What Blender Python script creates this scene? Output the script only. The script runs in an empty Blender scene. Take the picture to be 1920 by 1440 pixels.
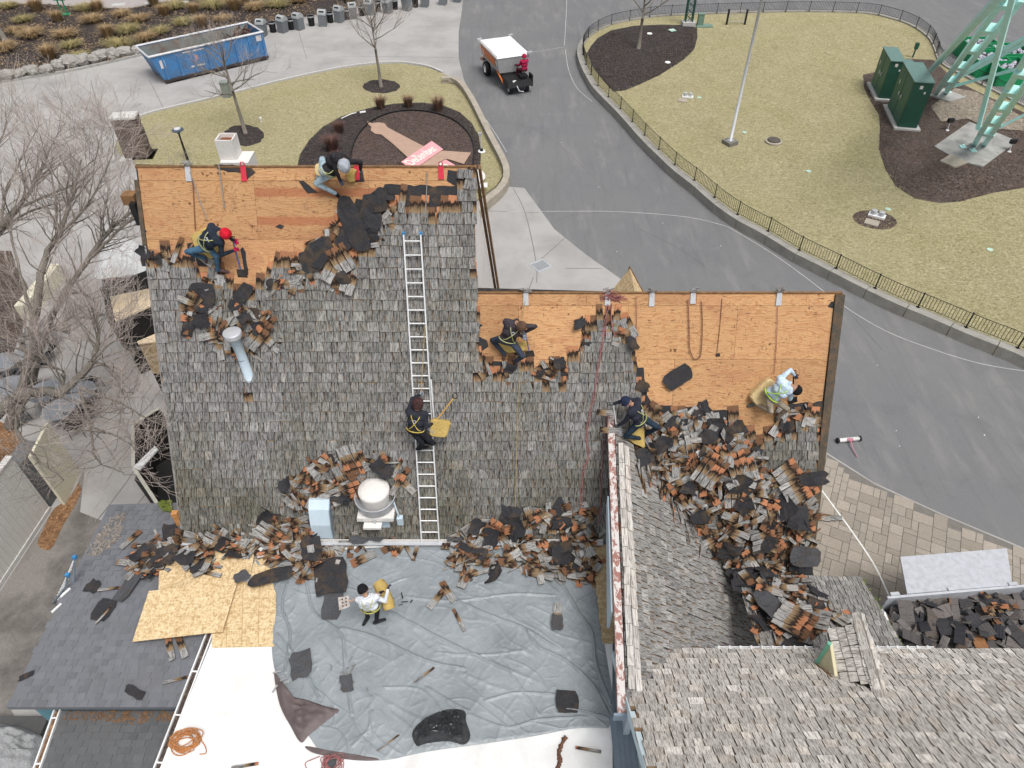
import bpy, math, random, numpy as np
from mathutils import Vector as V, Matrix, noise
from mathutils.geometry import tessellate_polygon
R=math.radians; PI=math.pi
rnd=random.Random(11)
scene=bpy.context.scene
# ---------------------------------------------------------------- camera, sky, sun, exposure
FOC=1333.0; CAMZ=18.0; PITCH=R(44)
cd=bpy.data.cameras.new('camera'); cam=bpy.data.objects.new('camera',cd); scene.collection.objects.link(cam)
cam.location=(0,0,CAMZ); cam.rotation_euler=(R(90)-PITCH,0,0)
cd.sensor_width=36; cd.lens=FOC/1920*36; cd.clip_end=600; scene.camera=cam
SUN_EL=R(66); SUN_ROT=R(148)
w=bpy.data.worlds.new("World"); scene.world=w; w.use_nodes=True
wn=w.node_tree.nodes; wl=w.node_tree.links
bg=wn['Background']; sky=wn.new('ShaderNodeTexSky'); sky.sky_type='NISHITA'; sky.sun_disc=False
sky.sun_elevation=SUN_EL; sky.sun_rotation=SUN_ROT; sky.air_density=1.0; sky.dust_density=6.0; sky.ozone_density=1.0
hs=wn.new('ShaderNodeHueSaturation'); hs.inputs['Saturation'].default_value=0.30
wl.new(sky.outputs[0],hs.inputs['Color']); wl.new(hs.outputs[0],bg.inputs['Color']); bg.inputs['Strength'].default_value=0.138
sd=bpy.data.lights.new('sun','SUN'); sd.energy=1.75; sd.angle=R(20); sd.color=(1.0,0.97,0.93)
so=bpy.data.objects.new('sun',sd); scene.collection.objects.link(so)
# sun direction: azimuth measured as the sky's sun_rotation
sdir=V((math.sin(SUN_ROT)*math.cos(SUN_EL), math.cos(SUN_ROT)*math.cos(SUN_EL), math.sin(SUN_EL)))
so.rotation_euler=sdir.to_track_quat('Z','Y').to_euler()
scene.view_settings.view_transform='Standard'; scene.view_settings.look='None'
scene.view_settings.gamma=1; scene.view_settings.use_curve_mapping=False
scene.view_settings.exposure=0.0
scene.render.engine='CYCLES'
scene.cycles.max_bounces=6; scene.cycles.transparent_max_bounces=4
# ---------------------------------------------------------------- geometry helpers
cP,sP=math.cos(PITCH),math.sin(PITCH)
def ray(px,py):
    x=(px-960)/FOC; y=-(py-720)/FOC
    return V((x, cP+y*sP, -sP+y*cP))
def G(px,py,z=0.0):
    d=ray(px,py); t=(z-CAMZ)/d.z
    return V((d.x*t,d.y*t,z))
def proj(p):
    y=p[1]; z=p[2]-CAMZ
    f=y*cP-z*sP; u=y*sP+z*cP
    return (960+FOC*p[0]/f, 720-FOC*u/f, f)
class Plane:
    def __init__(s,p0,ux,uy):
        s.p0=V(p0); s.ux=V(ux).normalized(); uy=V(uy); uy=uy-s.ux*uy.dot(s.ux); s.uy=uy.normalized(); s.n=s.ux.cross(s.uy)
    def t(s,px,py,off=0):
        d=ray(px,py); c=V((0,0,CAMZ)); q=s.p0+s.n*off
        return (q-c).dot(s.n)/d.dot(s.n)
    def hit(s,px,py,off=0): return V((0,0,CAMZ))+ray(px,py)*s.t(px,py,off)
    def uv(s,p): q=V(p)-s.p0; return q.dot(s.ux),q.dot(s.uy)
    def puv(s,px,py): return s.uv(s.hit(px,py))
    def P(s,u,v,h=0): return s.p0+s.ux*u+s.uy*v+s.n*h
    def M(s,u,v,h=0,rot=0,tx=0,ty=0):
        B=Matrix(((s.ux.x,s.uy.x,s.n.x,0),(s.ux.y,s.uy.y,s.n.y,0),(s.ux.z,s.uy.z,s.n.z,0),(0,0,0,1)))
        return Matrix.Translation(s.P(u,v,h))@B@Matrix.Rotation(rot,4,'Z')@Matrix.Rotation(tx,4,'X')@Matrix.Rotation(ty,4,'Y')
def inpoly(x,y,P):
    c=False; j=len(P)-1
    for i in range(len(P)):
        xi,yi=P[i][0],P[i][1]; xj,yj=P[j][0],P[j][1]
        if (yi>y)!=(yj>y) and x<(xj-xi)*(y-yi)/(yj-yi)+xi: c=not c
        j=i
    return c
def edgedist(x,y,P):
    m=1e9
    for i in range(len(P)):
        ax,ay=P[i-1][:2]; bx,by=P[i][:2]; dx,dy=bx-ax,by-ay
        t=max(0,min(1,((x-ax)*dx+(y-ay)*dy)/(dx*dx+dy*dy+1e-9)))
        m=min(m,math.hypot(x-ax-t*dx,y-ay-t*dy))
    return m
def interp(x,T):
    if x<=T[0][0]: return T[0][1]
    for (a,b),(c,d) in zip(T,T[1:]):
        if x<=c: return b+(d-b)*(x-a)/(c-a+1e-9)
    return T[-1][1]
def smoothpath(P,n=6,closed=False):
    Q=[];N=len(P)
    rng=range(N if closed else N-1)
    for i in rng:
        p0=P[(i-1)%N] if closed or i>0 else P[i]; p1=P[i]; p2=P[(i+1)%N]; p3=P[(i+2)%N] if closed or i+2<N else P[(i+1)%N]
        for k in range(n):
            t=k/n
            Q.append(0.5*((2*p1)+(p2-p0)*t+(2*p0-5*p1+4*p2-p3)*t*t+(3*p1-p0-3*p2+p3)*t**3))
    if not closed: Q.append(P[-1].copy())
    return Q
class MB:
    def __init__(s): s.v=[]; s.f=[]; s.m=[]; s.uv={}; s.t=[]; s.sm=False
    def add(s,vs,fs,mi=0,tint=None,uv=None):
        o=len(s.v); s.v+=[tuple(a) for a in vs]
        for k,f in enumerate(fs):
            s.f.append([a+o for a in f]); s.m.append(mi); s.t.append(tint)
            if uv: s.uv[len(s.f)-1]=uv[k]
    def box(s,c,size,rz=0,mi=0,M=None,taper=1.0):
        x,y,z=[a/2 for a in size]
        vs=[V((sx*x*(taper if sz>0 else 1),sy*y*(taper if sz>0 else 1),sz*z)) for sz in (-1,1) for sy in (-1,1) for sx in (-1,1)]
        T=Matrix.Translation(V(c))@Matrix.Rotation(rz,4,'Z')
        if M is not None: T=M@T
        s.add([T@a for a in vs],[(0,2,3,1),(4,5,7,6),(0,1,5,4),(1,3,7,5),(3,2,6,7),(2,0,4,6)],mi)
    def prism(s,top,vec,mi=0,mside=None):
        # top: list of points (any order), vec: extrusion
        top=[V(p) for p in top]; n=len(top); vec=V(vec)
        nn=V((0,0,0))
        for i in range(n): nn+=top[i-1].cross(top[i])
        if nn.dot(vec)>0: top=top[::-1]
        bot=[p+vec for p in top]
        tris=tessellate_polygon([top]); fs=[]
        for t in tris:
            a,b,c=[top[i] for i in t]
            k=tuple(t) if (b-a).cross(c-a).dot(vec)<0 else (t[0],t[2],t[1])
            fs.append(k); 
        o=len(s.v); s.add(top+bot,fs+[(k[0]+n,k[2]+n,k[1]+n) for k in fs],mi)
        s.add(top+bot,[(i,i+n,(i+1)%n+n,(i+1)%n) for i in range(n)],mi if mside is None else mside)
    def sheet(s,top,mi=0):
        top=[V(p) for p in top]; fs=[]
        for t in tessellate_polygon([top]):
            a,b,c=[top[i] for i in t]
            fs.append(tuple(t) if (b-a).cross(c-a).z>0 else (t[0],t[2],t[1]))
        s.add(top,fs,mi)
    def tube(s,pts,r,n=6,mi=0,cap=True):
        pts=[V(p) for p in pts]; N=len(pts)
        if not hasattr(r,'__len__'): r=[r]*N
        ref=None; vs=[]
        for i,p in enumerate(pts):
            d=(pts[min(i+1,N-1)]-pts[max(i-1,0)])
            if d.length<1e-9: d=V((0,0,1))
            d.normalize()
            if ref is None:
                ref=V((0,0,1)) if abs(d.z)<.9 else V((1,0,0))
            a=d.cross(ref)
            if a.length<1e-4: a=d.cross(V((.3,1,.2)))
            a.normalize(); b=d.cross(a); ref=-(b.cross(d)).cross(d) if False else ref
            for k in range(n):
                th=2*PI*k/n; vs.append(p+(a*math.cos(th)+b*math.sin(th))*r[i])
        fs=[(i*n+k,i*n+(k+1)%n,(i+1)*n+(k+1)%n,(i+1)*n+k) for i in range(N-1) for k in range(n)]
        if cap: fs+=[tuple(range(n)),tuple(range((N-1)*n,N*n))[::-1]]
        s.add(vs,fs,mi)
    def lathe(s,prof,c=(0,0,0),n=24,mi=0,M=None):
        vs=[];fs=[];c=V(c)
        for r,z in prof:
            for k in range(n):
                th=2*PI*k/n; p=V((r*math.cos(th),r*math.sin(th),z))
                vs.append((M@p) if M is not None else p+c)
        for i in range(len(prof)-1):
            for k in range(n): fs.append((i*n+k,i*n+(k+1)%n,(i+1)*n+(k+1)%n,(i+1)*n+k))
        s.add(vs,fs,mi)
    def mesh(s,name,mats,origin=(0,0,0),smooth=False):
        me=bpy.data.meshes.new(name); o=V(origin)
        me.from_pydata([(a[0]-o.x,a[1]-o.y,a[2]-o.z) for a in s.v],[],s.f)
        for m in (mats if isinstance(mats,(list,tuple)) else [mats]): me.materials.append(m)
        if any(s.m): me.polygons.foreach_set('material_index',s.m)
        if smooth or s.sm: me.polygons.foreach_set('use_smooth',[True]*len(me.polygons))
        if s.uv:
            ul=me.uv_layers.new(name='UVMap'); L=[0.0]*(2*len(me.loops))
            for p in me.polygons:
                q=s.uv.get(p.index)
                if q:
                    for k,li in enumerate(p.loop_indices): L[2*li]=q[k][0]; L[2*li+1]=q[k][1]
            ul.data.foreach_set('uv',L)
        if any(t is not None for t in s.t):
            at=me.attributes.new('tint','FLOAT','FACE'); at.data.foreach_set('value',[t or 0.0 for t in s.t])
        me.update(); return me
C=scene.collection; WL={}
def link(o,parent=None,loc=(0,0,0)):
    C.objects.link(o)
    if parent is not None: o.parent=parent; WL[o.name]=WL[parent.name]; 
    else: o.location=loc; WL[o.name]=V(loc)
    return o
def tag(o,label=None,cat=None,group=None,kind=None):
    if label: o['label']=label
    if cat: o['category']=cat
    if group: o['group']=group
    if kind: o['kind']=kind
    return o
def thing(name,label,cat,loc=(0,0,0),group=None,rz=0):
    o=bpy.data.objects.new(name,None); o.empty_display_size=.2; link(o,None,V(loc)); o.rotation_euler=(0,0,rz); return tag(o,label,cat,group)
def part(name,mb,mats,parent,smooth=False,label=None,local=False,kind=None):
    org=(0,0,0) if local else WL[parent.name]
    o=bpy.data.objects.new(name,mb.mesh(name,mats,org,smooth)); link(o,parent)
    return tag(o,label,kind=kind)
def solo(name,mb,mats,label,cat,loc=(0,0,0),group=None,kind=None,smooth=False,local=False,rz=0):
    o=bpy.data.objects.new(name,mb.mesh(name,mats,(0,0,0) if local else loc,smooth)); link(o,None,V(loc)); o.rotation_euler=(0,0,rz)
    return tag(o,label,cat,group,kind)
def struct(name,mb,mats,parent=None,kind='structure'):
    o=bpy.data.objects.new(name,mb.mesh(name,mats,(0,0,0) if parent is None else WL[parent.name])); link(o,parent)
    if parent is None: o['kind']=kind
    return o
def piece(name,mesh,M,parent):
    o=bpy.data.objects.new(name,mesh); C.objects.link(o); o.parent=parent
    o.matrix_basis=Matrix.Translation(-WL[parent.name])@M; WL[o.name]=WL[parent.name]; return o
def copytree(o,parent=None):
    c=o.copy(); C.objects.link(c); c.parent=parent
    for ch in o.children: copytree(ch,c)
    return c
# ---------------------------------------------------------------- materials
MATS={}
class NT:
    def __init__(s,name,rough=.8,metal=0,spec=.3):
        s.m=bpy.data.materials.new(name); s.m.use_nodes=True; s.n=s.m.node_tree.nodes; s.l=s.m.node_tree.links
        s.b=s.n['Principled BSDF']; s.b.inputs['Roughness'].default_value=rough; s.b.inputs['Metallic'].default_value=metal
        s.b.inputs['Specular IOR Level'].default_value=spec; s._tc=None; s.bh=None
    def co(s,kind='Object'):
        if s._tc is None: s._tc=s.n.new('ShaderNodeTexCoord')
        if kind=='World':
            g=s.n.new('ShaderNodeNewGeometry'); return g.outputs['Position']
        return s._tc.outputs[kind]
    def mp(s,src,scale=(1,1,1),rot=(0,0,0),loc=(0,0,0)):
        m=s.n.new('ShaderNodeMapping'); m.inputs['Scale'].default_value=scale; m.inputs['Rotation'].default_value=rot; m.inputs['Location'].default_value=loc
        s.l.new(src,m.inputs['Vector']); return m.outputs[0]
    def noise(s,src,scale,detail=3,rough=.55,dist=0,w=None):
        n=s.n.new('ShaderNodeTexNoise'); n.inputs['Scale'].default_value=scale; n.inputs['Detail'].default_value=detail
        n.inputs['Roughness'].default_value=rough; n.inputs['Distortion'].default_value=dist
        if w is not None: n.noise_dimensions='4D'; s.inp(n.inputs['W'],w)
        s.l.new(src,n.inputs['Vector']); return n.outputs[0]
    def inp(s,sock,v):
        if isinstance(v,(int,float)): sock.default_value=v
        elif isinstance(v,(tuple,list)): sock.default_value=tuple(v)+((1,) if len(v)==3 and len(sock.default_value)==4 else ())
        else: s.l.new(v,sock)
    def voro(s,src,scale,feat='F1',rand=1):
        n=s.n.new('ShaderNodeTexVoronoi'); n.feature=feat; n.inputs['Scale'].default_value=scale; n.inputs['Randomness'].default_value=rand
        s.l.new(src,n.inputs['Vector']); return n.outputs['Distance'],n.outputs.get('Color')
    def ramp(s,f,stops,interp='LINEAR'):
        r=s.n.new('ShaderNodeValToRGB'); r.color_ramp.interpolation=interp
        e=r.color_ramp.elements
        while len(e)<len(stops): e.new(.5)
        for k,(p,c) in enumerate(stops):
            e[k].position=p; e[k].color=(c,c,c,1) if isinstance(c,(int,float)) else tuple(c)+(1,)
        s.inp(r.inputs[0],f); return r.outputs[0]
    def mix(s,f,a,b,mode='MIX'):
        m=s.n.new('ShaderNodeMix'); m.data_type='RGBA'; m.blend_type=mode
        s.inp(m.inputs[0],f); s.inp(m.inputs[6],a); s.inp(m.inputs[7],b); return m.outputs[2]
    def math(s,op,a,b=0.0,c=None):
        m=s.n.new('ShaderNodeMath'); m.operation=op; s.inp(m.inputs[0],a); s.inp(m.inputs[1],b)
        if c is not None: s.inp(m.inputs[2],c)
        return m.outputs[0]
    def bump(s,h,dist=.01,strength=1.0):
        b=s.n.new('ShaderNodeBump'); b.inputs['Distance'].default_value=dist; b.inputs['Strength'].default_value=strength
        s.l.new(h,b.inputs['Height'])
        if s.bh is not None: s.l.new(s.bh,b.inputs['Normal'])
        s.bh=b.outputs[0]; s.l.new(s.bh,s.b.inputs['Normal'])
    def col(s,c): s.inp(s.b.inputs['Base Color'],c); return s.m
    def attr(s,name):
        a=s.n.new('ShaderNodeAttribute'); a.attribute_name=name; return a.outputs['Fac']
    def orand(s): 
        o=s.n.new('ShaderNodeObjectInfo'); return o.outputs['Random']
    def sep(s,v):
        x=s.n.new('ShaderNodeSeparateXYZ'); s.l.new(v,x.inputs[0]); return x.outputs
def plain(name,c,rough=.7,metal=0,var=.12,scale=6,spec=.3,bump=0):
    if name in MATS: return MATS[name]
    t=NT(name,rough,metal,spec); n=t.noise(t.co('World'),scale,4)
    a=tuple(x*(1-var) for x in c); b=tuple(min(1,x*(1+var)) for x in c)
    t.col(t.ramp(n,[(.3,a),(.7,b)]))
    if bump: t.bump(n,bump)
    MATS[name]=t.m; return t.m
def dirty(name,c,dirt,amt=.5,scale=1.2,rough=.8,fine=30,metal=0,bump=.004,spec=.25,fv=.12):
    t=NT(name,rough,metal,spec); w=t.co('World')
    n1=t.noise(w,scale,6,.6,.3); n2=t.noise(w,fine,4,.7)
    base=t.ramp(n2,[(.25,tuple(x*(1-fv) for x in c)),(.75,tuple(min(1,x*(1+fv)) for x in c))])
    m=t.math('MULTIPLY',t.ramp(n1,[(.42,0.0),(.72,1.0)]),amt)
    t.col(t.mix(m,base,dirt))
    if bump: t.bump(n2,bump)
    return t.m
# shingle (cedar shake): uv = metres across, metres from the butt
def mk_shingle(name,gray_lo,gray_hi,green=.35,orange=(.46,.21,.11),moss=0.0,broken=False,gain=1.0):
    t=NT(name,.9,0,.15); uv=t.co('UV'); x,y,_=t.sep(uv)
    tint=t.math('FRACT',t.math('ADD',t.attr('tint'),t.orand()))
    t2=t.math('FRACT',t.math('MULTIPLY',tint,7.31))
    st=t.noise(t.mp(uv,(1,.075,1)),75,3,.6,0,w=t.math('MULTIPLY',tint,40)); st2=t.noise(t.mp(uv,(1,.25,1)),28,3,.65,.4,w=t.math('MULTIPLY',tint,17))
    s=t.math('MULTIPLY_ADD',st2,.55,t.math('MULTIPLY',st,.6))
    g=t.ramp(s,[(.40,tuple(.30*a for a in gray_lo)),(.50,gray_lo),(.62,gray_hi),(.8,tuple(min(1,1.25*a) for a in gray_hi))])
    tv=t.ramp(tint,[(0,.78),(.5,.95),(.88,1.08),(1,1.35)])
    g=t.mix(1.0,g,tv,'MULTIPLY')
    wn_=t.noise(t.co('World'),.55,4,.6); wz=t.sep(t.co('World'))[2]; ms=t.math('ADD',t.math('MULTIPLY',wz,-.17),t.math('MULTIPLY_ADD',wn_,1.1,.72)); g=t.mix(t.math('MULTIPLY',t.ramp(ms,[(.25,0.0),(.75,1.0)]),moss),g,t.mix(1.0,g,(.60,.585,.50),'MULTIPLY'))
    g=t.mix(t.math('MULTIPLY',t.ramp(wn_,[(.42,0.0),(.62,1.0)]),green),g,t.mix(1.0,g,(.74,.72,.52),'MULTIPLY'))
    g=t.mix(t.math('MULTIPLY',t.ramp(t2,[(.8,0.0),(.85,1.0)]),.22),g,t.mix(1.0,g,(1.05,.88,.72),'MULTIPLY'))
    jag=t.noise(t.mp(uv,(1,.08,1)),22,3,.6,0,w=t.math('MULTIPLY',tint,90)); jb=t.noise(uv,14,3,.6)
    yy=t.math('ADD',y,t.math('MULTIPLY_ADD',jag,.34,-.17)); yy=t.math('ADD',yy,t.math('MULTIPLY_ADD',jb,.10,-.05))
    og=t.mix(st,tuple(.72*a for a in orange),tuple(min(1,1.3*a) for a in orange))
    og=t.mix(t.ramp(t2,[(.42,.85),(.65,0.0)]),og,(.12,.07,.042))
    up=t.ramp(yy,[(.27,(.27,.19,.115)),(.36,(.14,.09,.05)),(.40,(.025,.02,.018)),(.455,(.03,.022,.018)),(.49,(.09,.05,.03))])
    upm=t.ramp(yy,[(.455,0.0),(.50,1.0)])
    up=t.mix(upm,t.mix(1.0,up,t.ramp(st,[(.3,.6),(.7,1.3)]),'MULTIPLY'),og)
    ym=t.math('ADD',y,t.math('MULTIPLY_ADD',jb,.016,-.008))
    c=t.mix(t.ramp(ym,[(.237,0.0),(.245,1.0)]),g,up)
    t.col(c); t.bump(s,.012); return t.m
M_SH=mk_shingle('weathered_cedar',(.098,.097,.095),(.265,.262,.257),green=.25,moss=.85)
M_SHW=mk_shingle('brightened_cedar',(.32,.30,.275),(.60,.575,.545),green=.12)  # paler cedar copy: the near roof's bright lighting is put into the colour
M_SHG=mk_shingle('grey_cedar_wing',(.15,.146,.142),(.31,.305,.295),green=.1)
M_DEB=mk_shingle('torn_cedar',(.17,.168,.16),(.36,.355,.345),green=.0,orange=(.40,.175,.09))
def mk_felt(name,c=(.022,.022,.025),br=(.085,.06,.038)):
    t=NT(name,.85,0,.25); w=t.co('World'); n=t.noise(w,3.5,5,.6,.5); n2=t.noise(w,40,3)
    a=t.ramp(n2,[(.3,c),(.7,tuple(1.9*x for x in c))]); r=t.orand()
    t.col(t.mix(t.math('MULTIPLY',t.ramp(n,[(.48,0.0),(.66,1.0)]),t.ramp(r,[(.2,.15),(.8,.9)])),a,br)); t.bump(n,.03); return t.m
M_FELT=mk_felt('roofing_felt')
M_FELTG=mk_felt('clean_roofing_felt',(.05,.052,.057),(.07,.06,.05))
def mk_ply():
    t=NT('plywood_sheathing',.85,0,.15); o=t.co('World'); r=t.orand(); tc=t.co('Object')
    m=t.mp(o,(.55,2.6,2.6)); n=t.noise(m,1.3,4,.5,.6,w=t.math('MULTIPLY',r,30))
    wv=t.math('SINE',t.math('MULTIPLY',n,85)); fine=t.noise(t.mp(o,(3,40,40)),1.0,3,.6)
    c=t.ramp(t.math('MULTIPLY_ADD',wv,.5,.5),[(0,(.53,.315,.155)),(.6,(.61,.375,.19)),(1,(.45,.235,.11))])
    c=t.mix(t.math('MULTIPLY',fine,.35),c,(.46,.23,.11))
    big=t.noise(t.mp(o,(.5,1,1)),1.1,5,.7,.5); c=t.mix(t.math('MULTIPLY',t.ramp(big,[(.5,0.0),(.66,1.0)]),.55),c,(.40,.18,.10)); c=t.mix(1.0,c,t.ramp(r,[(0,.84),(1,1.08)]),'MULTIPLY'); sp_=t.noise(t.mp(o,(1.5,.6,.6)),3.0,5,.75); c=t.mix(t.math('MULTIPLY',t.ramp(sp_,[(.60,0.0),(.72,1.0)]),.5),c,(.24,.12,.08))
    ck=t.noise(t.mp(o,(5.0,36,36)),1.2,2,.5); c=t.mix(t.ramp(ck,[(.655,0.0),(.68,.75)]),c,(.10,.05,.03))
    ck2=t.noise(t.mp(o,(30,4.5,4.5)),1.3,2,.5); c=t.mix(t.ramp(ck2,[(.69,0.0),(.71,.7)]),c,(.16,.08,.045))
    kn=t.noise(o,7.5,2,.5); c=t.mix(t.ramp(kn,[(.71,0.0),(.73,.85)]),c,(.13,.06,.03))
    z=t.sep(o)[2]; b=t.ramp(t.math('FRACT',t.math('MULTIPLY_ADD',t.math('ADD',z,t.math('MULTIPLY',fine,.06)),1.92,.16)),[(.0,0.0),(.06,1.0),(.30,1.0),(.36,0.0)])
    c=t.mix(t.math('MULTIPLY',b,t.math('MULTIPLY',t.attr('tint'),.62)),c,(.34,.115,.06))
    t.col(c); t.bump(wv,.0015); return t.m
M_PLY=mk_ply()
def mk_osb(name='osb_board',k=1.0):
    t=NT(name,.8,0,.2); o=t.co('World'); d1,c1=t.voro(t.mp(o,(1,2.2,1),(0,0,.5)),14); d2,c2=t.voro(t.mp(o,(2.3,1,1),(0,0,-.4)),17)
    n=t.noise(o,9,4,.6); v=t.sep(c1)[0]; v2=t.sep(c2)[1]
    f=t.math('MULTIPLY_ADD',v,.5,t.math('MULTIPLY',v2,.5))
    c=t.ramp(f,[(.15,(.47*k,.33*k,.17*k)),(.5,(.66*k,.50*k,.29*k)),(.85,(.76*k,.61*k,.39*k))])
    c=t.mix(t.math('MULTIPLY',t.ramp(n,[(.5,0.0),(.75,1.0)]),.45),c,(.42*k,.25*k,.09*k))
    t.col(c); t.bump(f,.002); return t.m
M_OSB=mk_osb(); M_OSB2=mk_osb('aged_osb',.72)
M_WHITE=dirty('white_membrane',(.80,.81,.81),(.42,.40,.37),.42,1.3,.55,60,0,.001,.3,.03)
M_CONC=dirty('concrete',(.385,.375,.365),(.24,.23,.22),.65,.42,.9,22,0,.003,.2,.10)
M_CONCD=dirty('stained_concrete',(.22,.205,.19),(.06,.055,.05),.85,.9,.95,14,0,.006,.2,.2)
def mk_asph():
    t=NT('asphalt',.9,0,.25); w=t.co('World'); n=t.noise(w,60,4,.75); b=t.noise(w,.22,5,.6,.4); s=t.noise(t.mp(w,(1,.25,1),(0,0,.6)),1.2,5,.65)
    c=t.ramp(n,[(.3,(.115,.118,.124)),(.7,(.215,.219,.227))])
    c=t.mix(t.math('MULTIPLY',t.ramp(b,[(.4,0.0),(.7,1.0)]),.45),c,(.215,.21,.20))
    c=t.mix(t.math('MULTIPLY',t.ramp(s,[(.52,0.0),(.72,1.0)]),.5),c,(.27,.26,.25)); dk=t.noise(w,.55,6,.72,.6); c=t.mix(t.math('MULTIPLY',t.ramp(dk,[(.52,0.0),(.64,1.0)]),.18),c,(.105,.107,.112)); ty=t.noise(t.mp(w,(1.6,.09,1),(0,0,-.55)),2.0,5,.6,.4); c=t.mix(t.math('MULTIPLY',t.ramp(ty,[(.54,0.0),(.62,1.0)]),.20),c,(.12,.12,.122))
    sp=t.noise(w,2.6,3,.5); c=t.mix(t.ramp(sp,[(.735,0.0),(.80,.5)]),c,(.42,.41,.39))
    t.col(c); t.bump(n,.004); return t.m
M_ASPH=mk_asph()
def mk_grass():
    t=NT('dormant_lawn',.95,0,.1); w=t.co('World'); f0=t.noise(w,30,4,.8,1.5); f1=t.noise(t.mp(w,(1,1.6,1)),7,5,.8,.8); f=t.math('MULTIPLY_ADD',f0,.45,t.math('MULTIPLY',f1,.55)); b=t.noise(w,.35,6,.7); m2=t.noise(w,1.6,6,.75)
    c=t.ramp(f,[(.36,(.12,.112,.055)),(.48,(.31,.28,.155)),(.60,(.54,.485,.32))])
    c=t.mix(t.math('MULTIPLY',t.ramp(b,[(.45,0.0),(.7,1.0)]),.55),c,t.mix(1.0,c,(.84,.88,.72),'MULTIPLY'))
    c=t.mix(t.math('MULTIPLY',t.ramp(m2,[(.55,0.0),(.70,1.0)]),.5),c,(.50,.42,.29))
    m3=t.noise(w,.7,5,.7); c=t.mix(t.math('MULTIPLY',t.ramp(m3,[(.62,0.0),(.72,1.0)]),.5),c,(.24,.185,.125))
    t.col(c); t.bump(f,.05); return t.m
M_GRASS=mk_grass()
def mk_mulch(name='mulch',a=(.014,.013,.013),b=(.062,.052,.050),red=.0):
    t=NT(name,.95,0,.15); w=t.co('World'); f=t.math('MULTIPLY_ADD',t.noise(w,22,4,.8,1.5),.5,t.math('MULTIPLY',t.noise(w,6,5,.8,1.2),.5)); g=t.noise(w,1.3,4,.6)
    c=t.ramp(f,[(.38,a),(.52,b),(.64,tuple(2.8*x for x in b))]); c=t.mix(t.math('MULTIPLY',t.ramp(g,[(.45,0.0),(.7,1.0)]),red),c,(.13,.075,.05))
    t.col(c); t.bump(f,.08); return t.m
M_MULCH=mk_mulch(); M_MULCHB=mk_mulch('brown_mulch',(.026,.019,.018),(.105,.078,.070),.3)
M_MULCHR=mk_mulch('leaf_strewn_mulch',(.028,.022,.020),(.115,.09,.078),.3)
M_LEAF=mk_mulch('leaf_litter',(.10,.05,.025),(.30,.17,.09),.2)
M_BARK=dirty('tree_bark',(.21,.19,.165),(.11,.10,.08),.6,5,.95,60,0,.01,.1,.25)
M_TWIG=dirty('bare_twigs',(.40,.345,.315),(.25,.21,.185),.5,3,.9,40,0,0,.1,.2)
M_BLOCK=dirty('wall_block',(.34,.33,.30),(.20,.19,.17),.6,1.6,.95,24,0,.008,.2,.18)
M_BLOCKT=dirty('tan_wall_block',(.40,.36,.30),(.25,.22,.18),.5,1.6,.95,24,0,.008,.2,.18)
M_BLK=plain('black_metal',(.02,.02,.022),.5,.2)
M_ALU=plain('aluminium',(.78,.79,.80),.4,.35,.06,20)
M_GALV=dirty('galvanised',(.55,.57,.60),(.40,.41,.43),.5,3,.45,30,.3,.001,.4,.06)
M_BLUEW=dirty('pale_blue_metal',(.52,.63,.71),(.42,.50,.56),.4,2,.55,20,0,.001,.3,.05)
M_STEELB=dirty('slate_blue_metal',(.24,.30,.36),(.16,.2,.24),.4,2,.5,20,.1,.001,.3,.06)
def mk_rustcap():
    t=NT('flaking_painted_cap',.7,0,.3); w=t.co('World'); n=t.noise(t.mp(w,(3,1.5,3)),3.6,6,.7,.8)
    t.col(t.mix(t.ramp(n,[(.49,0.0),(.52,1.0)]),(.60,.57,.55),(.31,.15,.125))); t.bump(n,.004); return t.m
M_RUST=mk_rustcap()
def mk_tarp():
    t=NT('silver_tarp',.38,0,.5); w=t.co('World'); n=t.noise(w,2.4,5,.6,1.5); f=t.noise(w,150,2); g=t.noise(w,9,5,.7,1.8); rg=t.math('ABSOLUTE',t.math('SUBTRACT',t.noise(w,3.2,4,.6,1.5),.5)); rg2=t.ramp(rg,[(0,1.0),(.035,0.0)]); rh=t.math('ABSOLUTE',t.math('SUBTRACT',t.noise(t.mp(w,(1,2,1),(0,0,.5)),6.0,3,.6,1.0),.5)); rh2=t.ramp(rh,[(0,1.0),(.04,0.0)])
    t.col(t.mix(t.ramp(t.noise(w,.9,5,.7),[(.4,0.0),(.65,.9)]),(.28,.31,.33),(.20,.225,.24))); t.bump(n,.02,.5); t.bump(rg2,.010,.28); t.bump(rh2,.005,.22); return t.m
M_TARP=mk_tarp()
M_TARPB=plain('brown_tarp_underside',(.11,.085,.085),.55,0,.15,5,.4,.01)
# ================================================================ GROUND AND SETTING
def GP(P,z=0.0): return [G(a,b,z) for a,b in P]
def gsheet(name,P,z,mat,smooth=0):
    pts=GP(P,z)
    if smooth: pts=smoothpath(pts,smooth,True)
    m=MB(); m.sheet(pts); return struct(name,m,mat)
def gslab(name,P,z0,z1,mat,smooth=0,at=None):
    pts=GP(P,z1 if at is None else at)
    if smooth: pts=smoothpath(pts,smooth,True)
    m=MB(); m.prism([V((p.x,p.y,z1)) for p in pts],(0,0,z0-z1)); return struct(name,m,mat)
m=MB(); m.sheet([(-160,-40,0),(160,-40,0),(160,260,0),(-160,260,0)]); struct('ground',m,M_CONC)
ROADL=[(872,-40),(866,20),(860,60),(860,110),(870,150),(890,190),(910,235),(930,280),(948,330),(951,350),(983,352),(1040,430),(1100,478),(1160,520),(1240,590),(1350,690),(1450,770),(1545,845),(1640,905),(1760,960),(1920,1027),(2100,1110)]
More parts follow.
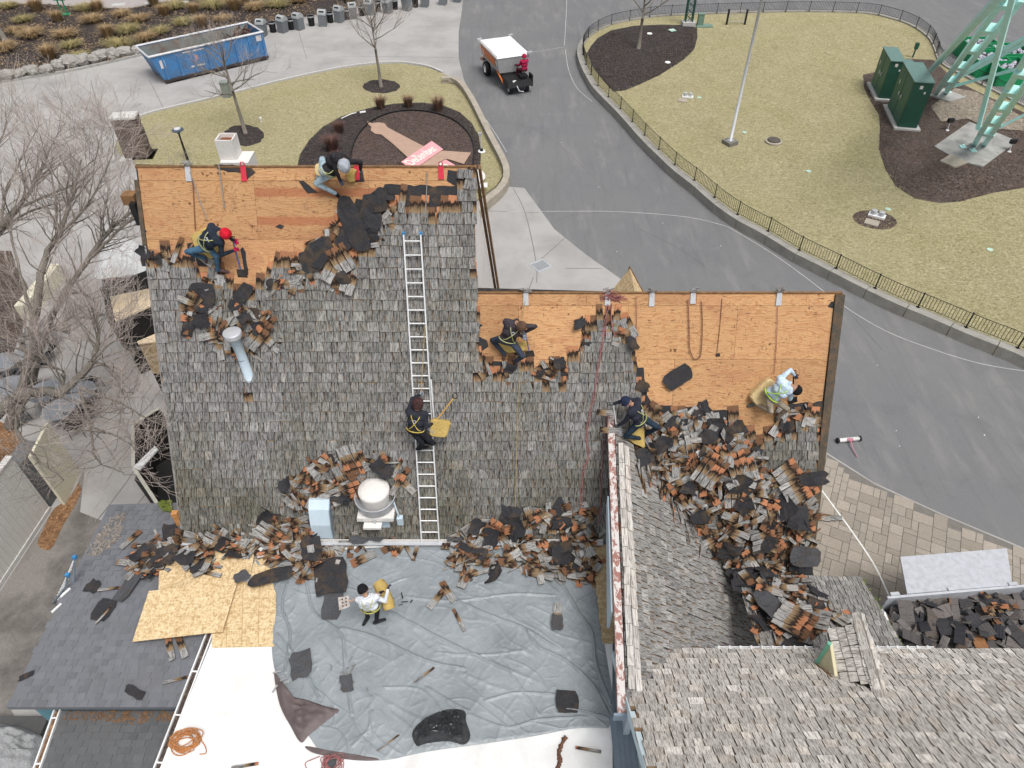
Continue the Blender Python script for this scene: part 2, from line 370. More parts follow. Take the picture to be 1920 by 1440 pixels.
pts=GP(ROADL,.004)+[V((120,pp[1],.004)) for pp in [(0,6)]]+[V((160,250,.004)),V((-20,250,.004))]
m=MB(); m.sheet(pts); struct('asphalt_road',m,M_ASPH)
# upper path beyond the planting bed with white blocks painted on it
# ---- joints and painted seams
M_JOINT=plain('joint_sealant',(.16,.155,.15),.9); M_LINE=dirty('worn_white_line',(.52,.52,.51),(.3,.3,.3),.8,3,.9,30)
M_CRACK=plain('dark_crack',(.115,.115,.118),.9)
def strips(name,lines,z,wd,mat):
    m=MB()
    for L in lines:
        P=smoothpath(GP(L,z),4) if len(L)>2 else GP(L,z)
        n=len(P)
        for i in range(n-1):
            d=(P[i+1]-P[i]); 
            if d.length<1e-6: continue
            s=V((-d.y,d.x,0)).normalized()*wd/2
            m.add([P[i]-s,P[i]+s,P[i+1]+s,P[i+1]-s],[(0,3,2,1)])
    return struct(name,m,mat)
strips('road_line',[[(1063,-10),(1061,40),(1058,86)],[(1058,88),(980,100),(900,105)],[(1060,92),(1066,130),(1082,165),(1110,190)],
  [(950,397),(1050,396),(1165,397),(1290,407),(1365,425)],[(1365,425),(1440,470),(1500,512),(1580,572),(1660,620),(1750,655),(1840,682),(1930,697)],
  [(868,178),(900,210),(930,252),(950,285)]],.009,.035,M_LINE)
strips('road_crack',[[(975,-5),(972,40),(970,95)],[(900,230),(1000,240),(1080,300),(1150,370)],[(1045,412),(1080,402),(1130,398)],[(1340,0),(1380,120)],[(885,60),(888,150),(905,225)],[(1570,560),(1640,640),(1660,660)],[(1200,430),(1280,470),(1345,520)]],.0085,.018,M_CRACK)
strips('concrete_joint',[[(170,150),(190,230)],[(280,150),(310,210)],[(560,60),(575,110)],[(895,395),(1010,398)],[(962,352),(985,400),(1005,490),(1006,530)],[(1010,490),(1060,445)],[(1060,503),(1128,503)],[(1000,520),(985,560)],[(640,105),(860,108)],
  [(100,1075),(240,900),(320,760)],[(230,890),(400,892)],[(60,1180),(165,1062),(290,905)],[(170,1062),(250,1068)],[(90,240),(60,330)],[(20,175),(30,200)]],.006,.03,M_JOINT)
strips('salt_line',[[(1530,905),(1560,945),(1600,1000),(1640,1060),(1668,1120)]],.03,.05,plain('white_hose',(.7,.7,.68),.6))
# ---- paver patio with separate pavers
PAV=[(1440,770),(1545,848),(1640,908),(1760,963),(1920,1030),(2000,1065),(2050,1500),(1300,1500),(1300,1000)]
m=MB(); m.sheet(GP(PAV,.004)); patio=struct('paver_patio',m,plain('paver_sand',(.17,.16,.145),.95))
M_PAVER=[]
def mk_paver():
    t=NT('concrete_paver',.9,0,.2); n=t.noise(t.co('World'),24,4,.7); r=t.orand()
    c=t.ramp(r,[(0,(.27,.24,.20)),(.5,(.32,.285,.24)),(1,(.37,.33,.28))],'LINEAR'); c=t.mix(1.0,c,t.ramp(n,[(.3,.8),(.7,1.12)]),'MULTIPLY')
    w=t.noise(t.co('World'),1.1,4,.6); c=t.mix(t.math('MULTIPLY',t.ramp(w,[(.5,0.0),(.75,1.0)]),.4),c,(.25,.235,.21))
    t.col(c); t.bump(n,.004); return t.m
M_PAVER=mk_paver()
sizes={}
def pavmesh(a,b):
    if (a,b) not in sizes:
        q=MB(); q.box((0,0,.008),(a-.014,b-.014,.016)); q2=q.mesh('paver',M_PAVER); sizes[(a,b)]=q2
    return sizes[(a,b)]
ang=R(-27); u0=.195; cells=set(); np_=0; cand=[]
pc=G(1700,1050)
Mr=Matrix.Rotation(ang,4,'Z')
for j in range(-85,85):
    for i in range(-85,85):
        if (i,j) in cells: continue
        opts=[(2,2),(2,1),(3,2),(1,2),(2,2),(2,3)]; rnd.shuffle(opts)
        for a,b in opts+[(1,1)]:
            if all((i+x,j+y) not in cells for x in range(a) for y in range(b)):
                for x in range(a):
                    for y in range(b): cells.add((i+x,j+y))
                break
        p=pc+Mr@V(((i+a/2)*u0,(j+b/2)*u0,0)); q=proj((p.x,p.y,0))
        if inpoly(q[0],q[1],PAV) and edgedist(q[0],q[1],PAV)>8 and q[0]<1960 and 840<q[1]<1460 and not inpoly(q[0],q[1],[(1000,700),(1500,1150),(1640,1180),(1650,1250),(1920,1290),(1960,1460),(1000,1460)]):
            cand.append((q[2],a,b,p))
cand.sort(key=lambda c:c[0])
rest=MB()
for k,(d,a,b,p) in enumerate(cand):
    if k<300: piece('paver',pavmesh(a*u0,b*u0),Matrix.Translation(V((p.x,p.y,.005+rnd.random()*.003)))@Mr,patio)
    else: rest.box((p.x,p.y,.013),(a*u0-.014,b*u0-.014,.016),ang)
if rest.v: part('pavers',rest,M_PAVER,patio,kind='stuff')
# ---- top left planting bed, kerb, boulders
BED=[(-60,165),(0,152),(80,140),(160,125),(270,99),(400,72),(480,52),(560,34),(640,18),(700,6),(780,-14),(760,-60),(430,-60),(420,-12),(330,-2),(240,14),(170,12),(90,6),(0,4),(-60,4)]
gslab('mulch_bed',BED,0,.12,M_MULCH,0,at=0.0)
gsheet('upper_path',[(-80,3),(0,6),(90,8),(170,14),(240,16),(330,0),(420,-10),(430,-200),(-300,-200)],.134,plain('pink_concrete',(.36,.33,.32),.9))
m=MB()
for a,b in [(172,4),(222,8),(283,6),(341,4)]:
    c=G(a,b,.14); m.box((c.x,c.y,.14),(1.0,.7,.01),R(10))
struct('painted_marking',m,M_LINE)
kp=smoothpath(GP([(-60,166),(0,155),(80,143),(160,128),(270,103),(330,90)],0),4)
m=MB()
for i in range(len(kp)-1):
    d=(kp[i+1]-kp[i]).normalized(); s=V((-d.y,d.x,0))*.12
    m.prism([kp[i]-s+V((0,0,.13)),kp[i]+s+V((0,0,.13)),kp[i+1]+s+V((0,0,.13)),kp[i+1]-s+V((0,0,.13))],(0,0,-.13))
struct('kerb',m,plain('kerb_concrete',(.35,.345,.33),.9,0,.15,8))
M_ROCK=dirty('limestone_boulder',(.36,.345,.32),(.20,.19,.175),.6,3,.95,14,0,.02,.15,.25)
def rockmesh(seed,s=.5):
    import bmesh
    bm=bmesh.new(); bmesh.ops.create_icosphere(bm,subdivisions=3,radius=1); r=random.Random(seed); off=V((r.random()*9,r.random()*9,seed))
    for v in bm.verts:
        n=v.co.normalized(); q=V((round(n.x*1.5)/1.5,round(n.y*1.5)/1.5,round(n.z*1.5)/1.5))
        v.co=(n*.65+q*.35)*(1+.3*noise.noise(n*1.6+off)+.08*noise.noise(n*5+off)); v.co.x*=s*1.25; v.co.y*=s*.9; v.co.z*=s*.75
    me=bpy.data.meshes.new('boulder'); bm.to_mesh(me); bm.free(); me.materials.append(M_ROCK)
    return me
for k,(a,b,s) in enumerate([(16,147,.62),(40,143,.5),(62,139,.62),(90,136,.55),(111,129,.62),(133,123,.75),(157,119,.66),(176,116,.5),(193,111,.66),(214,107,.66),(235,103,.6),(257,99,.5),(-6,150,.6)]):
    p=G(a,b,.1); o=bpy.data.objects.new('boulder',rockmesh(k,s*.78)); link(o,None,(p.x,p.y,.12+s*.35)); o.rotation_euler=(0,0,k*1.3)
    tag(o,'rough grey limestone boulder edging the mulch bed, '+['second from the left','third from the left','fourth from the left, a wide one','fifth from the left','sixth from the left','tall one in the middle of the row','just right of the tall middle one','small one right of the middle','fifth from the dumpster','fourth from the dumpster','third from the dumpster','second from the dumpster','first at the left photo edge'][k],'boulder','boulders lined up along the mulch bed')
# ---- left lawn island
LAWN=[(238,262),(248,238),(262,224),(300,212),(380,193),(450,176),(520,158),(590,142),(640,132),(700,124),(750,122),(800,129),(835,143),(868,160),(885,190),(903,225),(920,262),(935,290),(943,312),(942,335),(930,352),(905,370),(870,400),(800,420),(500,420),(300,400),(268,330),(250,305)]
gslab('lawn',LAWN,0,.12,M_GRASS,0,at=0)
cp=smoothpath(GP([(215,305),(213,285),(222,258),(240,235),(262,221),(300,209),(380,190),(450,173),(520,155),(590,139),(640,129),(700,121),(750,119),(800,126),(830,138)],0),3)
m=MB()
for i in range(len(cp)-1):
    d=(cp[i+1]-cp[i]).normalized(); s=V((-d.y,d.x,0))*.08
    m.prism([cp[i]-s+V((0,0,.15)),cp[i]+s+V((0,0,.15)),cp[i+1]+s+V((0,0,.15)),cp[i+1]-s+V((0,0,.15))],(0,0,-.15))
struct('lawn_kerb',m,plain('pale_kerb',(.50,.49,.47),.9,0,.1,8))
def ell(cx,cy,rx,ry,n=28,a0=0,jit=.0):
    return [(cx+rx*math.cos(a0+2*PI*k/n)*(1+jit*math.sin(k*2.7)),cy+ry*math.sin(a0+2*PI*k/n)*(1+jit*math.cos(k*1.9))) for k in range(n)]
def mound(name,P,z,h,mat,kind='structure'):
    # low heaped mulch: rings shrinking inwards
    pts=GP(P,z); c=sum(pts,V((0,0,0)))/len(pts); m=MB(); rings=[]
    for f,hh in ((1,0),(.93,.55),(.75,.85),(.4,1.0)):
        rings.append([c+(p-c)*f+V((0,0,h*hh*(1+.15*math.sin(k*1.7)))) for k,p in enumerate(pts)])
    n=len(pts); vs=[p for r in rings for p in r]+[c+V((0,0,h))]
    fs=[(i*n+k,i*n+(k+1)%n,(i+1)*n+(k+1)%n,(i+1)*n+k) for i in range(3) for k in range(n)]+[(3*n+k,3*n+(k+1)%n,4*n) for k in range(n)]
    fs=[f[::-1] for f in fs]
    m.add(vs,fs); o=struct(name,m,mat,kind=kind); 
    return o
mound('tree_ring_mulch',ell(457,254,38,20,30,0,.05),.12,.08,M_MULCH); mound('tree_ring_mulch',ell(715,162,35,13,30,0,.05),.12,.06,M_MULCH)
BIGBED=[(556,318),(562,290),(580,262),(605,238),(640,218),(690,203),(740,194),(790,192),(830,197),(862,210),(884,230),(898,255),(902,285),(900,320),(880,350),(700,380),(560,380)]
mound('sign_bed_mulch',BIGBED,.12,.10,M_MULCH)
ring=[(658,300),(662,275),(676,248),(700,226),(735,212),(775,208),(815,213),(850,226),(874,246),(886,268),(888,292),(882,330),(860,370),(760,390),(680,370),(660,330)]
gsheet('sign_bed_floor',ring,.235,M_MULCHB,5)
rp=smoothpath(GP(ring,.235),5,True)
m=MB()
for i in range(len(rp)):
    a,b=rp[i],rp[(i+1)%len(rp)]; d=(b-a).normalized(); s=V((-d.y,d.x,0))*.02
    m.prism([a-s+V((0,0,.09)),a+s+V((0,0,.09)),b+s+V((0,0,.09)),b-s+V((0,0,.09))],(0,0,-.12))
solo('bed_edging',m,M_BLK,'black curved plastic edging round the brown sign bed','garden edging',rp[0])
# retaining wall of the left island: two courses of blocks and caps
wallP=[(828,146),(848,146),(864,158),(882,186),(900,222),(918,258),(934,288),(944,312),(943,335),(930,354),(908,372),(885,396),(870,410)]
def blockwall(name,label,path,top,inw,blen,courses,mat,sg,base=0,capover=.03,closed=False,skip=None,gap=.006):
    wp=smoothpath(GP(path,top),8); t=thing(name,label,'retaining wall',(wp[0].x,wp[0].y,0))
    # arclength
    L=[0]
    for a,b in zip(wp,wp[1:]): L.append(L[-1]+(b-a).length)
    def at(s):
        s=max(0,min(L[-1],s)); 
        for i in range(len(L)-1):
            if s<=L[i+1]: 
                f=(s-L[i])/(L[i+1]-L[i]+1e-9); p=wp[i].lerp(wp[i+1],f); d=(wp[i+1]-wp[i]).normalized(); return p,V((-d.y,d.x,0))*sg
        return wp[-1],V((0,0,0))
    hh=(top-base)/courses
    for c in range(courses):
        s=-(blen*.5 if c%2 else 0); z1=base+hh*(c+1)
        over=capover if c==courses-1 else 0
        while s<L[-1]:
            a=max(0,s)+gap; b=min(L[-1],s+blen)-gap; s+=blen
            if b-a<.08: continue
            if skip and skip((a+b)/2): continue
            k=max(1,int((b-a)/.5)); outer=[];inner=[]
            for q in range(k+1):
                p,nn=at(a+(b-a)*q/k); outer.append(V((p.x,p.y,z1-.004))-nn*(over-rnd.random()*.0)); inner.append(V((p.x,p.y,z1-.004))+nn*inw)
            m=MB(); m.prism(outer+inner[::-1],(0,0,-(hh-.008))); part('block',m,mat,t)
    return t,at,L[-1]
blockwall('retaining_wall','curved tan block wall round the left lawn beside the road',wallP,.48,.30,.62,3,M_BLOCKT,1)
# ---- right island
WALL=[(2060,735),(1990,703),(1907,662),(1822,628),(1745,595),(1673,565),(1605,532),(1543,500),(1487,472),(1435,440),(1383,412),(1340,382),(1300,347),(1263,318),(1230,287),(1200,257),(1160,212),(1117,168),(1104,150),(1090,123),(1083,97),(1088,78),(1105,60),(1140,43),(1187,33),(1229,27),(1300,23),(1400,20),(1500,18),(1620,21),(1680,33),(1720,48),(1750,70),(1762,92),(1775,118),(1830,147),(1880,172),(1930,197),(2050,257)]
ZL=.38
wp_=smoothpath(GP(WALL,.47),4)
m=MB(); m.prism([V((p.x,p.y,ZL)) for p in wp_]+[V((70,30,ZL)),V((60,5,ZL))],(0,0,-ZL+.01)); 
struct('lawn',m,M_GRASS)
bw,at_,LL=blockwall('retaining_wall','long grey block retaining wall round the large right lawn',WALL,.47,.36,1.7,1,M_BLOCK,-1,gap=.016)
# fence on the wall's inner edge: posts and bays
ft=thing('iron_fence','low black iron fence running along the grey block wall','fence',tuple(at_(0)[0].xy)+(.47,))
s=1.0; bays=[]
while s<LL-1.5:
    bays.append(s); s+=1.83
for s in bays:
    p,nn=at_(s); p=p+nn*.33; m=MB(); m.box((p.x,p.y,.47+.36),(.04,.04,.72)); m.box((p.x,p.y,.478),(.12,.12,.015)); part('post',m,M_BLK,ft)
for s in bays[:-1]:
    m=MB(); pa=[at_(s+1.83*q/15)[0]+at_(s+1.83*q/15)[1]*.33 for q in range(16)]
    m.tube([V((p.x,p.y,.47+.66)) for p in pa[::3]],.016,4); m.tube([V((p.x,p.y,.47+.10)) for p in pa[::3]],.012,4)
    for p in pa[1:-1]: m.box((p.x,p.y,.47+.38),(.014,.014,.56))
    part('picket_bay',m,M_BLK,ft,kind='stuff')
def lsheet(name,P,h,mat,jit=0): return mound(name,P,ZL,h,mat)
lsheet('mulch_bed',[(1100,100),(1108,86),(1120,72),(1145,57),(1190,48),(1240,46),(1290,47),(1307,52),(1308,70),(1302,92),(1285,110),(1262,125),(1235,142),(1200,158),(1172,170),(1150,172),(1130,150),(1112,125)],.09,M_MULCH)
BEDR=[(1618,140),(1640,135),(1660,150),(1700,110),(1750,112),(1790,150),(1850,180),(1930,215),(2000,300),(1990,360),(1920,352),(1860,362),(1800,378),(1760,381),(1715,372),(1680,350),(1660,318),(1648,280),(1650,240),(1648,215),(1632,190),(1620,165)]
lsheet('mulch_bed',BEDR,.06,M_MULCHR)
gs=MB(); gs.sheet(GP([(1745,200),(1790,165),(1830,172),(1920,220),(1920,245),(1850,240),(1815,222),(1765,228)],ZL+.09)); struct('leaf_litter',gs,mk_mulch('pale_leaf_litter',(.07,.055,.04),(.30,.26,.21),.1),kind='stuff')
# left back ground patches
gsheet('muddy_pavement',[(0,1110),(100,955),(130,945),(160,870),(150,960),(250,1000),(140,1120),(60,1230),(20,1330),(120,1500),(-80,1500),(-200,1300)],.005,M_CONCD)
gsheet('leaf_bed',[(55,870),(20,900),(-60,1000),(-60,800),(0,790),(40,810)],.006,M_LEAF)
gsheet('leaf_litter',[(122,940),(100,955),(85,985),(70,1020),(95,1030),(118,985),(150,930),(148,905),(135,925)],.012,M_LEAF,3)
gsheet('leaf_bed',[(-200,560),(0,470),(30,500),(60,560),(40,620),(10,690),(-60,760),(-200,780)],.008,M_MULCHR,3)
gsheet('soil_patch',[(190,520),(300,520),(300,700),(230,650),(200,600)],.007,M_MULCHR)
# ================================================================ MAIN STEEP ROOFED BUILDING
MAIN=Plane((0,9.8,3.3),(1,0,0),(0,1,1.79))
EXPO=.235; SHL=.60
WID=[.11,.14,.165,.19,.22,.25]
def sh_geo(w,uo,y0=0.0,y1=SHL,lift=.034,bow=0.0,th=.020):
    vs=[];ys=[y0,(y0+y1)/2,y1]
    L=y1-y0
    for y in ys:
        f=(y-y0)/L; zb=lift*(1-f)+bow*4*f*(1-f); t_=th*(1-f)+.004*f
        for x in (-w/2,w/2): vs.append((x,y-y0,zb)); vs.append((x,y-y0,zb+t_))
    # idx: y row r: 4r + (0 bl,1 tl,2 br,3 tr)
    fs=[];uv=[]
    def U(i): 
        x=vs[i][0]; y=vs[i][1]+y0; return (x+uo,y)
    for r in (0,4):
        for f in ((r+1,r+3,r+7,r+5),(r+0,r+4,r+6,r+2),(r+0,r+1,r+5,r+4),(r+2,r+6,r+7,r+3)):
            fs.append(f); q=[U(i) for i in f]; uv.append(q if f[0]==r+1 else [(a,.405) for a,b in q])  # sides and butts sample the dark stain colour as painted shadow lines
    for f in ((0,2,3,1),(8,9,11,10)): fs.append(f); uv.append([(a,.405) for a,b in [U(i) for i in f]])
    return vs,fs,uv
_shm={}
def clipy(v,vmax): return SHL if v+SHL<=vmax else max(.1,math.floor((vmax-v)*20)/20)
def sh_mesh(w,var,mat,y1=SHL):
    k=(w,var,mat.name,y1)
    if k not in _shm:
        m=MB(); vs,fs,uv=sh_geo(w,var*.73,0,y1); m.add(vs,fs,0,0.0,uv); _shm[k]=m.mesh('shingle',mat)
    return _shm[k]
def layout(pl,u0,u1,v0,v1,pred,expo=EXPO,seed=1,wob=.03,over=0,widths=WID,gap=.011):
    r=random.Random(seed); out=[]; k=0; v=v0
    while v<v1:
        u=u0-r.random()*.03
        while u<u1:
            w=r.choice(widths); uc=u+w/2; u+=w+gap+ (r.random()*.010)
            vv=v+wob*noise.noise(V((uc*1.3,k*3.1,seed)))+r.uniform(-.007,.007)
            if r.random()<.03: vv-=r.uniform(.01,.03)
            if pred(uc,vv,r): out.append((uc,vv,w,r.uniform(-.02,.02),r.uniform(0,.006),r.randrange(8)))
        v+=expo; k+=1
    return out
def put_shingles(lst,parent,n_ind,mat):
    """lst: (matrix,w,var). the n_ind largest in the picture become parts, the rest one part"""
    S=[]
    for M,w,var,y1 in lst:
        q=proj(M@V((0,.12,0))); S.append((w/q[2]**2*(1 if -20<q[0]<1940 and -20<q[1]<1460 else 0),M,w,var,y1))
    S.sort(key=lambda a:-a[0])
    for s,M,w,var,y1 in S[:n_ind]: piece('shingle',sh_mesh(w,var,mat,y1),M,parent)
    m=MB()
    for s,M,w,var,y1 in S[n_ind:]:
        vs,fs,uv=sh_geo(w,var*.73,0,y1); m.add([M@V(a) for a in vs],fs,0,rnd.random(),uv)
    if m.v: part('shingles',m,mat,parent,kind='stuff')
bld=thing('steep_roofed_building','steep cedar roofed building with half its roof stripped to bare plywood','building',(-.8,12,0))
def uvp(pl,P): return [pl.puv(a,b) for a,b in P]
M_UNDER=M_FELT
M_SIDING=dirty('white_siding',(.84,.81,.79),(.6,.56,.53),.4,2,.7,30,0,.001)
M_WALLB=plain('cream_wall',(.50,.46,.36),.8)
m=MB()
TALL=[(253,308),(890,320),(888,1006),(345,1003)]; RIGHT=[(888,541),(1578,560),(1508,1066),(1150,1066),(1148,1006),(888,1006)]
for Pp in (TALL,RIGHT): m.prism([MAIN.P(u,v,-.02) for u,v in uvp(MAIN,Pp)],MAIN.n*-.13)
roof=part('roof',m,[M_UNDER],bld)
uT0,vT=MAIN.puv(253,308); uT1,_=MAIN.puv(890,320); vT=(vT+_)/2
uR0=uT1; uR1,vR=MAIN.puv(1578,560); vR=(vR+MAIN.puv(888,541)[1])/2
vLow=MAIN.puv(1508,1066)[1]
# walls and rear slopes
def yz(v): q=MAIN.P(0,v); return q.y,q.z
yr,zr=yz(vT); yr2,zr2=yz(vR)
def gable(x0,x1,yr,zr,zb,mat,name='wall',zlow=0,dy=.22):
    run=(zr-zb)/1.79
    m=MB(); m.prism([V((x1,yr-run+dy,zb)),V((x1,yr-.05,zr-.2)),V((x1,yr+.05,zr-.2)),V((x1,yr+run-dy,zb)),V((x1,yr+run-dy,zlow)),V((x1,yr-run+dy,zlow))],(x0-x1,0,0)); return part(name,m,mat,bld)
gable(uT0+.1,uT1-.06,yr,zr,3.3,M_SIDING); gable(uT1,uR1-.25,yr2,zr2,2.3,M_WALLB)
def rear(u0,u1,yr,zr,zb,mat):
    run=(zr-zb)/1.79; n=V((0,1.79,1)).normalized(); m=MB()
    a=[V((u0,yr,zr)),V((u1,yr,zr)),V((u1,yr+run,zb)),V((u0,yr+run,zb))]; m.prism(a,(0,0,-.2)); return m
gw=MB(); gw.prism([V((uT1-.04,yr,zr-.25)),V((uT1+.42,yr+(zr-3.3)/1.79-.1,3.2)),V((uT1-.04,yr-(zr-3.3)/1.79+.25,3.2))],(-.04,0,0)); part('gable_panel',gw,M_SIDING,bld)
m=rear(uT0,uT1-.02,yr,zr,3.0,0); part('rear_roof',m,M_SH,bld)
m=rear(uT1+.02,uR1,yr2,zr2,2.3,0); part('rear_roof',m,M_SH,bld)
# brown trim boards down the rear rake of the white gable end
run=(zr-3.0)/1.79
M_BRN=plain('brown_trim',(.22,.12,.055),.7,0,.3,9)
for k,off in enumerate((.0,.09)):
    m=MB(); m.prism([V((uT1+.03+off,yr+.05,zr-.06)),V((uT1+.03+off,yr+.25,zr-.06)),V((uT1+.46+off,yr+run+.1,3.0)),V((uT1+.46+off,yr+run-.12,3.0))],(-.05,0,0)); part('rake_board',m,M_BRN,bld)
# ridge boards and left / right rake edges
for u0_,u1_,vv in ((uT0,uT1,vT),(uR0,uR1,vR)):
    m=MB(); a=MAIN.P(u0_,vv,.0); b=MAIN.P(u1_,vv,.0); m.box(((a.x+b.x)/2,a.y+.015,a.z+.0),(b.x-a.x,.05,.06)); part('ridge_board',m,M_BRN,bld)
M_OLDW=dirty('mossy_old_wood',(.085,.075,.06),(.20,.12,.07),.7,6,.95,30,0,.01,.1,.3)
uRe,vRe=MAIN.puv(1508,1066)
m=MB(); m.prism([MAIN.P(uR1-.16,vR-.02,.05),MAIN.P(uR1+.05,vR-.02,.05),MAIN.P(uR1+.05,vLow,.05),MAIN.P(uR1-.10,vLow,.05)],MAIN.n*-.16); part('rake_board',m,M_OLDW,bld)
m=MB(); m.prism([MAIN.P(uT0-.05,vT-.25,.03),MAIN.P(uT0+.04,vT-.25,.03),MAIN.P(uT0+.04,vT-1.75,.03),MAIN.P(uT0-.05,vT-1.75,.03)],MAIN.n*-.2); part('rake_board',m,M_OLDW,bld)
m=MB(); m.prism([MAIN.P(uT0-.04,vT-1.76,.02),MAIN.P(uT0+.03,vT-1.76,.02),MAIN.P(uT0+.03,0,.02),MAIN.P(uT0-.04,0,.02)],MAIN.n*-.2); part('rake_board',m,plain('grey_rake',(.22,.21,.2),.9,0,.2,8),bld)
# plywood panels
GAPV=.006
def panel(u0,u1,v0,v1,tint,tilt=0):
    m=MB(); c=[MAIN.P(u0+.003,v0+.003,.002),MAIN.P(u1-.003,v0+.003,.002),MAIN.P(u1-.003,v1-.003,.002),MAIN.P(u0+.003,v1-.003,.002)]
    n=MAIN.n*-.02; bot=[p+n for p in c]
    m.add(c+bot,[(0,1,2,3),(4,7,6,5),(0,4,5,1),(1,5,6,2),(2,6,7,3),(3,7,4,0)],0,tint); part('plywood_panel',m,M_PLY,bld)
def panels(u0,u1,vtop,rows,off0,red):
    v=vtop-.27; seg=[]
    x=u0; 
    while x<u1: panel(x,min(u1,x+2.44),v,vtop-.01,0); x+=2.44
    for r in range(rows):
        x=u0-(off0[r%2]); 
        while x<u1:
            a=max(u0,x); b=min(u1,x+2.44)
            if b-a>.05: panel(a,b,v-1.22,v,1.0 if (r,round(x-u0+off0[r%2]))in red else 0.0)
            x+=2.44
        v-=1.22
panels(uT0+.04,uT1,vT,2,(0,1.22),{(0,2),(0,5)}); panels(uR0,uR1-.16,vR,3,(1.5,.4),set())
# ---- shingle field
TEAR=[(250,494),(370,497),(400,515),(425,548),(450,560),(480,556),(500,520),(535,505),(580,503),(610,520),(650,515),(685,478),(702,430),(716,398),(735,388),(858,388),(862,318),(893,318),(894,560),(897,690),(970,690),(985,708),(1060,706),(1076,668),(1084,642),(1094,612),(1112,600),(1130,596),(1150,604),(1165,626),(1184,644),(1193,700),(1200,765),(1216,800),(1300,800),(1385,812),(1402,838),(1432,836),(1442,828),(1456,808),(1482,792),(1560,792)]
HOLE=[(436,540),(452,520),(482,522),(490,552),(460,575)]
def predT(u,v,r):
    q=proj(MAIN.P(u,v+EXPO*.5)); px,py=q[0],q[1]
    if u<uT0-.01 or u>uR1-.10: return False
    if v+.13>(vT if u<uT1 else vR)+.02: return False
    lim=interp(px,TEAR)+r.gauss(0,6)+9*noise.noise(V((px*.05,py*.05,0)))
    if py<lim: return False
    if py-lim<28 and r.random()<.20: return False
    z=MAIN.P(u,v).z
    if u<2.25 and z<3.22: return False
    if u>=2.25 and z<2.35: return False
    if abs(px-469)<5 and 728<py<750: return False
    return True
L=layout(MAIN,uT0+.03,uR1-.08,-.75,vT,predT,seed=3)
lst=[]
for (u,v,w,ro,h,var) in L:
    q=proj(MAIN.P(u,v+.12)); top=interp(q[0],TEAR); loose=(q[1]-top)<34
    rr=ro+(rnd.gauss(0,.11) if loose else 0)
    M=MAIN.M(u,v,.004+h+(rnd.random()*.012 if loose else 0),rr)
    lst.append((M,w,var,clipy(v,(vT if u<uT1 else vR)+.02)))
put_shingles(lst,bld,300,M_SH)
# felt strips showing under the torn edge
def scrap_geo(m,pl,u,v,h,w,l,rot,jag=.2,sag=.02,seed=0,n=12,tx=0,ty=0,th=.006):
    r=random.Random(seed); P=[]
    for k in range(n):
        # rectangle-ish outline with torn corners
        th_=2*PI*k/n; c,s=math.cos(th_),math.sin(th_); mm=max(abs(c),abs(s)); f=(1-jag*r.random())/mm
        P.append((c*f*w/2,s*f*l/2))
    M=pl.M(u,v,h,rot,tx,ty)
    so_=V((r.random()*9,r.random()*9,seed*.37)); fz=lambda x,y: max(0,sag*1.6*noise.noise(V((x*2.6,y*1.4,0))+so_)+sag*.3)+sag*.7*abs(noise.noise(V((x*1.2,y*4.5,3))+so_))
    vs=[M@V((x,y,fz(x,y))) for x,y in P]+[M@V((x*.55,y*.55,fz(x*.55,y*.55))) for x,y in P]; ctr=M@V((0,0,fz(0,0))); low=[p-pl.n*th for p in vs[:n]]
    N=n; m.add(vs+[ctr]+low,[(i,(i+1)%N,N+(i+1)%N,N+i) for i in range(N)]+[(N+i,N+(i+1)%N,2*N) for i in range(N)]+[(i,2*N+1+i,2*N+1+(i+1)%N,(i+1)%N) for i in range(N)]); m.sm=False
def scrap(pl,px,py,w,l,rot,label,group=None,h=.05,jag=.2,mat=None,seed=None,sag=.05,uv=None,tx=0,ty=0,name='felt_scrap',cat='roofing felt'):
    m=MB(); u,v=pl.puv(px,py) if uv is None else uv; seed=seed if seed is not None else int(px*7+py)
    scrap_geo(m,pl,u,v,h,w,l,rot,jag,sag,seed,14,tx,ty); c=pl.P(u,v,h)
    return solo(name,m,mat or M_FELT,label,cat,c,group)
def feltstrip(P,lab=None):   # torn strip lying flat on the boards, still nailed: part of the roof
    uv=[MAIN.puv(a,b) for a,b in P]; uv2=[]
    for i in range(len(uv)):
        a,b=uv[i-1],uv[i]; 
        n=max(1,int(math.hypot(a[0]-b[0],a[1]-b[1])/.12))
        for k in range(n): uv2.append((a[0]+(b[0]-a[0])*k/n+rnd.gauss(0,.012),a[1]+(b[1]-a[1])*k/n+rnd.gauss(0,.012)))
    m=MB(); m.prism([MAIN.P(u,v,.008) for u,v in uv2],MAIN.n*-.005); part('felt_strip',m,M_FELT,bld)
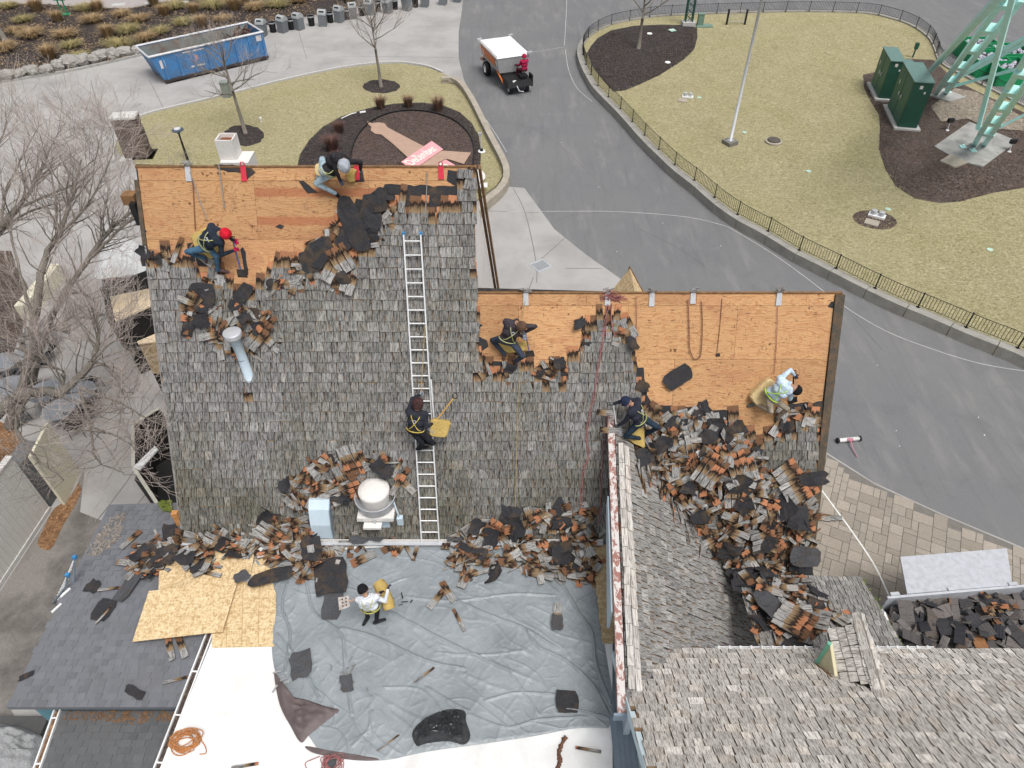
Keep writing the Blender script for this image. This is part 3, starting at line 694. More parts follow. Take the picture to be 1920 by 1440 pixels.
for P in ([(262,462),(280,470),(352,473),(352,458),(376,452),(395,470),(395,500),(265,500)],[(395,500),(420,530),(430,560),(470,570),(500,540),(520,505),(505,495),(540,490),(630,495),(640,520),(500,560),(450,585),(410,560)],
  [(525,487),(590,489),(590,498),(528,497)],[(630,455),(650,440),(668,372),(700,378),(712,365),(722,345),(868,350),(868,395),(740,400),(715,440),(700,500),(640,520)],
  [(840,320),(880,320),(880,350),(855,350),(838,338)],[(888,590),(905,612),(890,620)],[(890,628),(912,640),(915,650),(895,665)],[(893,675),(965,680),(975,700),(895,705)],[(975,655),(990,680),(1010,702),(1000,720),(975,710)],
  [(1010,690),(1080,694),(1078,675),(1090,640),(1092,610),(1074,605),(1078,598),(1145,590),(1172,600),(1168,610),(1188,640),(1196,690),(1206,690),(1212,740),(1225,760),(1310,764),(1325,772),(1360,768),(1385,775),(1388,800),(1400,830),(1300,820),(1200,800),(1150,650),(1085,660),(1060,720),(1010,715)],
  [(1435,850),(1450,800),(1480,757),(1545,752),(1548,800),(1470,800),(1450,850)],[(402,309),(470,311),(480,322),(462,340),(455,325),(430,322),(408,318)],[(560,340),(566,337),(598,362),(578,363)],[(452,470),(457,462),(467,517),(461,520)],[(1558,565),(1575,565),(1572,580),(1552,575)],[(262,430),(268,424),(274,434),(266,440)],
  [(516,425),(525,420),(534,424),(528,431)],[(1340,664),(1350,660),(1352,668),(1342,670)],[(660,330),(680,322),(684,342),(658,344)]): feltstrip(P)
# chimney, plumbing, rear dormer
def ptAbove(px,py,y):   # point on the ray at world depth y
    d=ray(px,py); t=y/d.y; return V((0,0,CAMZ))+d*t
# white flue behind the left ridge
c=ptAbove(428,308,yr+.55)
ch=thing('chimney_flue','white square metal flue rising behind the left plywood ridge','chimney',(c.x,c.y,c.z-.8))
M_CREAM=dirty('white_sheet_metal',(.74,.72,.69),(.6,.57,.54),.35,3,.5,20)
m=MB(); m.box((c.x+.14,c.y+.25,c.z-.45),(.62,.55,1.0)); part('flue_base',m,M_CREAM,ch)
m=MB(); 
for sx,sy,a,b in ((-.19,0,.03,.38),(.19,0,.03,.38),(0,-.19,.35,.03),(0,.19,.35,.03)): m.box((c.x+sx*.92,c.y+.28+sy*.92,c.z+.22),(a,b,.56))
part('flue_pipe',m,M_CREAM,ch)
m=MB(); m.box((c.x,c.y+.28,c.z+.40),(.33,.33,.02)); part('flue_opening',m,plain('rusty_inside',(.22,.08,.04),.9,0,.5,12),ch)
# rear dormer tip behind the right ridge
c=ptAbove(1181,503,yr2+1.6); yb=yr2+.2
m=MB(); a=ptAbove(1181,503,yr2+1.6); s_=.9
m.add([V((a.x,a.y,a.z)),V((a.x-s_,a.y,a.z-1.6)),V((a.x+s_,a.y,a.z-1.6)),V((a.x,yb,a.z)),V((a.x-s_,yb,a.z-1.6)),V((a.x+s_,yb,a.z-1.6))],[(0,1,2),(3,5,4),(0,3,4,1),(0,2,5,3),(1,4,5,2)])
dm=part('dormer',m,M_OSB,bld)
m=MB(); m.prism([a+V((0,.02,.03)),a+V((s_+.05,.02,-1.65)),a+V((s_-.05,.02,-1.65)),a+V((-.03,.02,-.08))],(0,.05,0)); part('dormer_trim',m,M_BRN,dm)
# old timber lookouts poking out of the left rake
for px,py,w_,h_,mt in ((245,371,.28,.22,M_BRN),(258,398,.12,.5,M_BLK)):
    p=MAIN.hit(px,py,-.15); m=MB(); m.box(p,(w_,.25,h_)); part('lookout_board',m,mt,bld)
# moss and exposed end grain at the lower left rake
p=MAIN.hit(333,972,-.02); m=MB(); m.box(p,(.14,.12,.5)); part('broken_fascia',m,plain('fresh_wood',(.50,.24,.09),.8,0,.3,9),bld)
# base flashing of the steep roof
a=MAIN.P(uT0,.0,.03); m=MB(); m.box(((uT0+2.2)/2,9.68,3.29),(2.2-uT0,.10,.02)); part('base_flashing',m,M_GALV,bld)
m=MB(); m.box(((uT0+2.2)/2,9.735,3.34),(2.2-uT0,.015,.07)); part('base_flashing',m,M_CREAM,bld)

# ================================================================ WING WITH CROSS GABLE, LOWER ROOFS
A_=V((0,0,CAMZ))+ray(1152,776)*MAIN.t(1152,776); B_=G(1172,1258,5.0)
rx=(A_-B_).normalized(); ph=V((rx.y,-rx.x,0)).normalized()   # points east
WT=1.1
uyW=(-ph+V((0,0,WT))).normalized()
WING=Plane(B_,rx,uyW)
if WING.n.z<0: print('wing normal flipped')
wing=thing('wing_building','grey shingled wing with cross gable and lower roofs beside the white flat roof','building',(4,6,0))
NEAR_Y=None
# near roof falls away from the camera
e1=G(1345,1223,3.95); 
NT_=.75
NEARR=Plane(e1,(-1,.0,0),(0,-1,NT_))
q=proj(NEARR.P(0,0))
Lr=(A_-B_).length
m=MB()
wA=WING.P(Lr,0,-.02); wB=WING.P(-.35,0,-.02)
m.prism([WING.P(Lr,0,-.02),WING.P(-.30,0,-.02),WING.P(-.30,-.6,-.02),WING.P(.6,-6.0,-.02),WING.P(Lr-1.6,-6.0,-.02),WING.P(Lr+.6,-2.6,-.02)],WING.n*-.12)
wroof=part('gable_roof',m,M_UNDER,wing)
def predW(u,v,r):
    if v>-.12 or u>Lr+.9: return False
    p=WING.P(u,v); q=proj(p)
    if (p-MAIN.p0).dot(MAIN.n)<-.12: return False
    if (p-NEARR.p0).dot(NEARR.n)<-.10 and NEARR.uv(p)[1]>-.15: return False
    if p.z<.8: return False
    return True
L=layout(WING,-.9,Lr+.9,-6.0,-.05,predW,seed=5,expo=.215,gap=.022)
lst=[(WING.M(u,v,.004+h,ro),w,var,clipy(v,.02)) for (u,v,w,ro,h,var) in L]
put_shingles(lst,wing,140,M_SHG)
# near roof
uN0,vN0=NEARR.puv(1168,1272); uNr,vNr=NEARR.puv(1240,1450)
xl=-(NEARR.P(uN0,vN0).x)   # left rake at constant x
ul=NEARR.uv(V((NEARR.P(uN0,vN0).x,0,0)))[0]
uE,vE=NEARR.puv(1790,1262); uE2,_=NEARR.puv(1990,1300)
ur=NEARR.puv(2100,1300)[0]
vt=NEARR.puv(1235,1500)[1]+1.0
m=MB(); m.prism([NEARR.P(ul,0,-.02),NEARR.P(ur,0,-.02),NEARR.P(ur,vt,-.02),NEARR.P(ul,vt,-.02)],NEARR.n*-.12)
nroof=part('near_roof',m,M_UNDER,wing)
DORM=[(1540,1210),(1560,1170),(1615,1155),(1668,1290),(1650,1322),(1560,1275)]
def nclip(u,v):
    for y in (.6,.5,.4,.3,.2):
        if (NEARR.P(u,v+y)-WING.p0).dot(WING.n)>-.03: return y
    return .15
def predN(u,v,r):
    p=NEARR.P(u,v)
    if (p-WING.p0).dot(WING.n)<-.02: return False
    if u>ul-.03 or u<ur: return False
    q=proj(p); return q[1]<1500
L=layout(NEARR,ur,ul,-.05,vt-.1,predN,seed=9,expo=.20,gap=.016,widths=[.14,.17,.2,.24,.28])
lst=[(NEARR.M(u,v,.004+h,ro),w,var,min(SHL,nclip(u,v))) for (u,v,w,ro,h,var) in L]
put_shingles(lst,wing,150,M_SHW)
# rake fascia of the near roof
m=MB(); a=NEARR.P(ul+.0,0,.03); b=NEARR.P(ul,vt,.03)
m.prism([a+V((-.06,0,0)),b+V((-.06,0,0)),b+V((.03,0,0)),a+V((.03,0,0))],(0,0,-.28)); part('fascia_board',m,dirty('pale_blue_paint',(.60,.72,.76),(.5,.6,.63),.3,3),wing)
# valley flashing between wing and near roof
def isec(pl1,pl2,px,py): pass
d=WING.n.cross(NEARR.n).normalized()
# a point common to both
Mx=Matrix(((WING.n.x,WING.n.y,WING.n.z),(NEARR.n.x,NEARR.n.y,NEARR.n.z),(d.x,d.y,d.z)))
pc_=Mx.inverted()@V((WING.p0.dot(WING.n),NEARR.p0.dot(NEARR.n),WING.p0.dot(d)))
if d.z<0: d=-d
def onz(z): return pc_+d*((z-pc_.z)/d.z)
va,vb=onz(3.8),onz(4.95)
mg=plain('lead_flashing',(.33,.325,.32),.6,.1,.12,8)
m=MB(); s1=NEARR.n.cross(d).normalized()*.10
if s1.y>0: s1=-s1
m.prism([va+NEARR.n*.04,vb+NEARR.n*.04,vb+s1+NEARR.n*.05,va+s1+NEARR.n*.05],NEARR.n*-.03); part('valley_flashing',m,mg,wing)
# eave gutter strip with clips along the near roof's far edge
g=MB()
for a_,b_ in (((1343,1222),(1542,1241)),((1660,1240),(1790,1252))):
    ua,ub=NEARR.puv(*a_)[0],NEARR.puv(*b_)[0]; pa,pb=NEARR.P(ua,-.04,.05),NEARR.P(ub,-.04,.05)
    g2=MB(); g2.box((pa+pb)/2,((pb-pa).length,.018,.02)); part('gutter_strip',g2,M_WHITE,wing)
    g3=MB(); g3.box((pa+pb)/2+V((0,.05,-.02)),((pb-pa).length,.02,.02)); 
    k=int((pb-pa).length/.23)
    for i in range(k+1):
        c=pa.lerp(pb,(i+.3)/(k+1)); g3.tube([c+V((.03*math.cos(t_),.02+.03*math.sin(t_),.03)) for t_ in [j*2*PI/8 for j in range(9)]],.007,4)
        g3.box(c+V((0,.03,0)),(.02,.09,.015))
    part('light_clip',g3,M_WHITE,wing,kind='stuff')
# ridge caps: rusty metal cap and grey wooden caps of the wing
m=MB(); n_=14
def rp_(u): return WING.P(u,0,.0)
capl=[rp_(u) for u in [-.75+(Lr+.75)*k/12 for k in range(13)]]
for i in range(12):
    a,b=capl[i],capl[i+1]; e=ph
    m.add([a-e*.165+V((0,0,.045)),b-e*.165+V((0,0,.045)),b-e*.02+V((0,0,.07)),a-e*.02+V((0,0,.07)),a-e*.165-V((0,0,.10)),b-e*.165-V((0,0,.10))],[(3,2,1,0),(0,1,5,4)])
part('metal_cap',m,M_RUST,wing)
m=MB(); a=capl[0]; m.box(a+V((-.12,-.02,-.04)),(.24,.05,.22)); part('cap_end',m,M_STEELB,wing)
u=-.28
while u<Lr-1.2:
    l=rnd.uniform(.42,.62); w_=.125
    for k,off in enumerate((.0,.125)):
        vs,fs,uv=sh_geo(w_,rnd.random()*3,0,l*1.0,.03,0,.02)
        # lay along the ridge, butt towards the camera
        B=Matrix.Translation(WING.P(u-.06,0,.06)+ph*(off+.06)-V((0,0,off*.75*WT)))@Matrix(((ph.x,rx.x,0,0),(ph.y,rx.y,0,0),(ph.z,rx.z,1,0),(0,0,0,1)))@Matrix.Rotation(rnd.gauss(0,.02),4,'Z')@Matrix.Rotation(.45 if k else -.1,4,'Y')
        q=MB(); q.add([B@V(p) for p in vs],fs,0,rnd.random(),[[(x,min(y,.2)) for x,y in k2] for k2 in uv]); part('ridge_shingle',q,M_SHW,wing)
    u+=l*.72
for u_ in (.9,1.6,2.2,2.6,3.4):
    c=WING.P(u_,-.30,.10); m=MB(); m.tube([c+V((.045*math.cos(t_),.02*math.sin(t_),.05*math.sin(t_))) for t_ in [j*2*PI/8 for j in range(9)]],.008,4); part('wire_hook',m,M_WHITE,wing)
# blue barge board hanging under the metal cap, west wall
w1,w0=WING.P(Lr*.64,0)-ph*.21,WING.P(Lr*.20,0)-ph*.21
m=MB(); m.prism([w1+V((0,0,-.10)),w0+V((0,0,-.10)),w0+V((0,0,-.75)),w0.lerp(w1,.05)+V((0,0,-1.0)),w1+V((0,0,-.45))],(.03,0,0)); part('barge_board',m,M_BLUEW,wing)
m=MB(); w2=WING.P(-.5,0)+ph*.12; w3=WING.P(Lr,0)+ph*.12
m.prism([V((w2.x,w2.y,4.4)),V((w3.x,w3.y,5.4)),V((w3.x,w3.y,0)),V((w2.x,w2.y,0))],(.12,0,0)); part('wall',m,plain('blue_grey_wall',(.42,.5,.55),.8),wing)
m=MB(); p=G(1420,1200,2.8); m.prism([V((2.35,3.2,0)),V((2.35,5.6,0)),V((5.5,6.4,0)),V((5.5,8.6,0)),V((7.4,8.6,0)),V((7.4,6.5,0)),V((9,6.4,0)),V((9,0.5,0)),V((2.2,.5,0))],(0,0,.9)); part('wall',m,plain('blue_grey_wall',(.42,.5,.55)),wing)
# low porch roof beyond the wing, falling away from the camera
e2=G(1560,1086,2.7); PORCH=Plane(e2,(-1,.03,0),(0,-1,.33))
up0=PORCH.puv(1418,1200)[0]-1.2; up1=PORCH.puv(1628,1110)[0]; 
m=MB(); m.prism([PORCH.P(up0+1.1,0,-.02),PORCH.P(up1,0,-.02),PORCH.P(up1,2.9,-.02),PORCH.P(up0+1.1,2.9,-.02)],PORCH.n*-.12); part('porch_roof',m,M_UNDER,wing)
L=layout(PORCH,up1,up0+1.1,-.04,2.8,lambda u,v,r:True,seed=12,expo=.16,widths=[.09,.11,.13,.16],wob=.03)
def wingok(u,v):
    p=PORCH.P(u,v); return (p-WING.p0).dot(WING.n)>-.05 and (p-MAIN.p0).dot(MAIN.n)>-.1
put_shingles([(PORCH.M(u,v,.004+h,ro*1.6),w,var,.4) for (u,v,w,ro,h,var) in L if wingok(u,v)],wing,40,M_SHG)
p1_,p2_=PORCH.P(up1-.02,0,.0),PORCH.P(up1-.02,2.6,.0)
m=MB(); 
for k in range(60):
    q=p1_.lerp(p2_,rnd.random()); m.box(q+V((rnd.gauss(0,.03),0,.03)),(.05,.04,.03),rnd.random()*3)
part('moss',m,plain('moss',(.10,.12,.045),.95,0,.4,20),wing,kind='stuff')
a=G(1415,1188,2.75); b=G(1428,1222,2.75); m=MB(); m.tube([a,a.lerp(b,.5)+V((0.03,0,.02)),b],.035,4); part('white_flashing',m,M_WHITE,wing)
# gable dormer on the near roof, facing away from the camera
bp=NEARR.hit(1529,1246)
zc=bp.z
while proj((bp.x,bp.y,zc))[1]>1207: zc+=.02   # top of the corner board, straight above its foot
rb=NEARR.hit(1655,1311); rf=G(1611,1159,rb.z); eb=NEARR.hit(1563,1273)
dmr=thing('shingled_dormer','small shingled dormer with cream side wall and green corner on the pale shingled roof','dormer',(bp.x,bp.y,bp.z))
rdn=(rf-rb).normalized()
n_=(rf-rb).cross(eb-rb).normalized()
if n_.z<0: n_=-n_
dW=Plane(rb,rdn,n_.cross(rdn))            # west slope; uy points up the slope
print('dormer west',dW.n,dW.uy,zc,rb,rf,eb)
sg=1 if dW.uy.z>0 else -1
if sg<0: dW=Plane(rb,-rdn,n_.cross(-rdn))
wv=V((-rdn.y,rdn.x,0)).normalized(); 
if wv.x>0: wv=-wv
def mir(p): d_=(p-rb).dot(wv); return p-wv*1.5*d_
dEn=(rf-rb).cross(mir(eb)-rb).normalized(); dEn=dEn if dEn.z>0 else -dEn; dE=Plane(rb,-dW.ux,dEn.cross(-dW.ux))
rl=(rf-rb).length
ef=dW.hit(1551,1186)
def droof(pl,e1_,e2_,nm):
    m=MB(); m.prism([rf-pl.n*.02,rb-pl.n*.02,e2_-pl.n*.02,e1_-pl.n*.02],pl.n*-.05); part(nm,m,M_UNDER,dmr)
    q=[pl.uv(p) for p in (rf,rb,e2_,e1_)]
    us=[a[0] for a in q]; vs_=[a[1] for a in q]
    L=layout(pl,min(us)-.02,max(us)+.02,min(vs_)-.03,-.03,lambda u,v,r: inpoly(u,v+.07,q),seed=4,expo=.16,widths=[.15,.18,.21,.25])
    for (u,v,w,ro,h,var) in L: piece('shingle',sh_mesh(w,var,M_SHW,min(.4,clipy(v,.02))),pl.M(u,v,.004+h,ro),dmr)
droof(dW,ef,eb,'dormer_roof'); droof(dE,mir(ef),mir(eb),'dormer_roof')
for k in range(9):
    c=rf.lerp(rb,(k-.2)/8.3)
    vs,fs,uv=sh_geo(.13,rnd.random(),0,.40,.03,0,.02)
    for s2 in (-1,1):
        B=Matrix.Translation(c+V((0,0,.05)))@Matrix(((-wv.x,-rdn.x,0,0),(-wv.y,-rdn.y,0,0),(0,-rdn.z,1,0),(0,0,0,1)))@Matrix.Rotation(s2*.7,4,'Y')@Matrix.Translation((s2*.06,-.05,0))
        q=MB(); q.add([B@V(p) for p in vs],fs,0,rnd.random(),[[(x,min(y,.2)) for x,y in k2] for k2 in uv]); part('ridge_shingle',q,M_SHW,dmr)
M_CRP=plain('cream_paint',(.62,.57,.38),.7)
ct=V((bp.x,bp.y,zc)); eb2=NEARR.hit(1562,1272)
m=MB(); m.prism([bp,ct,ct.lerp(V((eb2.x,eb2.y,eb2.z+.1)),1.0),eb2],(.06,0,0)); part('cheek_wall',m,M_CRP,dmr)
m=MB(); m.tube([bp,ct],.05,4); part('corner_board',m,plain('green_paint',(.16,.42,.30),.6),dmr)
m=MB(); m.prism([bp+V((-.03,0,.0)),eb2+V((-.03,0,.0)),eb2+V((-.03,0,.09)),bp+V((-.03,0,.09))],(-.03,0,0)); part('sill',m,M_BRN,dmr)
fl=NEARR.hit(1668,1315,.03); m=MB(); m.prism([fl+NEARR.ux*.14,fl-NEARR.ux*.12,fl-NEARR.ux*.09+NEARR.uy*.20,fl+NEARR.ux*.11+NEARR.uy*.20],NEARR.n*-.01); part('flashing',m,mg,dmr)
fa,fb=NEARR.hit(1563,1281,.04),NEARR.hit(1655,1322,.04); m=MB(); m.prism([fa,fb,fb+NEARR.uy*.09,fa+NEARR.uy*.09],NEARR.n*-.01); part('flashing',m,mg,dmr)
# ================================================================ FLAT ROOF, ANNEX ROOFS, TARP
ZF=3.2
annex=thing('flat_roof_annex','low annex with white membrane flat roof and grey asphalt shingle lean-to','building',(-3,7,0))
FR=[(470,1000),(1150,1000),(1148,1300),(1149,1560),(285,1560),(300,1440),(402,1190),(425,1100)]
def flatslab(P,z,th,mat,name,par): 
    m=MB(); m.prism(GP(P,z),(0,0,-th)); return part(name,m,mat,par)
flatslab(FR,ZF,.25,M_WHITE,'roof',annex)
m=MB(); m.prism([V((-6.6,9.7,2.9)),V((2.3,9.7,2.9)),V((2.3,1.0,2.9)),V((-6.6,1.0,2.9))],(0,0,-2.9)); part('wall',m,plain('blue_grey_wall',(.4,.5,.54)),annex)
def mk_asr(name,c1,c2):
    t=NT(name,.92,0,.2); w=t.co('World'); f=t.noise(w,90,3,.7); b=t.noise(w,.8,4,.6); r=t.math('FRACT',t.math('ADD',t.orand(),t.attr('tint')))
    c=t.ramp(f,[(.3,c1),(.7,c2)]); c=t.mix(1.0,c,t.ramp(r,[(0,.85),(1,1.12)]),'MULTIPLY'); c=t.mix(t.math('MULTIPLY',t.ramp(b,[(.45,0.0),(.7,1.0)]),.3),c,(.13,.125,.12))
    t.col(c); t.bump(f,.003); return t.m
M_ASR=mk_asr('asphalt_shingle',(.125,.132,.147),(.185,.193,.212)); M_ASR2=mk_asr('old_asphalt_shingle',(.085,.09,.095),(.14,.145,.152))
AR=[(205,946),(336,942),(350,1000),(480,1012),(440,1090),(398,1190),(342,1326),(12,1326)]
AZ=3.0; aroof=flatslab(AR,AZ,.12,M_ASR,'asphalt_roof',annex)
LR=[(112,1332),(340,1332),(296,1450),(275,1520),(40,1520),(62,1450)]
LZ=2.45; flatslab(LR,LZ,.12,M_ASR2,'lower_roof',annex)
tabm={}
def tabs(P,z,mat,par,n_ind,seed,wx=.165,dy=.145):
    r=random.Random(seed); W=GP(P,z); xs=[p.x for p in W]; ys=[p.y for p in W]; poly=[(p.x,p.y) for p in W]; L=[]
    j=0; y=min(ys)
    while y<max(ys):
        x=min(xs)-(.17 if j%2 else 0)-r.random()*.04
        while x<max(xs):
            w_=wx*r.choice((.8,1,1.25)); c=(x+w_/2,y+dy/2)
            if inpoly(c[0],c[1],poly) and edgedist(c[0],c[1],poly)>.05:
                q=proj((c[0],c[1],z)); 
                if q[1]<1470: L.append((q[2],c,w_))
            x+=.30+r.uniform(-.02,.05)
        y+=dy; j+=1
    L.sort(key=lambda a:a[0]); m=MB()
    for k,(d_,c,w_) in enumerate(L):
        key=(round(w_,3),mat.name)
        if k<n_ind:
            if key not in tabm:
                q=MB(); q.box((0,0,.004),(w_,dy,.011)); tabm[key]=q.mesh('shingle',mat)
            piece('shingle',tabm[key],Matrix.Translation((c[0],c[1],z))@Matrix.Rotation(.06,4,'X'),par)
        else: m.add([V((c[0]+sx*w_/2,c[1]+sy*dy/2,z+(.002 if s else .012)+(-.003 if sy>0 else .004))) for s in (1,0) for sx,sy in ((-1,-1),(1,-1),(1,1),(-1,1))],[(4,5,6,7),(0,4,7,3),(1,2,6,5),(0,1,5,4),(3,7,6,2)],0,r.random())
    if m.v: part('shingles',m,mat,par,kind='stuff')
tabs(AR,AZ,M_ASR,annex,240,3); tabs(LR,LZ,M_ASR2,annex,50,4)
m=MB(); m.prism([V((-10.3,11,2.88)),V((-6.7,11,2.88)),V((-6.7,6.1,2.88)),V((-10.2,6.1,2.88))],(0,0,-2.9)); part('wall',m,plain('teal_wall',(.10,.23,.28)),annex)
# gutters filled with leaves
def gutter(a,b,z,wd,nm,lf):
    p,q=G(*a,z),G(*b,z); d=(q-p).normalized(); s=V((-d.y,d.x,0)); 
    m=MB(); m.prism([p+s*.015,q+s*.015,q-s*.015,p-s*.015],(0,0,-.12)); m.prism([p+s*(wd+.015),q+s*(wd+.015),q+s*(wd-.015),p+s*(wd-.015)],(0,0,-.12)); m.prism([p+V((0,0,-.11)),q+V((0,0,-.11)),q+s*wd+V((0,0,-.11)),p+s*wd+V((0,0,-.11))],(0,0,-.02))
    L=(q-p).length
    for k in range(int(L/.9)+1):
        c=p+d*(.3+.9*k)+s*wd/2; m.box(c,(.03,wd,.02),math.atan2(d.y,d.x))
    g=part('gutter',m,M_WHITE,annex)
    m=MB(); m.prism([p+s*.02+V((0,0,-.05)),q+s*.02+V((0,0,-.05)),q+s*(wd-.02)+V((0,0,-.05)),p+s*(wd-.02)+V((0,0,-.05))],(0,0,-.05)); part('leaf_litter',m,lf,g,kind='stuff')
gutter((293,1462),(398,1188),3.12,.14,'',M_MULCHR); gutter((66,1462),(112,1330),2.52,.12,'',M_LEAF)
m=MB(); m.prism([V((1.97,5.65,3.23)),V((2.35,5.65,3.23)),V((2.9,.5,3.23)),V((1.97,.5,3.23))],(0,0,-.02))
for k in range(8): m.box((2.0+k*.1,3.1,3.24),(.012,5.0,.015))
part('seamed_panel',m,M_STEELB,annex)
# damp leaves and moss along the top of the lower roof, leaf patch on the lean-to
def litter(name,P,z,n,mat,par,s=.05,h=.02):
    W=[(p.x,p.y) for p in GP(P,z)]; xs=[p[0] for p in W]; ys=[p[1] for p in W]; m=MB(); k=0
    while k<n:
        x,y=rnd.uniform(min(xs),max(xs)),rnd.uniform(min(ys),max(ys))
        if not inpoly(x,y,W): continue
        k+=1; a=rnd.random()*6.28; l=s*rnd.uniform(.4,1.4); c=V((x,y,z+rnd.random()*h+.012)); d=V((math.cos(a),math.sin(a),rnd.uniform(-.3,.3)))*l; e=V((-math.sin(a),math.cos(a),rnd.uniform(-.3,.3)))*l*.35
        m.add([c-d,c+e,c+d,c-e],[(0,1,2,3)],0,rnd.random())
    if par: return part(name,m,mat,par,kind='stuff')
    return struct(name,m,mat,kind='stuff')
M_LF=dirty('dead_leaves',(.22,.12,.06),(.08,.05,.03),.6,20,.9,40,0,0)
litter('leaf_litter',[(205,975),(235,960),(228,1010),(180,1045),(160,1040)],AZ,420,dirty('grey_needles',(.28,.25,.22),(.12,.1,.08),.5,20,.9,40,0,0),annex,.05,.03)
litter('leaf_litter',[(125,1334),(335,1334),(330,1352),(250,1358),(180,1352),(120,1350)],LZ,300,M_LF,annex,.04,.02)
litter('moss',[(296,942),(322,940),(324,962),(305,958)],AZ+.02,200,plain('moss_green',(.13,.16,.03),.95,0,.4,20),annex,.05,.06)
# OSB sheets
def sheetobj(P,z,th,label,mat=None,tilt=None,name='osb_sheet',cat='board',z2=None):
    W=[G(a,b,z if z2 is None else zz) for (a,b),zz in zip(P,(z2 or [z]*len(P)))]; c=sum(W,V((0,0,0)))/len(W); m=MB(); m.prism(W,(0,0,-th)); return solo(name,m,mat or M_OSB,label,cat,c)
sheetobj([(400,1092),(517,1090),(517,1212),(397,1214)],ZF+.02,.018,'osb sheet with a printed grid lying on the white roof beside the tarp')
gr=strips('print',[[(400+a,1093),(388+a,1212)] for a in ()] or [[(428,1094),(424,1212)],[(456,1094),(453,1212)],[(486,1094),(484,1212)],[(400,1122),(516,1121)],[(399,1150),(516,1149)],[(398,1180),(516,1179)]],ZF+.0235,.008,plain('grid_print',(.33,.22,.1)))
gr['kind']='structure'
sheetobj([(300,1030),(480,1017),(470,1078),(440,1100),(330,1112),(297,1108)],ZF+.05,.02,'large pale osb sheet half covered by torn shingles',z2=[3.1,3.27,3.27,3.27,3.2,3.1])
sheetobj([(279,1108),(445,1091),(417,1184),(248,1203)],ZF+.1,.02,'front pale osb sheet overlapping the asphalt shingles and the gutter',z2=[3.24,3.33,3.33,3.16])
sheetobj([(480,1040),(520,1035),(518,1078),(470,1080)],ZF+.03,.018,'small osb offcut between the large sheet and the tarp')
sheetobj([(1100,1020),(1150,1020),(1151,1206),(1120,1206)],ZF+.02,.018,'narrow osb strip between the tarp and the rusty cap',M_OSB2)
# ---- silver tarp
def crv(P,z=ZF): return smoothpath(GP(P,z),6)
TB=crv([(470,1052),(520,1036),(620,1032),(720,1026),(830,1024),(950,1028),(1060,1040),(1100,1052)])
TR=crv([(1100,1052),(1118,1100),(1126,1160),(1137,1230),(1148,1300),(1150,1345),(1140,1366)])
TBt=crv([(600,1412),(660,1421),(720,1426),(800,1410),(900,1396),(1000,1381),(1080,1366),(1140,1366)])
TLf=crv([(470,1052),(505,1090),(517,1130),(510,1180),(512,1240),(528,1290),(560,1350),(600,1412)])
def samp(c,f):
    x=f*(len(c)-1); i=min(int(x),len(c)-2); return c[i].lerp(c[i+1],x-i)
# main folds as (pixel line, height, width)
FOLDS=[([(860,1130),(930,1160),(980,1178),(1045,1218)],.05,.05),([(640,1180),(700,1195),(800,1240),(870,1255)],.05,.05),([(735,1150),(800,1185),(880,1225),(960,1262)],.055,.045),([(990,1185),(1010,1215),(1060,1240),(1110,1285),(1140,1340)],.06,.05),
 ([(1055,1100),(1085,1150),(1110,1190),(1118,1250),(1145,1320)],.07,.05),([(540,1095),(530,1140),(545,1190),(535,1260)],.06,.04),([(575,1090),(590,1150),(640,1190),(648,1260),(660,1340)],.05,.045),([(800,1290),(850,1320),(880,1335)],.035,.04),([(610,1085),(680,1110),(760,1085)],.03,.04),
 ([(760,1120),(850,1128),(960,1115),(1040,1118)],.03,.04),([(910,1315),(970,1300),(1060,1305)],.03,.04),([(880,1340),(950,1365),(1010,1350),(1100,1345)],.03,.04),([(520,1190),(560,1240),(600,1310)],.035,.05),([(820,1225),(900,1230),(980,1222)],.03,.035),([(700,1335),(690,1370),(660,1400)],.025,.04),([(1050,1330),(1090,1335),(1140,1348)],.06,.04),([(600,1200),(630,1240),(640,1250)],.03,.03),([(720,1290),(790,1295),(830,1340),(860,1400)],.025,.04),([(950,1250),(990,1310),(1010,1340)],.03,.035)]
FW=[([ (p.x,p.y) for p in smoothpath(GP(P,ZF),5)],h,w_) for P,h,w_ in FOLDS]
def tarph(x,y):
    q=V((x,y,0)); h=.018+.010*noise.fractal(q*1.1,1.0,2.0,4)
    wr=V((x+.25*noise.noise(q*1.3),y+.25*noise.noise(q*1.3+V((5,2,0))),0))
    # fine directional creases
    a=abs(noise.noise(V(((wr.x*.55+wr.y*.9)*2.3,(wr.x*.9-wr.y*.55)*.55,1.7)))); h+=.020*max(0,1-a*11)**1.3
    b=abs(noise.noise(V(((wr.x*.8-wr.y*.6)*3.1,(wr.x*.6+wr.y*.8)*.8,7.7)))); h+=.013*max(0,1-b*11)**1.3
    c=abs(noise.noise(q*4.2+V((0,0,3)))); h+=.008*max(0,1-c*9)
    for L,hh,w_ in FW:
        x0=min(p[0] for p in L)-.3; x1=max(p[0] for p in L)+.3
        if x<x0 or x>x1: continue
        m=9
        for i in range(len(L)-1):
            ax,ay=L[i]; bx,by=L[i+1]; dx,dy=bx-ax,by-ay; t=max(0,min(1,((x-ax)*dx+(y-ay)*dy)/(dx*dx+dy*dy+1e-9)))
            m=min(m,(x-ax-t*dx)**2+(y-ay-t*dy)**2)
        m=math.sqrt(m); h+=hh*max(0,1-m/(w_*1.15))**1.8*1.25
    return h
NU,NV=330,260; vs=[];fs=[]
c00,c10,c01,c11=TB[0],TB[-1],TBt[0],TBt[-1]
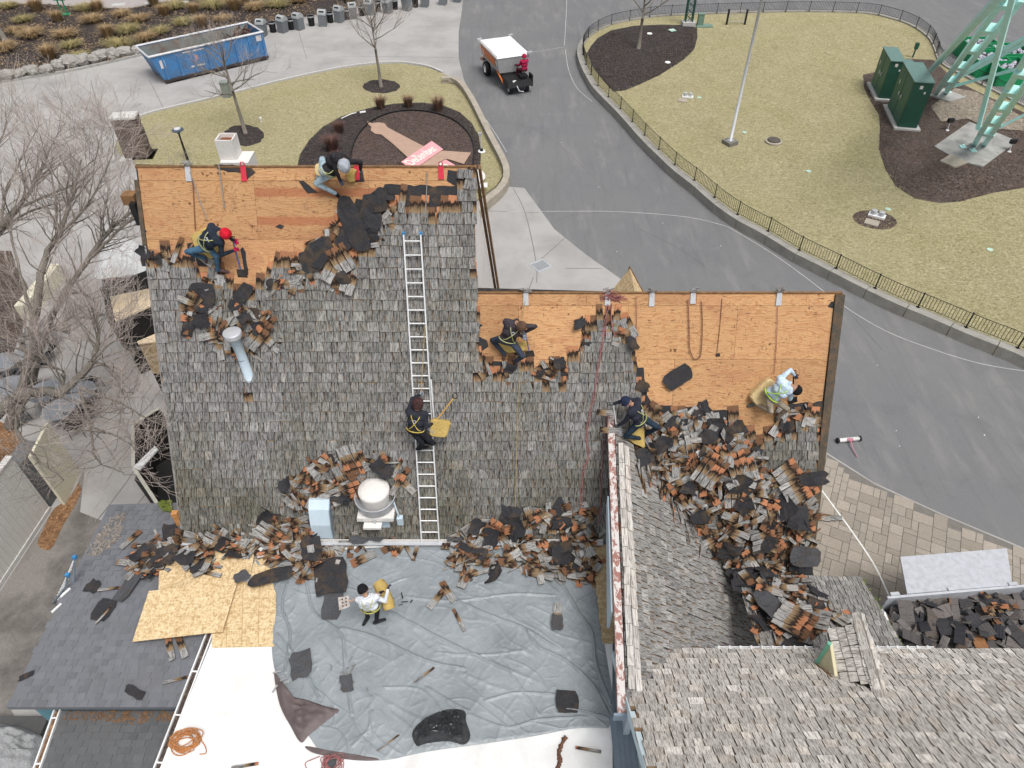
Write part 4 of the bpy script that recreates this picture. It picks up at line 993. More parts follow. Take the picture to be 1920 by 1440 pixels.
for j in range(NV+1):
    v=j/NV
    for i in range(NU+1):
        u=i/NU; p=samp(TB,u)*(1-v)+samp(TBt,u)*v+samp(TLf,v)*(1-u)+samp(TR,v)*u-(c00*(1-u)*(1-v)+c10*u*(1-v)+c01*(1-u)*v+c11*u*v)
        e=min(u,1-u,v,1-v); p=V((p.x,p.y,ZF+.006+tarph(p.x,p.y)*min(1,e*30+.15))); vs.append(p)
for j in range(NV):
    for i in range(NU): a=j*(NU+1)+i; fs.append((a,a+NU+1,a+NU+2,a+1))
m=MB(); m.add(vs,fs); tp=thing('tarp','large wrinkled silver tarp spread over the white flat roof','tarp',V((-1.5,7,ZF)))
part('tarp_sheet',m,M_TARP,tp,smooth=True)
def folded(P,z,h,mat,name,par,seed,n=34):
    W=smoothpath(GP(P,z),5,True); poly=[(p.x,p.y) for p in W]; xs=[p[0] for p in poly]; ys=[p[1] for p in poly]; m=MB(); x0,x1,y0,y1=min(xs),max(xs),min(ys),max(ys)
    c=sum(W,V((0,0,0)))/len(W); N=len(W); R_=14; vs=[]
    for k in range(R_+1):
        f=1-k/R_
        for p in W:
            q=c+(p-c)*f; e=min(1,(1-f)*4); a=noise.noise(V((q.x*4+seed,q.y*2.2,0))); b=abs(noise.noise(V((q.x*3,q.y*6,seed))))
            vs.append(V((q.x,q.y,z+e*h*(.55+.5*a+.8*max(0,.5-b*2.5)))))
    m.add(vs,[(k*N+(i+1)%N,k*N+i,(k+1)*N+i,(k+1)*N+(i+1)%N)[::-1] for k in range(R_) for i in range(N)])
    return part(name,m,mat,par,smooth=True) if par else m
folded([(514,1262),(530,1285),(548,1305),(575,1312),(610,1324),(636,1332),(612,1352),(580,1378),(564,1392),(545,1362),(524,1320)],ZF+.035,.10,M_TARPB,'turned_flap',tp,2)
folded([(574,1399),(620,1407),(700,1420),(706,1426),(660,1425),(600,1415),(580,1408)],ZF+.015,.03,M_TARPB,'turned_hem',tp,5)
# black plastic sack, folded grey tarp at lower left
m=folded([(773,1374),(790,1352),(820,1335),(850,1329),(872,1334),(874,1352),(882,1380),(870,1396),(840,1390),(800,1394),(781,1398)],ZF+.04,.30,None,'',None,7)
tB=NT('black_plastic',.3,0,.6); wB=tB.co('World'); tB.col((.028,.03,.034)); nB=tB.math('ABSOLUTE',tB.math('SUBTRACT',tB.noise(wB,5,4,.6,2.0),.5)); tB.bump(tB.ramp(nB,[(0,1.0),(.09,0.0)]),.03,.8); M_BAG=tB.m
solo('plastic_sack',m,M_BAG,'crumpled shiny black plastic sack lying on the silver tarp','sack',G(830,1362,ZF),smooth=True)
m=folded([(-30,1368),(30,1362),(60,1372),(80,1384),(78,1420),(65,1470),(-60,1500)],.5,.35,None,'',None,9)
solo('tarp_bundle',m,mk_felt('grey_cover',(.20,.205,.21),(.15,.15,.15)),'crumpled grey cover on the ground at the lower left corner','tarp',G(10,1420,0),smooth=True)
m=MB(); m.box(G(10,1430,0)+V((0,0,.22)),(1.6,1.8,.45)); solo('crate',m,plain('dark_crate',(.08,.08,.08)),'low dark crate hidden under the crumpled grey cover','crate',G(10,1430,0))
# ---- coils of rope
M_ROPEO=plain('orange_rope',(.45,.20,.08),.9,0,.3,40); M_ROPER=dirty('red_rope',(.30,.09,.09),(.42,.30,.28),.7,30,.9,60,0,0); M_ROPEY=plain('tan_rope',(.38,.29,.14),.9); M_ROPEG=plain('grey_rope',(.25,.24,.23),.9); M_ROPEB=plain('brown_rope',(.20,.09,.06),.9)
def coil(px,py,z,r,n,mat,label,seed,rad=.011,tail=None):
    rr=random.Random(seed); c=G(px,py,z); m=MB()
    for k in range(n):
        a0=rr.random()*6; e=rr.uniform(.55,1.0); rot=rr.uniform(-.5,.5); ox,oy=rr.gauss(0,r*.13),rr.gauss(0,r*.12)
        m.tube([c+V((ox+r*rr.uniform(.9,1.1)*e*math.cos(a)*math.cos(rot)-r*.5*math.sin(a)*math.sin(rot),oy+r*.55*math.sin(a)*math.cos(rot)+r*e*math.cos(a)*math.sin(rot),.02+k*.006+.02*math.sin(a*2+k))) for a in [a0+j*2*PI/16 for j in range(16)]],rad,5)
    if tail: m.tube(smoothpath(GP(tail,z+.02),5),rad,5)
    return solo('rope_coil',m,mat,label,'rope',c)
coil(349,1392,ZF+.02,.30,14,M_ROPEO,'tangled orange rope coil on the white roof edge by the gutter',1,tail=[(370,1380),(384,1398),(386,1412),(374,1414)])
coil(622,1432,ZF+.02,.22,9,M_ROPER,'red rope tangle just below the tarp hem at the bottom of the photo',2,.009,[(600,1418),(585,1424),(572,1432),(580,1450)])
# ================================================================ LADDER ON THE STEEP ROOF
lad=thing('extension_ladder','aluminium extension ladder lying up the steep shingled roof','ladder',MAIN.hit(806,1020,.1))
M_BLUEC=plain('blue_plastic',(.05,.22,.45),.5)
def lpt(px,py,h): return MAIN.hit(px,py,h)
TLd,TRd=lpt(757,440,.16),lpt(789,440,.16); BL,BR=G(791,1022,ZF+.03),G(824,1022,ZF+.03)
M_L=M_ALU
for nm,a,b in (('rail',TLd,BL),('rail',TRd,BR)):
    m=MB(); d=(b-a).normalized(); x=V((1,0,0)); m.prism([a-x*.014+MAIN.n*.035,a+x*.014+MAIN.n*.035,b+x*.014+MAIN.n*.035,b-x*.014+MAIN.n*.035],MAIN.n*-.07); part(nm,m,M_L,lad)
n_=int((BL-TLd).length/.3048); 
for k in range(n_+1):
    f=(k+.45)/(n_+.6); a,b=TLd.lerp(BL,f),TRd.lerp(BR,f); m=MB(); m.tube([a,b],.017,8); part('rung',m,M_L,lad)
for a in (TLd,TRd):
    m=MB(); m.box(a+MAIN.uy*.02,(.06,.07,.07)); part('end_cap',m,M_BLUEC,lad)
a,b=lpt(808,712,.24),lpt(814,792,.24); m=MB(); m.prism([a-V((.014,0,0)),a+V((.014,0,0)),b+V((.014,0,0)),b-V((.014,0,0))],MAIN.n*-.06); part('upper_section_rail',m,M_L,lad)
a2,b2=lpt(777,718,.22),lpt(790,822,.20); 
# ladder leaning at the lean-to's left edge
l2=thing('ladder','aluminium ladder top with blue caps leaning on the grey lean-to edge','ladder',G(120,1110,0))
a0,a1=G(129,1044,3.9),G(148,1040,4.0); b0,b1=G(122,1108,3.0),G(138,1096,3.0)
gr0,gr1=G(100,1130,0),G(118,1122,0)
for p,q,g_ in ((G(127,1078,3.75),G(124,1100,3.0),gr0),(G(140,1045,3.75),G(139,1092,3.0),gr1)):
    m=MB(); m.tube([p,q,g_],.03,4); part('rail',m,M_STEELB,l2); m=MB(); m.box(p,(.08,.08,.08)); part('end_cap',m,M_BLUEC,l2)
for k in range(9):
    f=k/8; p=G(127,1078,3.75).lerp(gr0,f*.9+.03); q=G(140,1045,3.75).lerp(gr1,f*.9+.03); m=MB(); m.tube([p,q],.016,6); part('rung',m,M_L,l2)
for (x,y) in ((123,1111),(106,1140)):
    p=G(x,y,3.03); m=MB(); m.box(p,(.05,.25,.03),-.5); solo('flashing_tab',m,M_WHITE,'small white tab on the left edge of the grey lean-to, '+('upper one' if y<1120 else 'lower one'),'tab',p,'white tabs on the lean-to edge')
# ================================================================ ROOFTOP EQUIPMENT
fan=thing('exhaust_fan','white domed upblast exhaust fan on a stand at the foot of the steep roof','exhaust fan',G(703,985,ZF))
fc=G(703,960,ZF+.9); 
D0=G(703,930,ZF+1.25)   # drum centre
m=MB(); m.lathe([(.38,-.30),(.455,-.22),(.47,.0),(.485,.02),(.47,.03),(.455,0),(.42,-.20),(.2,-.28)],D0,40); m.sm=True; part('wind_band',m,M_GALV,fan)
m=MB(); m.lathe([(.30,-.25),(.33,-.05),(.36,.16),(.37,.22),(.355,.27),(.2,.292),(.0,.298)],D0,36); m.sm=True; part('dome',m,M_CREAM,fan)
m=MB(); m.box(D0+V((.02,-.02,-.36)),(.86,.80,.10)); m.box(D0+V((.0,-.38,-.44)),(.85,.05,.05)); part('base_plate',m,M_CREAM,fan)
m=MB(); m.box(D0+V((.0,.0,-.85)),(.60,.62,.9),taper=1.0); part('duct',m,M_BLUEW,fan)
m=MB(); m.box(D0+V((-.05,-.50,-.50)),(.42,.16,.07)); part('grease_tray',m,M_CREAM,fan)
m=MB(); m.box(D0+V((.0,-.42,-.40)),(.05,.10,.14)); part('latch',m,M_GALV,fan)
m=MB(); m.box(D0+V((.56,-.25,-.62)),(.14,.12,.26)); m.tube([D0+V((.56,-.25,-.5)),D0+V((.50,-.2,-.3)),D0+V((.45,-.1,-.1))],.018,6); part('switch_box',m,M_BLUEW,fan)
m=MB(); p=D0+V((.3,-.42,-1.1)); m.tube([p+V((.3*math.cos(a)*.4,.1*math.sin(a),-.1+.05*math.sin(a))) for a in [j*2*PI/12 for j in range(10)]],.018,6); part('cable',m,M_BLK,fan)
q1,q2=G(668,986,ZF+.01),G(715,1002,ZF+.01); m=MB(); m.box(G(697,990,ZF+.1),(.9,.35,.2)); part('pedestal',m,M_BLUEW,fan)
hood=thing('vent_hood','pale blue sheet metal vent hood standing at the foot of the steep roof','vent hood',G(612,1012,ZF))
h0=G(588,1015,ZF+.06); 
P=[(0,0,0),(0,.42,1.25),(0,.75,1.28),(0,1.0,1.0),(0,1.0,0)]
hl=G(589,1014,ZF+.08); hr=G(626,1016,ZF+.08)
prof=[(.0,.0),(.06,.55),(.22,.95),(.42,1.08),(.85,.95),(.85,.0)]
m=MB(); m.prism([V((hl.x,hl.y+a,hl.z+b)) for a,b in prof],((hr.x-hl.x),0,0),0,0); part('hood_shell',m,M_BLUEW,hood)
m=MB(); m.prism([V((hr.x+.004,hr.y+a,hr.z+b)) for a,b in prof],(.015,0,0)); part('side_panel',m,M_STEELB,hood)
m=MB(); m.box(((hl.x+hr.x)/2+.02,hl.y+.30,hl.z-.03),((hr.x-hl.x)+.12,.86,.05)); part('base_flange',m,M_BLUEW,hood)
vp=thing('vent_pipe','pale blue metal vent pipe with round galvanised cap on the shingles','vent pipe',MAIN.hit(467,712,0))
a,b=MAIN.hit(468,706,.0),MAIN.hit(467,706,0)
top=ptAbove(444,640,b.y-.32); 
m=MB(); m.tube([b-V((0,0,.1)),b.lerp(V((b.x,b.y-.02,top.z)),.5),V((b.x-.02,b.y-.03,top.z))],.105,16); m.sm=True; part('pipe',m,M_BLUEW,vp)
t_=V((b.x-.02,b.y-.03,top.z)); m=MB(); m.lathe([(.19,-.10),(.20,0),(.195,.012),(.17,.02),(.0,.03)],t_,24); m.lathe([(.13,-.18),(.19,-.10)],t_,24); m.sm=True; part('pipe_cap',m,M_GALV,vp)
m=MB(); m.lathe([(.108,0),(.108,.02)],b.lerp(t_,.42),16); part('pipe_joint',m,M_STEELB,vp)
# roof anchors over the ridges
M_REDP=plain('red_anchor_paint',(.55,.03,.06),.5)
def anchor(px,py,l,label,mat,vv,knot=True,rotn=0):
    u,_=MAIN.puv(px,py); c=MAIN.P(u,vv,.0); t=thing('roof_anchor',label,'roof anchor',c,'roof anchors over the ridges')
    m=MB(); a=MAIN.P(u,vv+.02,.02); x=V((.055,0,0)); b=MAIN.P(u+rotn,vv-l,.02)
    m.prism([a-x,a+x,b+x*1.1,b-x*1.1],MAIN.n*.01); back=a+V((0,.02,0)); m.prism([back-x,back+x,back+x+V((0,.12,-.2)),back-x+V((0,.12,-.2))],(0,.01,.005)); part('plate',m,mat,t)
    m=MB(); c2=a+V((0,0,.06)); m.tube([c2+V((.04*math.cos(k),0,.045*math.sin(k))) for k in [j*2*PI/10 for j in range(11)]],.012,5); part('ring',m,M_GALV if mat!=M_REDP else mat,t)
    if knot:
        m=MB()
        for k in range(5): m.tube([c2+V((rnd.gauss(0,.07),rnd.gauss(0,.03),rnd.uniform(-.02,.08))) for _ in range(5)],.010,5)
        part('rope_knot',m,M_ROPEG,t)
for px,l,lab,mt,kn in ((353,.28,'silver roof anchor holding the rope of the red beanie worker',M_GALV,True),(457,.28,'red roof anchor on the black felt patch right of the flue',M_REDP,False),(669,.26,'red roof anchor beside the kneeling ridge worker',M_REDP,False),(827,.24,'red roof anchor near the top right of the high ridge',M_REDP,False)): anchor(px,320,l,lab,mt,vT,kn)
for px,l,lab,mt in ((986,.26,'silver roof anchor above the brown capped worker',M_GALV),(1139,.26,'silver roof anchor under the red rope tangle',M_GALV),(1222,.28,'double silver roof anchor right of the small gable peak',M_GALV),(1299,.22,'silver roof anchor with the hanging brown rope loop',M_GALV),(1460,.26,'silver roof anchor nearest the right ridge end',M_GALV)): anchor(px,560,l,lab,mt,vR)
def rope(P,mat,label,h=.05,rad=.012,strand=1,name='rope'):
    pts=smoothpath([MAIN.hit(a,b,h+rnd.random()*.01) for a,b in P],6); m=MB()
    for s_ in range(strand):
        m.tube([p+V((.025*math.sin(k*.9+s_*PI),0,.0))*(1 if strand>1 else 0) for k,p in enumerate(pts)],rad,5)
    return solo(name,m,mat,label,'rope',pts[0])
rope([(356,322),(366,350),(378,385),(389,410)],M_ROPEG,'grey lifeline from the silver anchor to the red beanie worker',.12,.010)
rope([(361,335),(363,370),(366,430)],M_ROPEB,'straight brown rope strand down the left plywood',.03,.012)
rope([(366,462),(367,500),(367,560)],M_ROPEG,'thin grey rope below the red beanie worker on the shingles',.06,.008)
rope([(410,309),(415,345),(421,390)],M_ROPEG,'dark rod hanging from the white flue',.04,.014,name='hanging_rod')
rope([(800,322),(800,350),(798,395),(799,402)],M_ROPEG,'thin grey line over the torn shingles near the ladder top',.05,.012)
rope([(1140,570),(1134,610),(1128,650),(1120,700),(1113,748)],M_ROPER,'thick twisted red rope hanging from the ridge above the wing',.07,.009,2)
rope([(1113,748),(1106,775),(1100,820),(1103,855),(1095,880),(1090,920),(1089,955)],M_ROPER,'lower thick red rope running down beside the wing',.07,.009,2)
rope([(1147,570),(1146,600),(1152,630)],M_ROPER,'short red rope end between the ridge and the torn peak',.07,.012)
rope([(1138,765),(1136,800),(1130,860),(1127,920),(1124,985)],M_ROPER,'thin red rope right against the rusty cap of the wing',.06,.009)
rope([(1193,556),(1194,600),(1190,650)],M_ROPER,'thin red rope on the plywood right of the torn peak',.05,.008)
rope([(1458,575),(1456,640),(1452,700)],M_ROPER,'faint red rope above the light blue worker',.03,.007)
rope([(984,565),(980,590),(977,598)],M_ROPEY,'short tan lifeline above the brown capped worker',.15,.010)
rope([(974,640),(975,700),(971,760),(970,790),(968,870),(965,985)],M_ROPEY,'long tan rope hanging from the brown capped worker down the shingles',.06,.009)
rope([(1290,562),(1292,610),(1293,650),(1299,670),(1305,673),(1313,668),(1316,640),(1317,600),(1315,565)],M_ROPEB,'brown rope loop hanging from the right ridge',.04,.011)
rope([(1354,560),(1350,610),(1344,665)],M_ROPEB,'thin dark line on the plywood right of the rope loop',.02,.007)
rope([(797,610),(792,690),(789,735)],M_ROPEY,'tan lifeline of the worker on the ladder',.22,.009)
rope([(412,500),(395,530),(372,560)],M_ROPEG,'grey cord lying from the worker boots to the felt pile',.08,.009)
m=MB(); cc=MAIN.P(MAIN.puv(1146,560)[0],vR,.05)
for k in range(12): m.tube([cc+V((rnd.gauss(0,.16),rnd.gauss(-.03,.03),rnd.gauss(-.08,.12))) for _ in range(6)],.008,4)
solo('rope_tangle',m,M_ROPER,'red rope tangle piled on the ridge over its anchor','rope',cc)
# ================================================================ TORN SHINGLES, FELT SCRAPS
FLATP=Plane((0,5,ZF),(1,0,0),(0,1,0)); LEANP=Plane((0,5,AZ+.012),(1,0,0),(0,1,0))
debris=[]   # (size key, matrix, width, y0, y1, var, pile label)
def dmesh(w,y0,y1,var,bow):
    k=(w,y0,y1,var,bow)
    if k not in _shm:
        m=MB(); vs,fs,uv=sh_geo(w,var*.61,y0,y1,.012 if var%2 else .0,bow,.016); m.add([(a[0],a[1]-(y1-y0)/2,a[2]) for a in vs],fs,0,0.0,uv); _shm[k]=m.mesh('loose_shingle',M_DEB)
    return _shm[k]
KIND=[(0,.6),(.1,.6),(.15,.6),(0,.6),(0,.6),(0,.6),(0,.6),(0,.45),(.15,.6),(.3,.6),(.35,.6),(0,.3),(.0,.5),(.25,.6)]
def surf_main(px,py): return MAIN
def surf_valley(px,py):
    t1=MAIN.t(px,py); best=(t1,MAIN) if MAIN.hit(px,py).z>2.0 else (99,MAIN)
    t2=WING.t(px,py)
    p=WING.hit(px,py)
    if p.z>1.0 and (p-B_).dot(ph)>0 and t2<best[0]: best=(t2,WING)
    t3=PORCH.t(px,py); p=PORCH.hit(px,py); uv=PORCH.uv(p)
    if 0<uv[1]<2.9 and uv[0]>up1 and t3<best[0]: best=(t3,PORCH)
    return best[1]
def surf_base(px,py):
    t1=MAIN.t(px,py); t2=FLATP.t(px,py)
    if px<345+ (py-1000)*.2: return LEANP if t2<t1 or px<345 else MAIN
    return FLATP if t2<t1 else MAIN
def down(pl):   # rotation of the piece so that most keep some downhill bias
    return 0
PILE={}
def zone(P,x,y):
    xs=[p[0] for p in P]; ys=[p[1] for p in P]; fx=(x-min(xs))/(max(xs)-min(xs)); fy=(y-min(ys))/(max(ys)-min(ys))
    v='top' if fy<.25 else ('upper' if fy<.5 else ('lower' if fy<.75 else 'bottom')); h='left' if fx<.33 else ('middle' if fx<.67 else 'right')
    return v+' '+h
def szw(w,l): return ('thin ' if w<.09 else ('narrow ' if w<.14 else ('' if w<.17 else 'wide ')))+('short broken' if l<.35 else ('broken' if l<.5 else 'long'))
CURP=[None]
def add_piece(pl,px,py,H,rot=None,tilt=14,kind=None,w=None,label='',hmin=.0):
    k=kind or rnd.choice(KIND); w=w or rnd.choice([.04,.07,.10,.12,.14,.155,.18,.2]); var=rnd.randrange(6); bow=rnd.choice([0,0,.012,-.012])
    h=hmin+rnd.random()*H*.8
    t=pl.t(px,py,h); u,v=pl.uv(pl.hit(px,py,h)); rot=rnd.uniform(0,2*PI) if rot is None else rot
    tl=R(tilt)*min(1,.25+h*3)
    M=pl.M(u,v,h+.02,rot,rnd.gauss(0,tl),rnd.gauss(0,tl*1.2))
    lab=label if CURP[0] is None else szw(w,k[1]-k[0])+' torn shingle, '+zone(CURP[0],px,py)+' of the '+label.split(' in the ')[-1]
    debris.append((w*(k[1]-k[0])/(t*t)*(1+2.5*h/(H+.05)),M,w,k[0],k[1],var,bow,lab,label))
def bundle(pl,px,py,h,rot,nx,ny,label,w=.14):   # rows of shingles that came off together
    u,v=pl.uv(pl.hit(px,py,h)); t=pl.t(px,py); c,s=math.cos(rot),math.sin(rot); tx,ty=rnd.gauss(0,.08),rnd.gauss(0,.08)
    B=pl.M(u,v,h,rot,tx,ty)
    for j in range(ny):
        for i in range(nx):
            ww=rnd.choice([.12,.14,.155]); M=B@Matrix.Translation(((i-(nx-1)/2)*.16,(j-(ny-1)/2)*.19+rnd.gauss(0,.01),.02+.016*(ny-j)))@Matrix.Rotation(rnd.gauss(0,.03),4,'Z')
            debris.append((ww*.7/(t*t)*2.2,M,ww,0,.6,rnd.randrange(6),0,szw(ww,.6)+' torn shingle in a mat'+('' if CURP[0] is None else ', '+zone(CURP[0],px,py))+' of the '+label.split(' in the ')[-1],label))
def heap(P,surf,n,H,label,tilt=16,bund=0,felt=0,edge=26,kinds=None,fsz=(.35,.8),feltmat=None,flabel=''):
    CURP[0]=P; xs=[p[0] for p in P]; ys=[p[1] for p in P]; k=0; g=0
    fl=[]
    while k<n and g<n*60:
        g+=1; x,y=rnd.uniform(min(xs),max(xs)),rnd.uniform(min(ys),max(ys))
        if not inpoly(x,y,P): continue
        e=min(1,edgedist(x,y,P)/edge)
        if rnd.random()>.35+.65*e: continue
        add_piece(surf(x,y),x,y,H*e+.03,None,tilt,rnd.choice(kinds) if kinds else None,None,label); k+=1
    for _ in range(bund):
        for _t in range(50):
            x,y=rnd.uniform(min(xs),max(xs)),rnd.uniform(min(ys),max(ys))
            if inpoly(x,y,P) and edgedist(x,y,P)>10: break
        bundle(surf(x,y),x,y,H*.6*min(1,edgedist(x,y,P)/edge)+.04,rnd.uniform(0,2*PI),rnd.choice([2,3,3,4]),rnd.choice([1,2,2]),label)
    for q in range(felt):
        for _t in range(50):
            x,y=rnd.uniform(min(xs),max(xs)),rnd.uniform(min(ys),max(ys))
            if inpoly(x,y,P): break
        e=min(1,edgedist(x,y,P)/edge); h=H*e*rnd.uniform(.2,.95)+.03
        scrap(surf(x,y),x,y,rnd.uniform(*fsz),rnd.uniform(fsz[0],fsz[1]*.8),rnd.uniform(0,6),'black felt scrap, '+zone(P,x,y)+' of the '+label.split(' in the ')[-1],'felt scraps '+label.split(' in ')[-1] if ' in ' in label else None,h,.35,feltmat,None,.12,tx=rnd.gauss(0,.22),ty=rnd.gauss(0,.22))
LB_V='torn cedar shingle in the roof valley heap'
LB_W='torn cedar shingle in the scatter around the pipe vent'
LB_F='torn cedar shingle in the scatter above the exhaust fan'
LB_L='torn cedar shingle in the pile by the vent hood'
LB_R='torn cedar shingle in the pile right of the ladder'
LB_T='torn cedar shingle in the heap below the ridge worker'
LB_P='torn cedar shingle in the spill on the porch roof'
V1=[(1205,800),(1300,785),(1380,800),(1402,836),(1442,838),(1442,870),(1462,900),(1500,925),(1528,960),(1525,1000),(1525,1045),(1510,1075),(1420,1190),(1395,1110),(1340,1050),(1275,960),(1215,880),(1180,850)]
heap(V1,surf_valley,500,.30,LB_V,16,4,30,18,flabel='black torn roofing felt scrap in the roof valley heap')
V1b=[(1395,800),(1402,836),(1442,838),(1440,870),(1300,860),(1205,800),(1300,785)]
heap([(1205,800),(1430,850),(1500,930),(1520,1050),(1440,1170),(1340,1050)],surf_valley,90,.3,LB_V,16,0,6,30,fsz=(.4,.9))
heap(V1b,surf_valley,90,.18,LB_V,12)
VE=[(1150,850),(1190,820),(1215,860),(1260,930),(1320,1040),(1350,1080),(1300,1010),(1240,930),(1190,890)]
# long splintered strips hanging in the valley
for k in range(46):
    x=1190+rnd.random()*135; y=850+(x-1190)*1.25+rnd.gauss(0,16); pl=surf_valley(x,y); add_piece(pl,x,y,.15,rnd.gauss(.35 if pl is MAIN else 1.9,.25),10,rnd.choice([(0,.6),(.25,.6),(0,.6)]),rnd.choice([.03,.045,.06,.08]),LB_V)
V2=[(1420,1120),(1500,1075),(1520,1090),(1560,1140),(1610,1165),(1570,1180),(1520,1200),(1480,1240),(1440,1200)]
heap(V2,surf_valley,75,.16,LB_P,16,5,6,20,flabel='black torn felt scrap in the spill over the low porch roof')
bundle(surf_valley(1500,915),1497,915,.22,-1.05,4,2,LB_V); bundle(surf_valley(1240,880),1330,880,.4,-.6,4,2,LB_V); bundle(PORCH,1490,1165,.25,.9,5,2,LB_P); bundle(MAIN,1475,885,.15,-.9,3,1,LB_V)
W1=[(338,560),(352,545),(378,534),(430,590),(470,560),(500,590),(515,620),(508,650),(470,665),(420,668),(392,655),(372,625),(335,620)]
heap(W1,surf_main,62,.14,LB_W,12,0,8,20,flabel='black torn felt scrap in the scatter around the pipe vent',fsz=(.22,.5))
bundle(MAIN,487,628,.12,-.75,2,2,LB_W); bundle(MAIN,496,605,.08,-.8,2,1,LB_W)
T1=[(560,470),(600,450),(640,400),(662,375),(690,395),(700,440),(690,470),(660,505),(610,520),(575,500)]
heap(T1,surf_main,26,.08,LB_T,9,0,0,20); bundle(MAIN,622,505,.08,-.55,2,1,LB_T); bundle(MAIN,640,485,.08,.5,3,1,LB_T); bundle(MAIN,655,525,.06,-.3,2,1,LB_T)
for a in ((602,470,.75,.55,.6),(588,488,.6,.5,.3),(665,420,.5,1.3,.35),(690,405,.7,.6,0),(655,440,.45,.7,-.6),(705,380,.6,.5,.2)): scrap(MAIN,a[0],a[1],a[2],a[3],a[4],'black felt piece in the tear below the ridge worker, '+{602:'squarish one at its lower left',588:'far lower left one',665:'long strip running down',690:'largest one at the top',655:'slanted one in the middle',705:'one nearest the ridge'}[a[0]],None,.10,.22)
F1=[(580,860),(640,850),(690,850),(740,850),(770,905),(755,925),(740,900),(720,880),(690,876),(668,900),(664,940),(640,960),(600,950),(560,975),(530,960),(535,900)]
heap(F1,surf_main,78,.16,LB_F,14,2,8,18,flabel='black torn felt scrap in the scatter above the exhaust fan',fsz=(.25,.55))
bundle(MAIN,750,900,.1,-.6,1,2,LB_F); bundle(MAIN,600,872,.1,-.9,2,1,LB_F)
L1=[(345,1000),(400,985),(470,990),(500,965),(545,960),(585,955),(590,1020),(640,1010),(665,1040),(600,1090),(560,1085),(520,1060),(480,1040),(420,1045),(395,1080),(350,1075),(300,1085),(235,1085),(222,1060),(290,1010),(330,1000)]
heap(L1,surf_base,250,.20,LB_L,19,2,14,20,flabel='black torn felt scrap in the pile left of the vent hood')
R1=[(830,1000),(870,985),(930,965),(1010,950),(1060,940),(1120,960),(1132,1010),(1135,1060),(1110,1100),(1060,1085),(1000,1085),(960,1070),(900,1085),(860,1090),(840,1060),(825,1020)]
heap(R1,surf_base,230,.20,LB_R,19,2,15,20,flabel='black torn felt scrap in the pile between the ladder foot and the wing')
B1=[(640,1000),(760,1010),(800,1030),(790,1045),(700,1025),(640,1030)]
heap(B1,surf_base,16,.08,LB_R,12)
T2=[(488,525),(520,488),(640,498),(665,535),(600,548),(505,550)]; heap(T2,surf_main,20,.05,LB_T,8,0,3,14,fsz=(.2,.45))
T3=[(690,385),(735,352),(745,430),(705,480),(690,440)]; heap(T3,surf_main,14,.06,LB_T,8,0,3,14,fsz=(.25,.5))
LB_N='torn cedar shingle in the torn edge of the right roof'
for T in ([(1078,606),(1130,592),(1180,605),(1192,660),(1172,655),(1130,612),(1092,650)],[(895,655),(930,690),(1070,672),(1072,708),(1000,716),(898,706)],[(1440,800),(1480,765),(1545,765),(1545,800),(1480,805),(1450,840)],[(1200,700),(1215,760),(1340,762),(1390,790),(1380,810),(1215,800),(1195,740)]): heap(T,surf_main,11,.05,LB_N,8,0,3,12,fsz=(.2,.42))
T4=[(262,465),(370,460),(400,500),(440,560),(400,560),(370,505),(265,500)]; heap(T4,surf_main,9,.04,'torn cedar shingle in the torn edge by the red beanie worker',8,0,2,12,fsz=(.2,.4))
CURP[0]=None
# single pieces
SG=[(FLATP,861,1165,.5,'thin torn shingle alone on the middle of the tarp',.08),(FLATP,840,1112,.55,'torn shingle pair end lying on the tarp right of the standing worker',.155),(FLATP,1045,1157,3.1,'long charred shingle on the right part of the tarp',.18),(FLATP,682,1050,2.1,'wide orange shingle just below the exhaust fan on the tarp',.24),
 (FLATP,800,1265,-.9,'short dark splinter near the centre of the tarp',.05),(FLATP,733,1392,-.9,'thin dark stick near the lower tarp edge',.03),(FLATP,1098,1407,1.4,'brown stick on the white roof right of the bark strip',.06),(FLATP,466,1437,-1.4,'thin shingle strip on the white roof at the bottom edge',.06),
 (LEANP,246,1013,-.5,'charred shingle alone on the upper lean-to',.16),(LEANP,335,1275,-1.3,'slim shingle near the gutter low on the lean-to',.07),(LEANP,320,1218,.5,'left of the two shingles under the front osb sheet',.13),(LEANP,342,1214,.6,'right of the two shingles under the front osb sheet',.14),(LEANP,300,1040,-.2,'narrow shingle standing out above the pile on the lean-to',.06),
 (LEANP,200,1150,-.4,'orange shingle below the left felt square on the lean-to',.05),(LEANP,210,1105,-1.4,'shingle strip left of the osb sheets',.07),(FLATP,820,1125,-.6,'grey and orange shingle right of centre on the tarp',.16),(FLATP,468,1255,.8,'splinter',.0)]
for pl,x,y,rot,lab,w in SG:
    if w==0: continue
    u,v=pl.uv(pl.hit(x,y)); m=MB(); vs,fs,uv=sh_geo(w,rnd.random(),0,.6 if w>.07 else .5,.01,0,.016); M=pl.M(u,v,.06 if pl is FLATP else .03,rot); m.add([M@V((a[0],a[1]-.3,a[2])) for a in vs],fs,0,rnd.random(),uv); solo('loose_shingle',m,M_DEB,lab,'shingle',pl.P(u,v,.05))
    if 'charred' in lab: pass
p=G(1548,973,.02); m=MB(); 
for k in range(3):
    vs,fs,uv=sh_geo(.17,k*.4,0,.6,.01,0,.02); m.add([Matrix.Translation(p+V((-.18+k*.18,0,.03)))@Matrix.Rotation(1.4,4,'Z')@V((a[0]+k*.02,a[1]-.3,a[2])) for a in vs],fs,0,rnd.random(),uv)
solo('shingle_mat',m,M_DEB,'joined mat of torn shingles lying on the pavers right of the building','shingle',p)
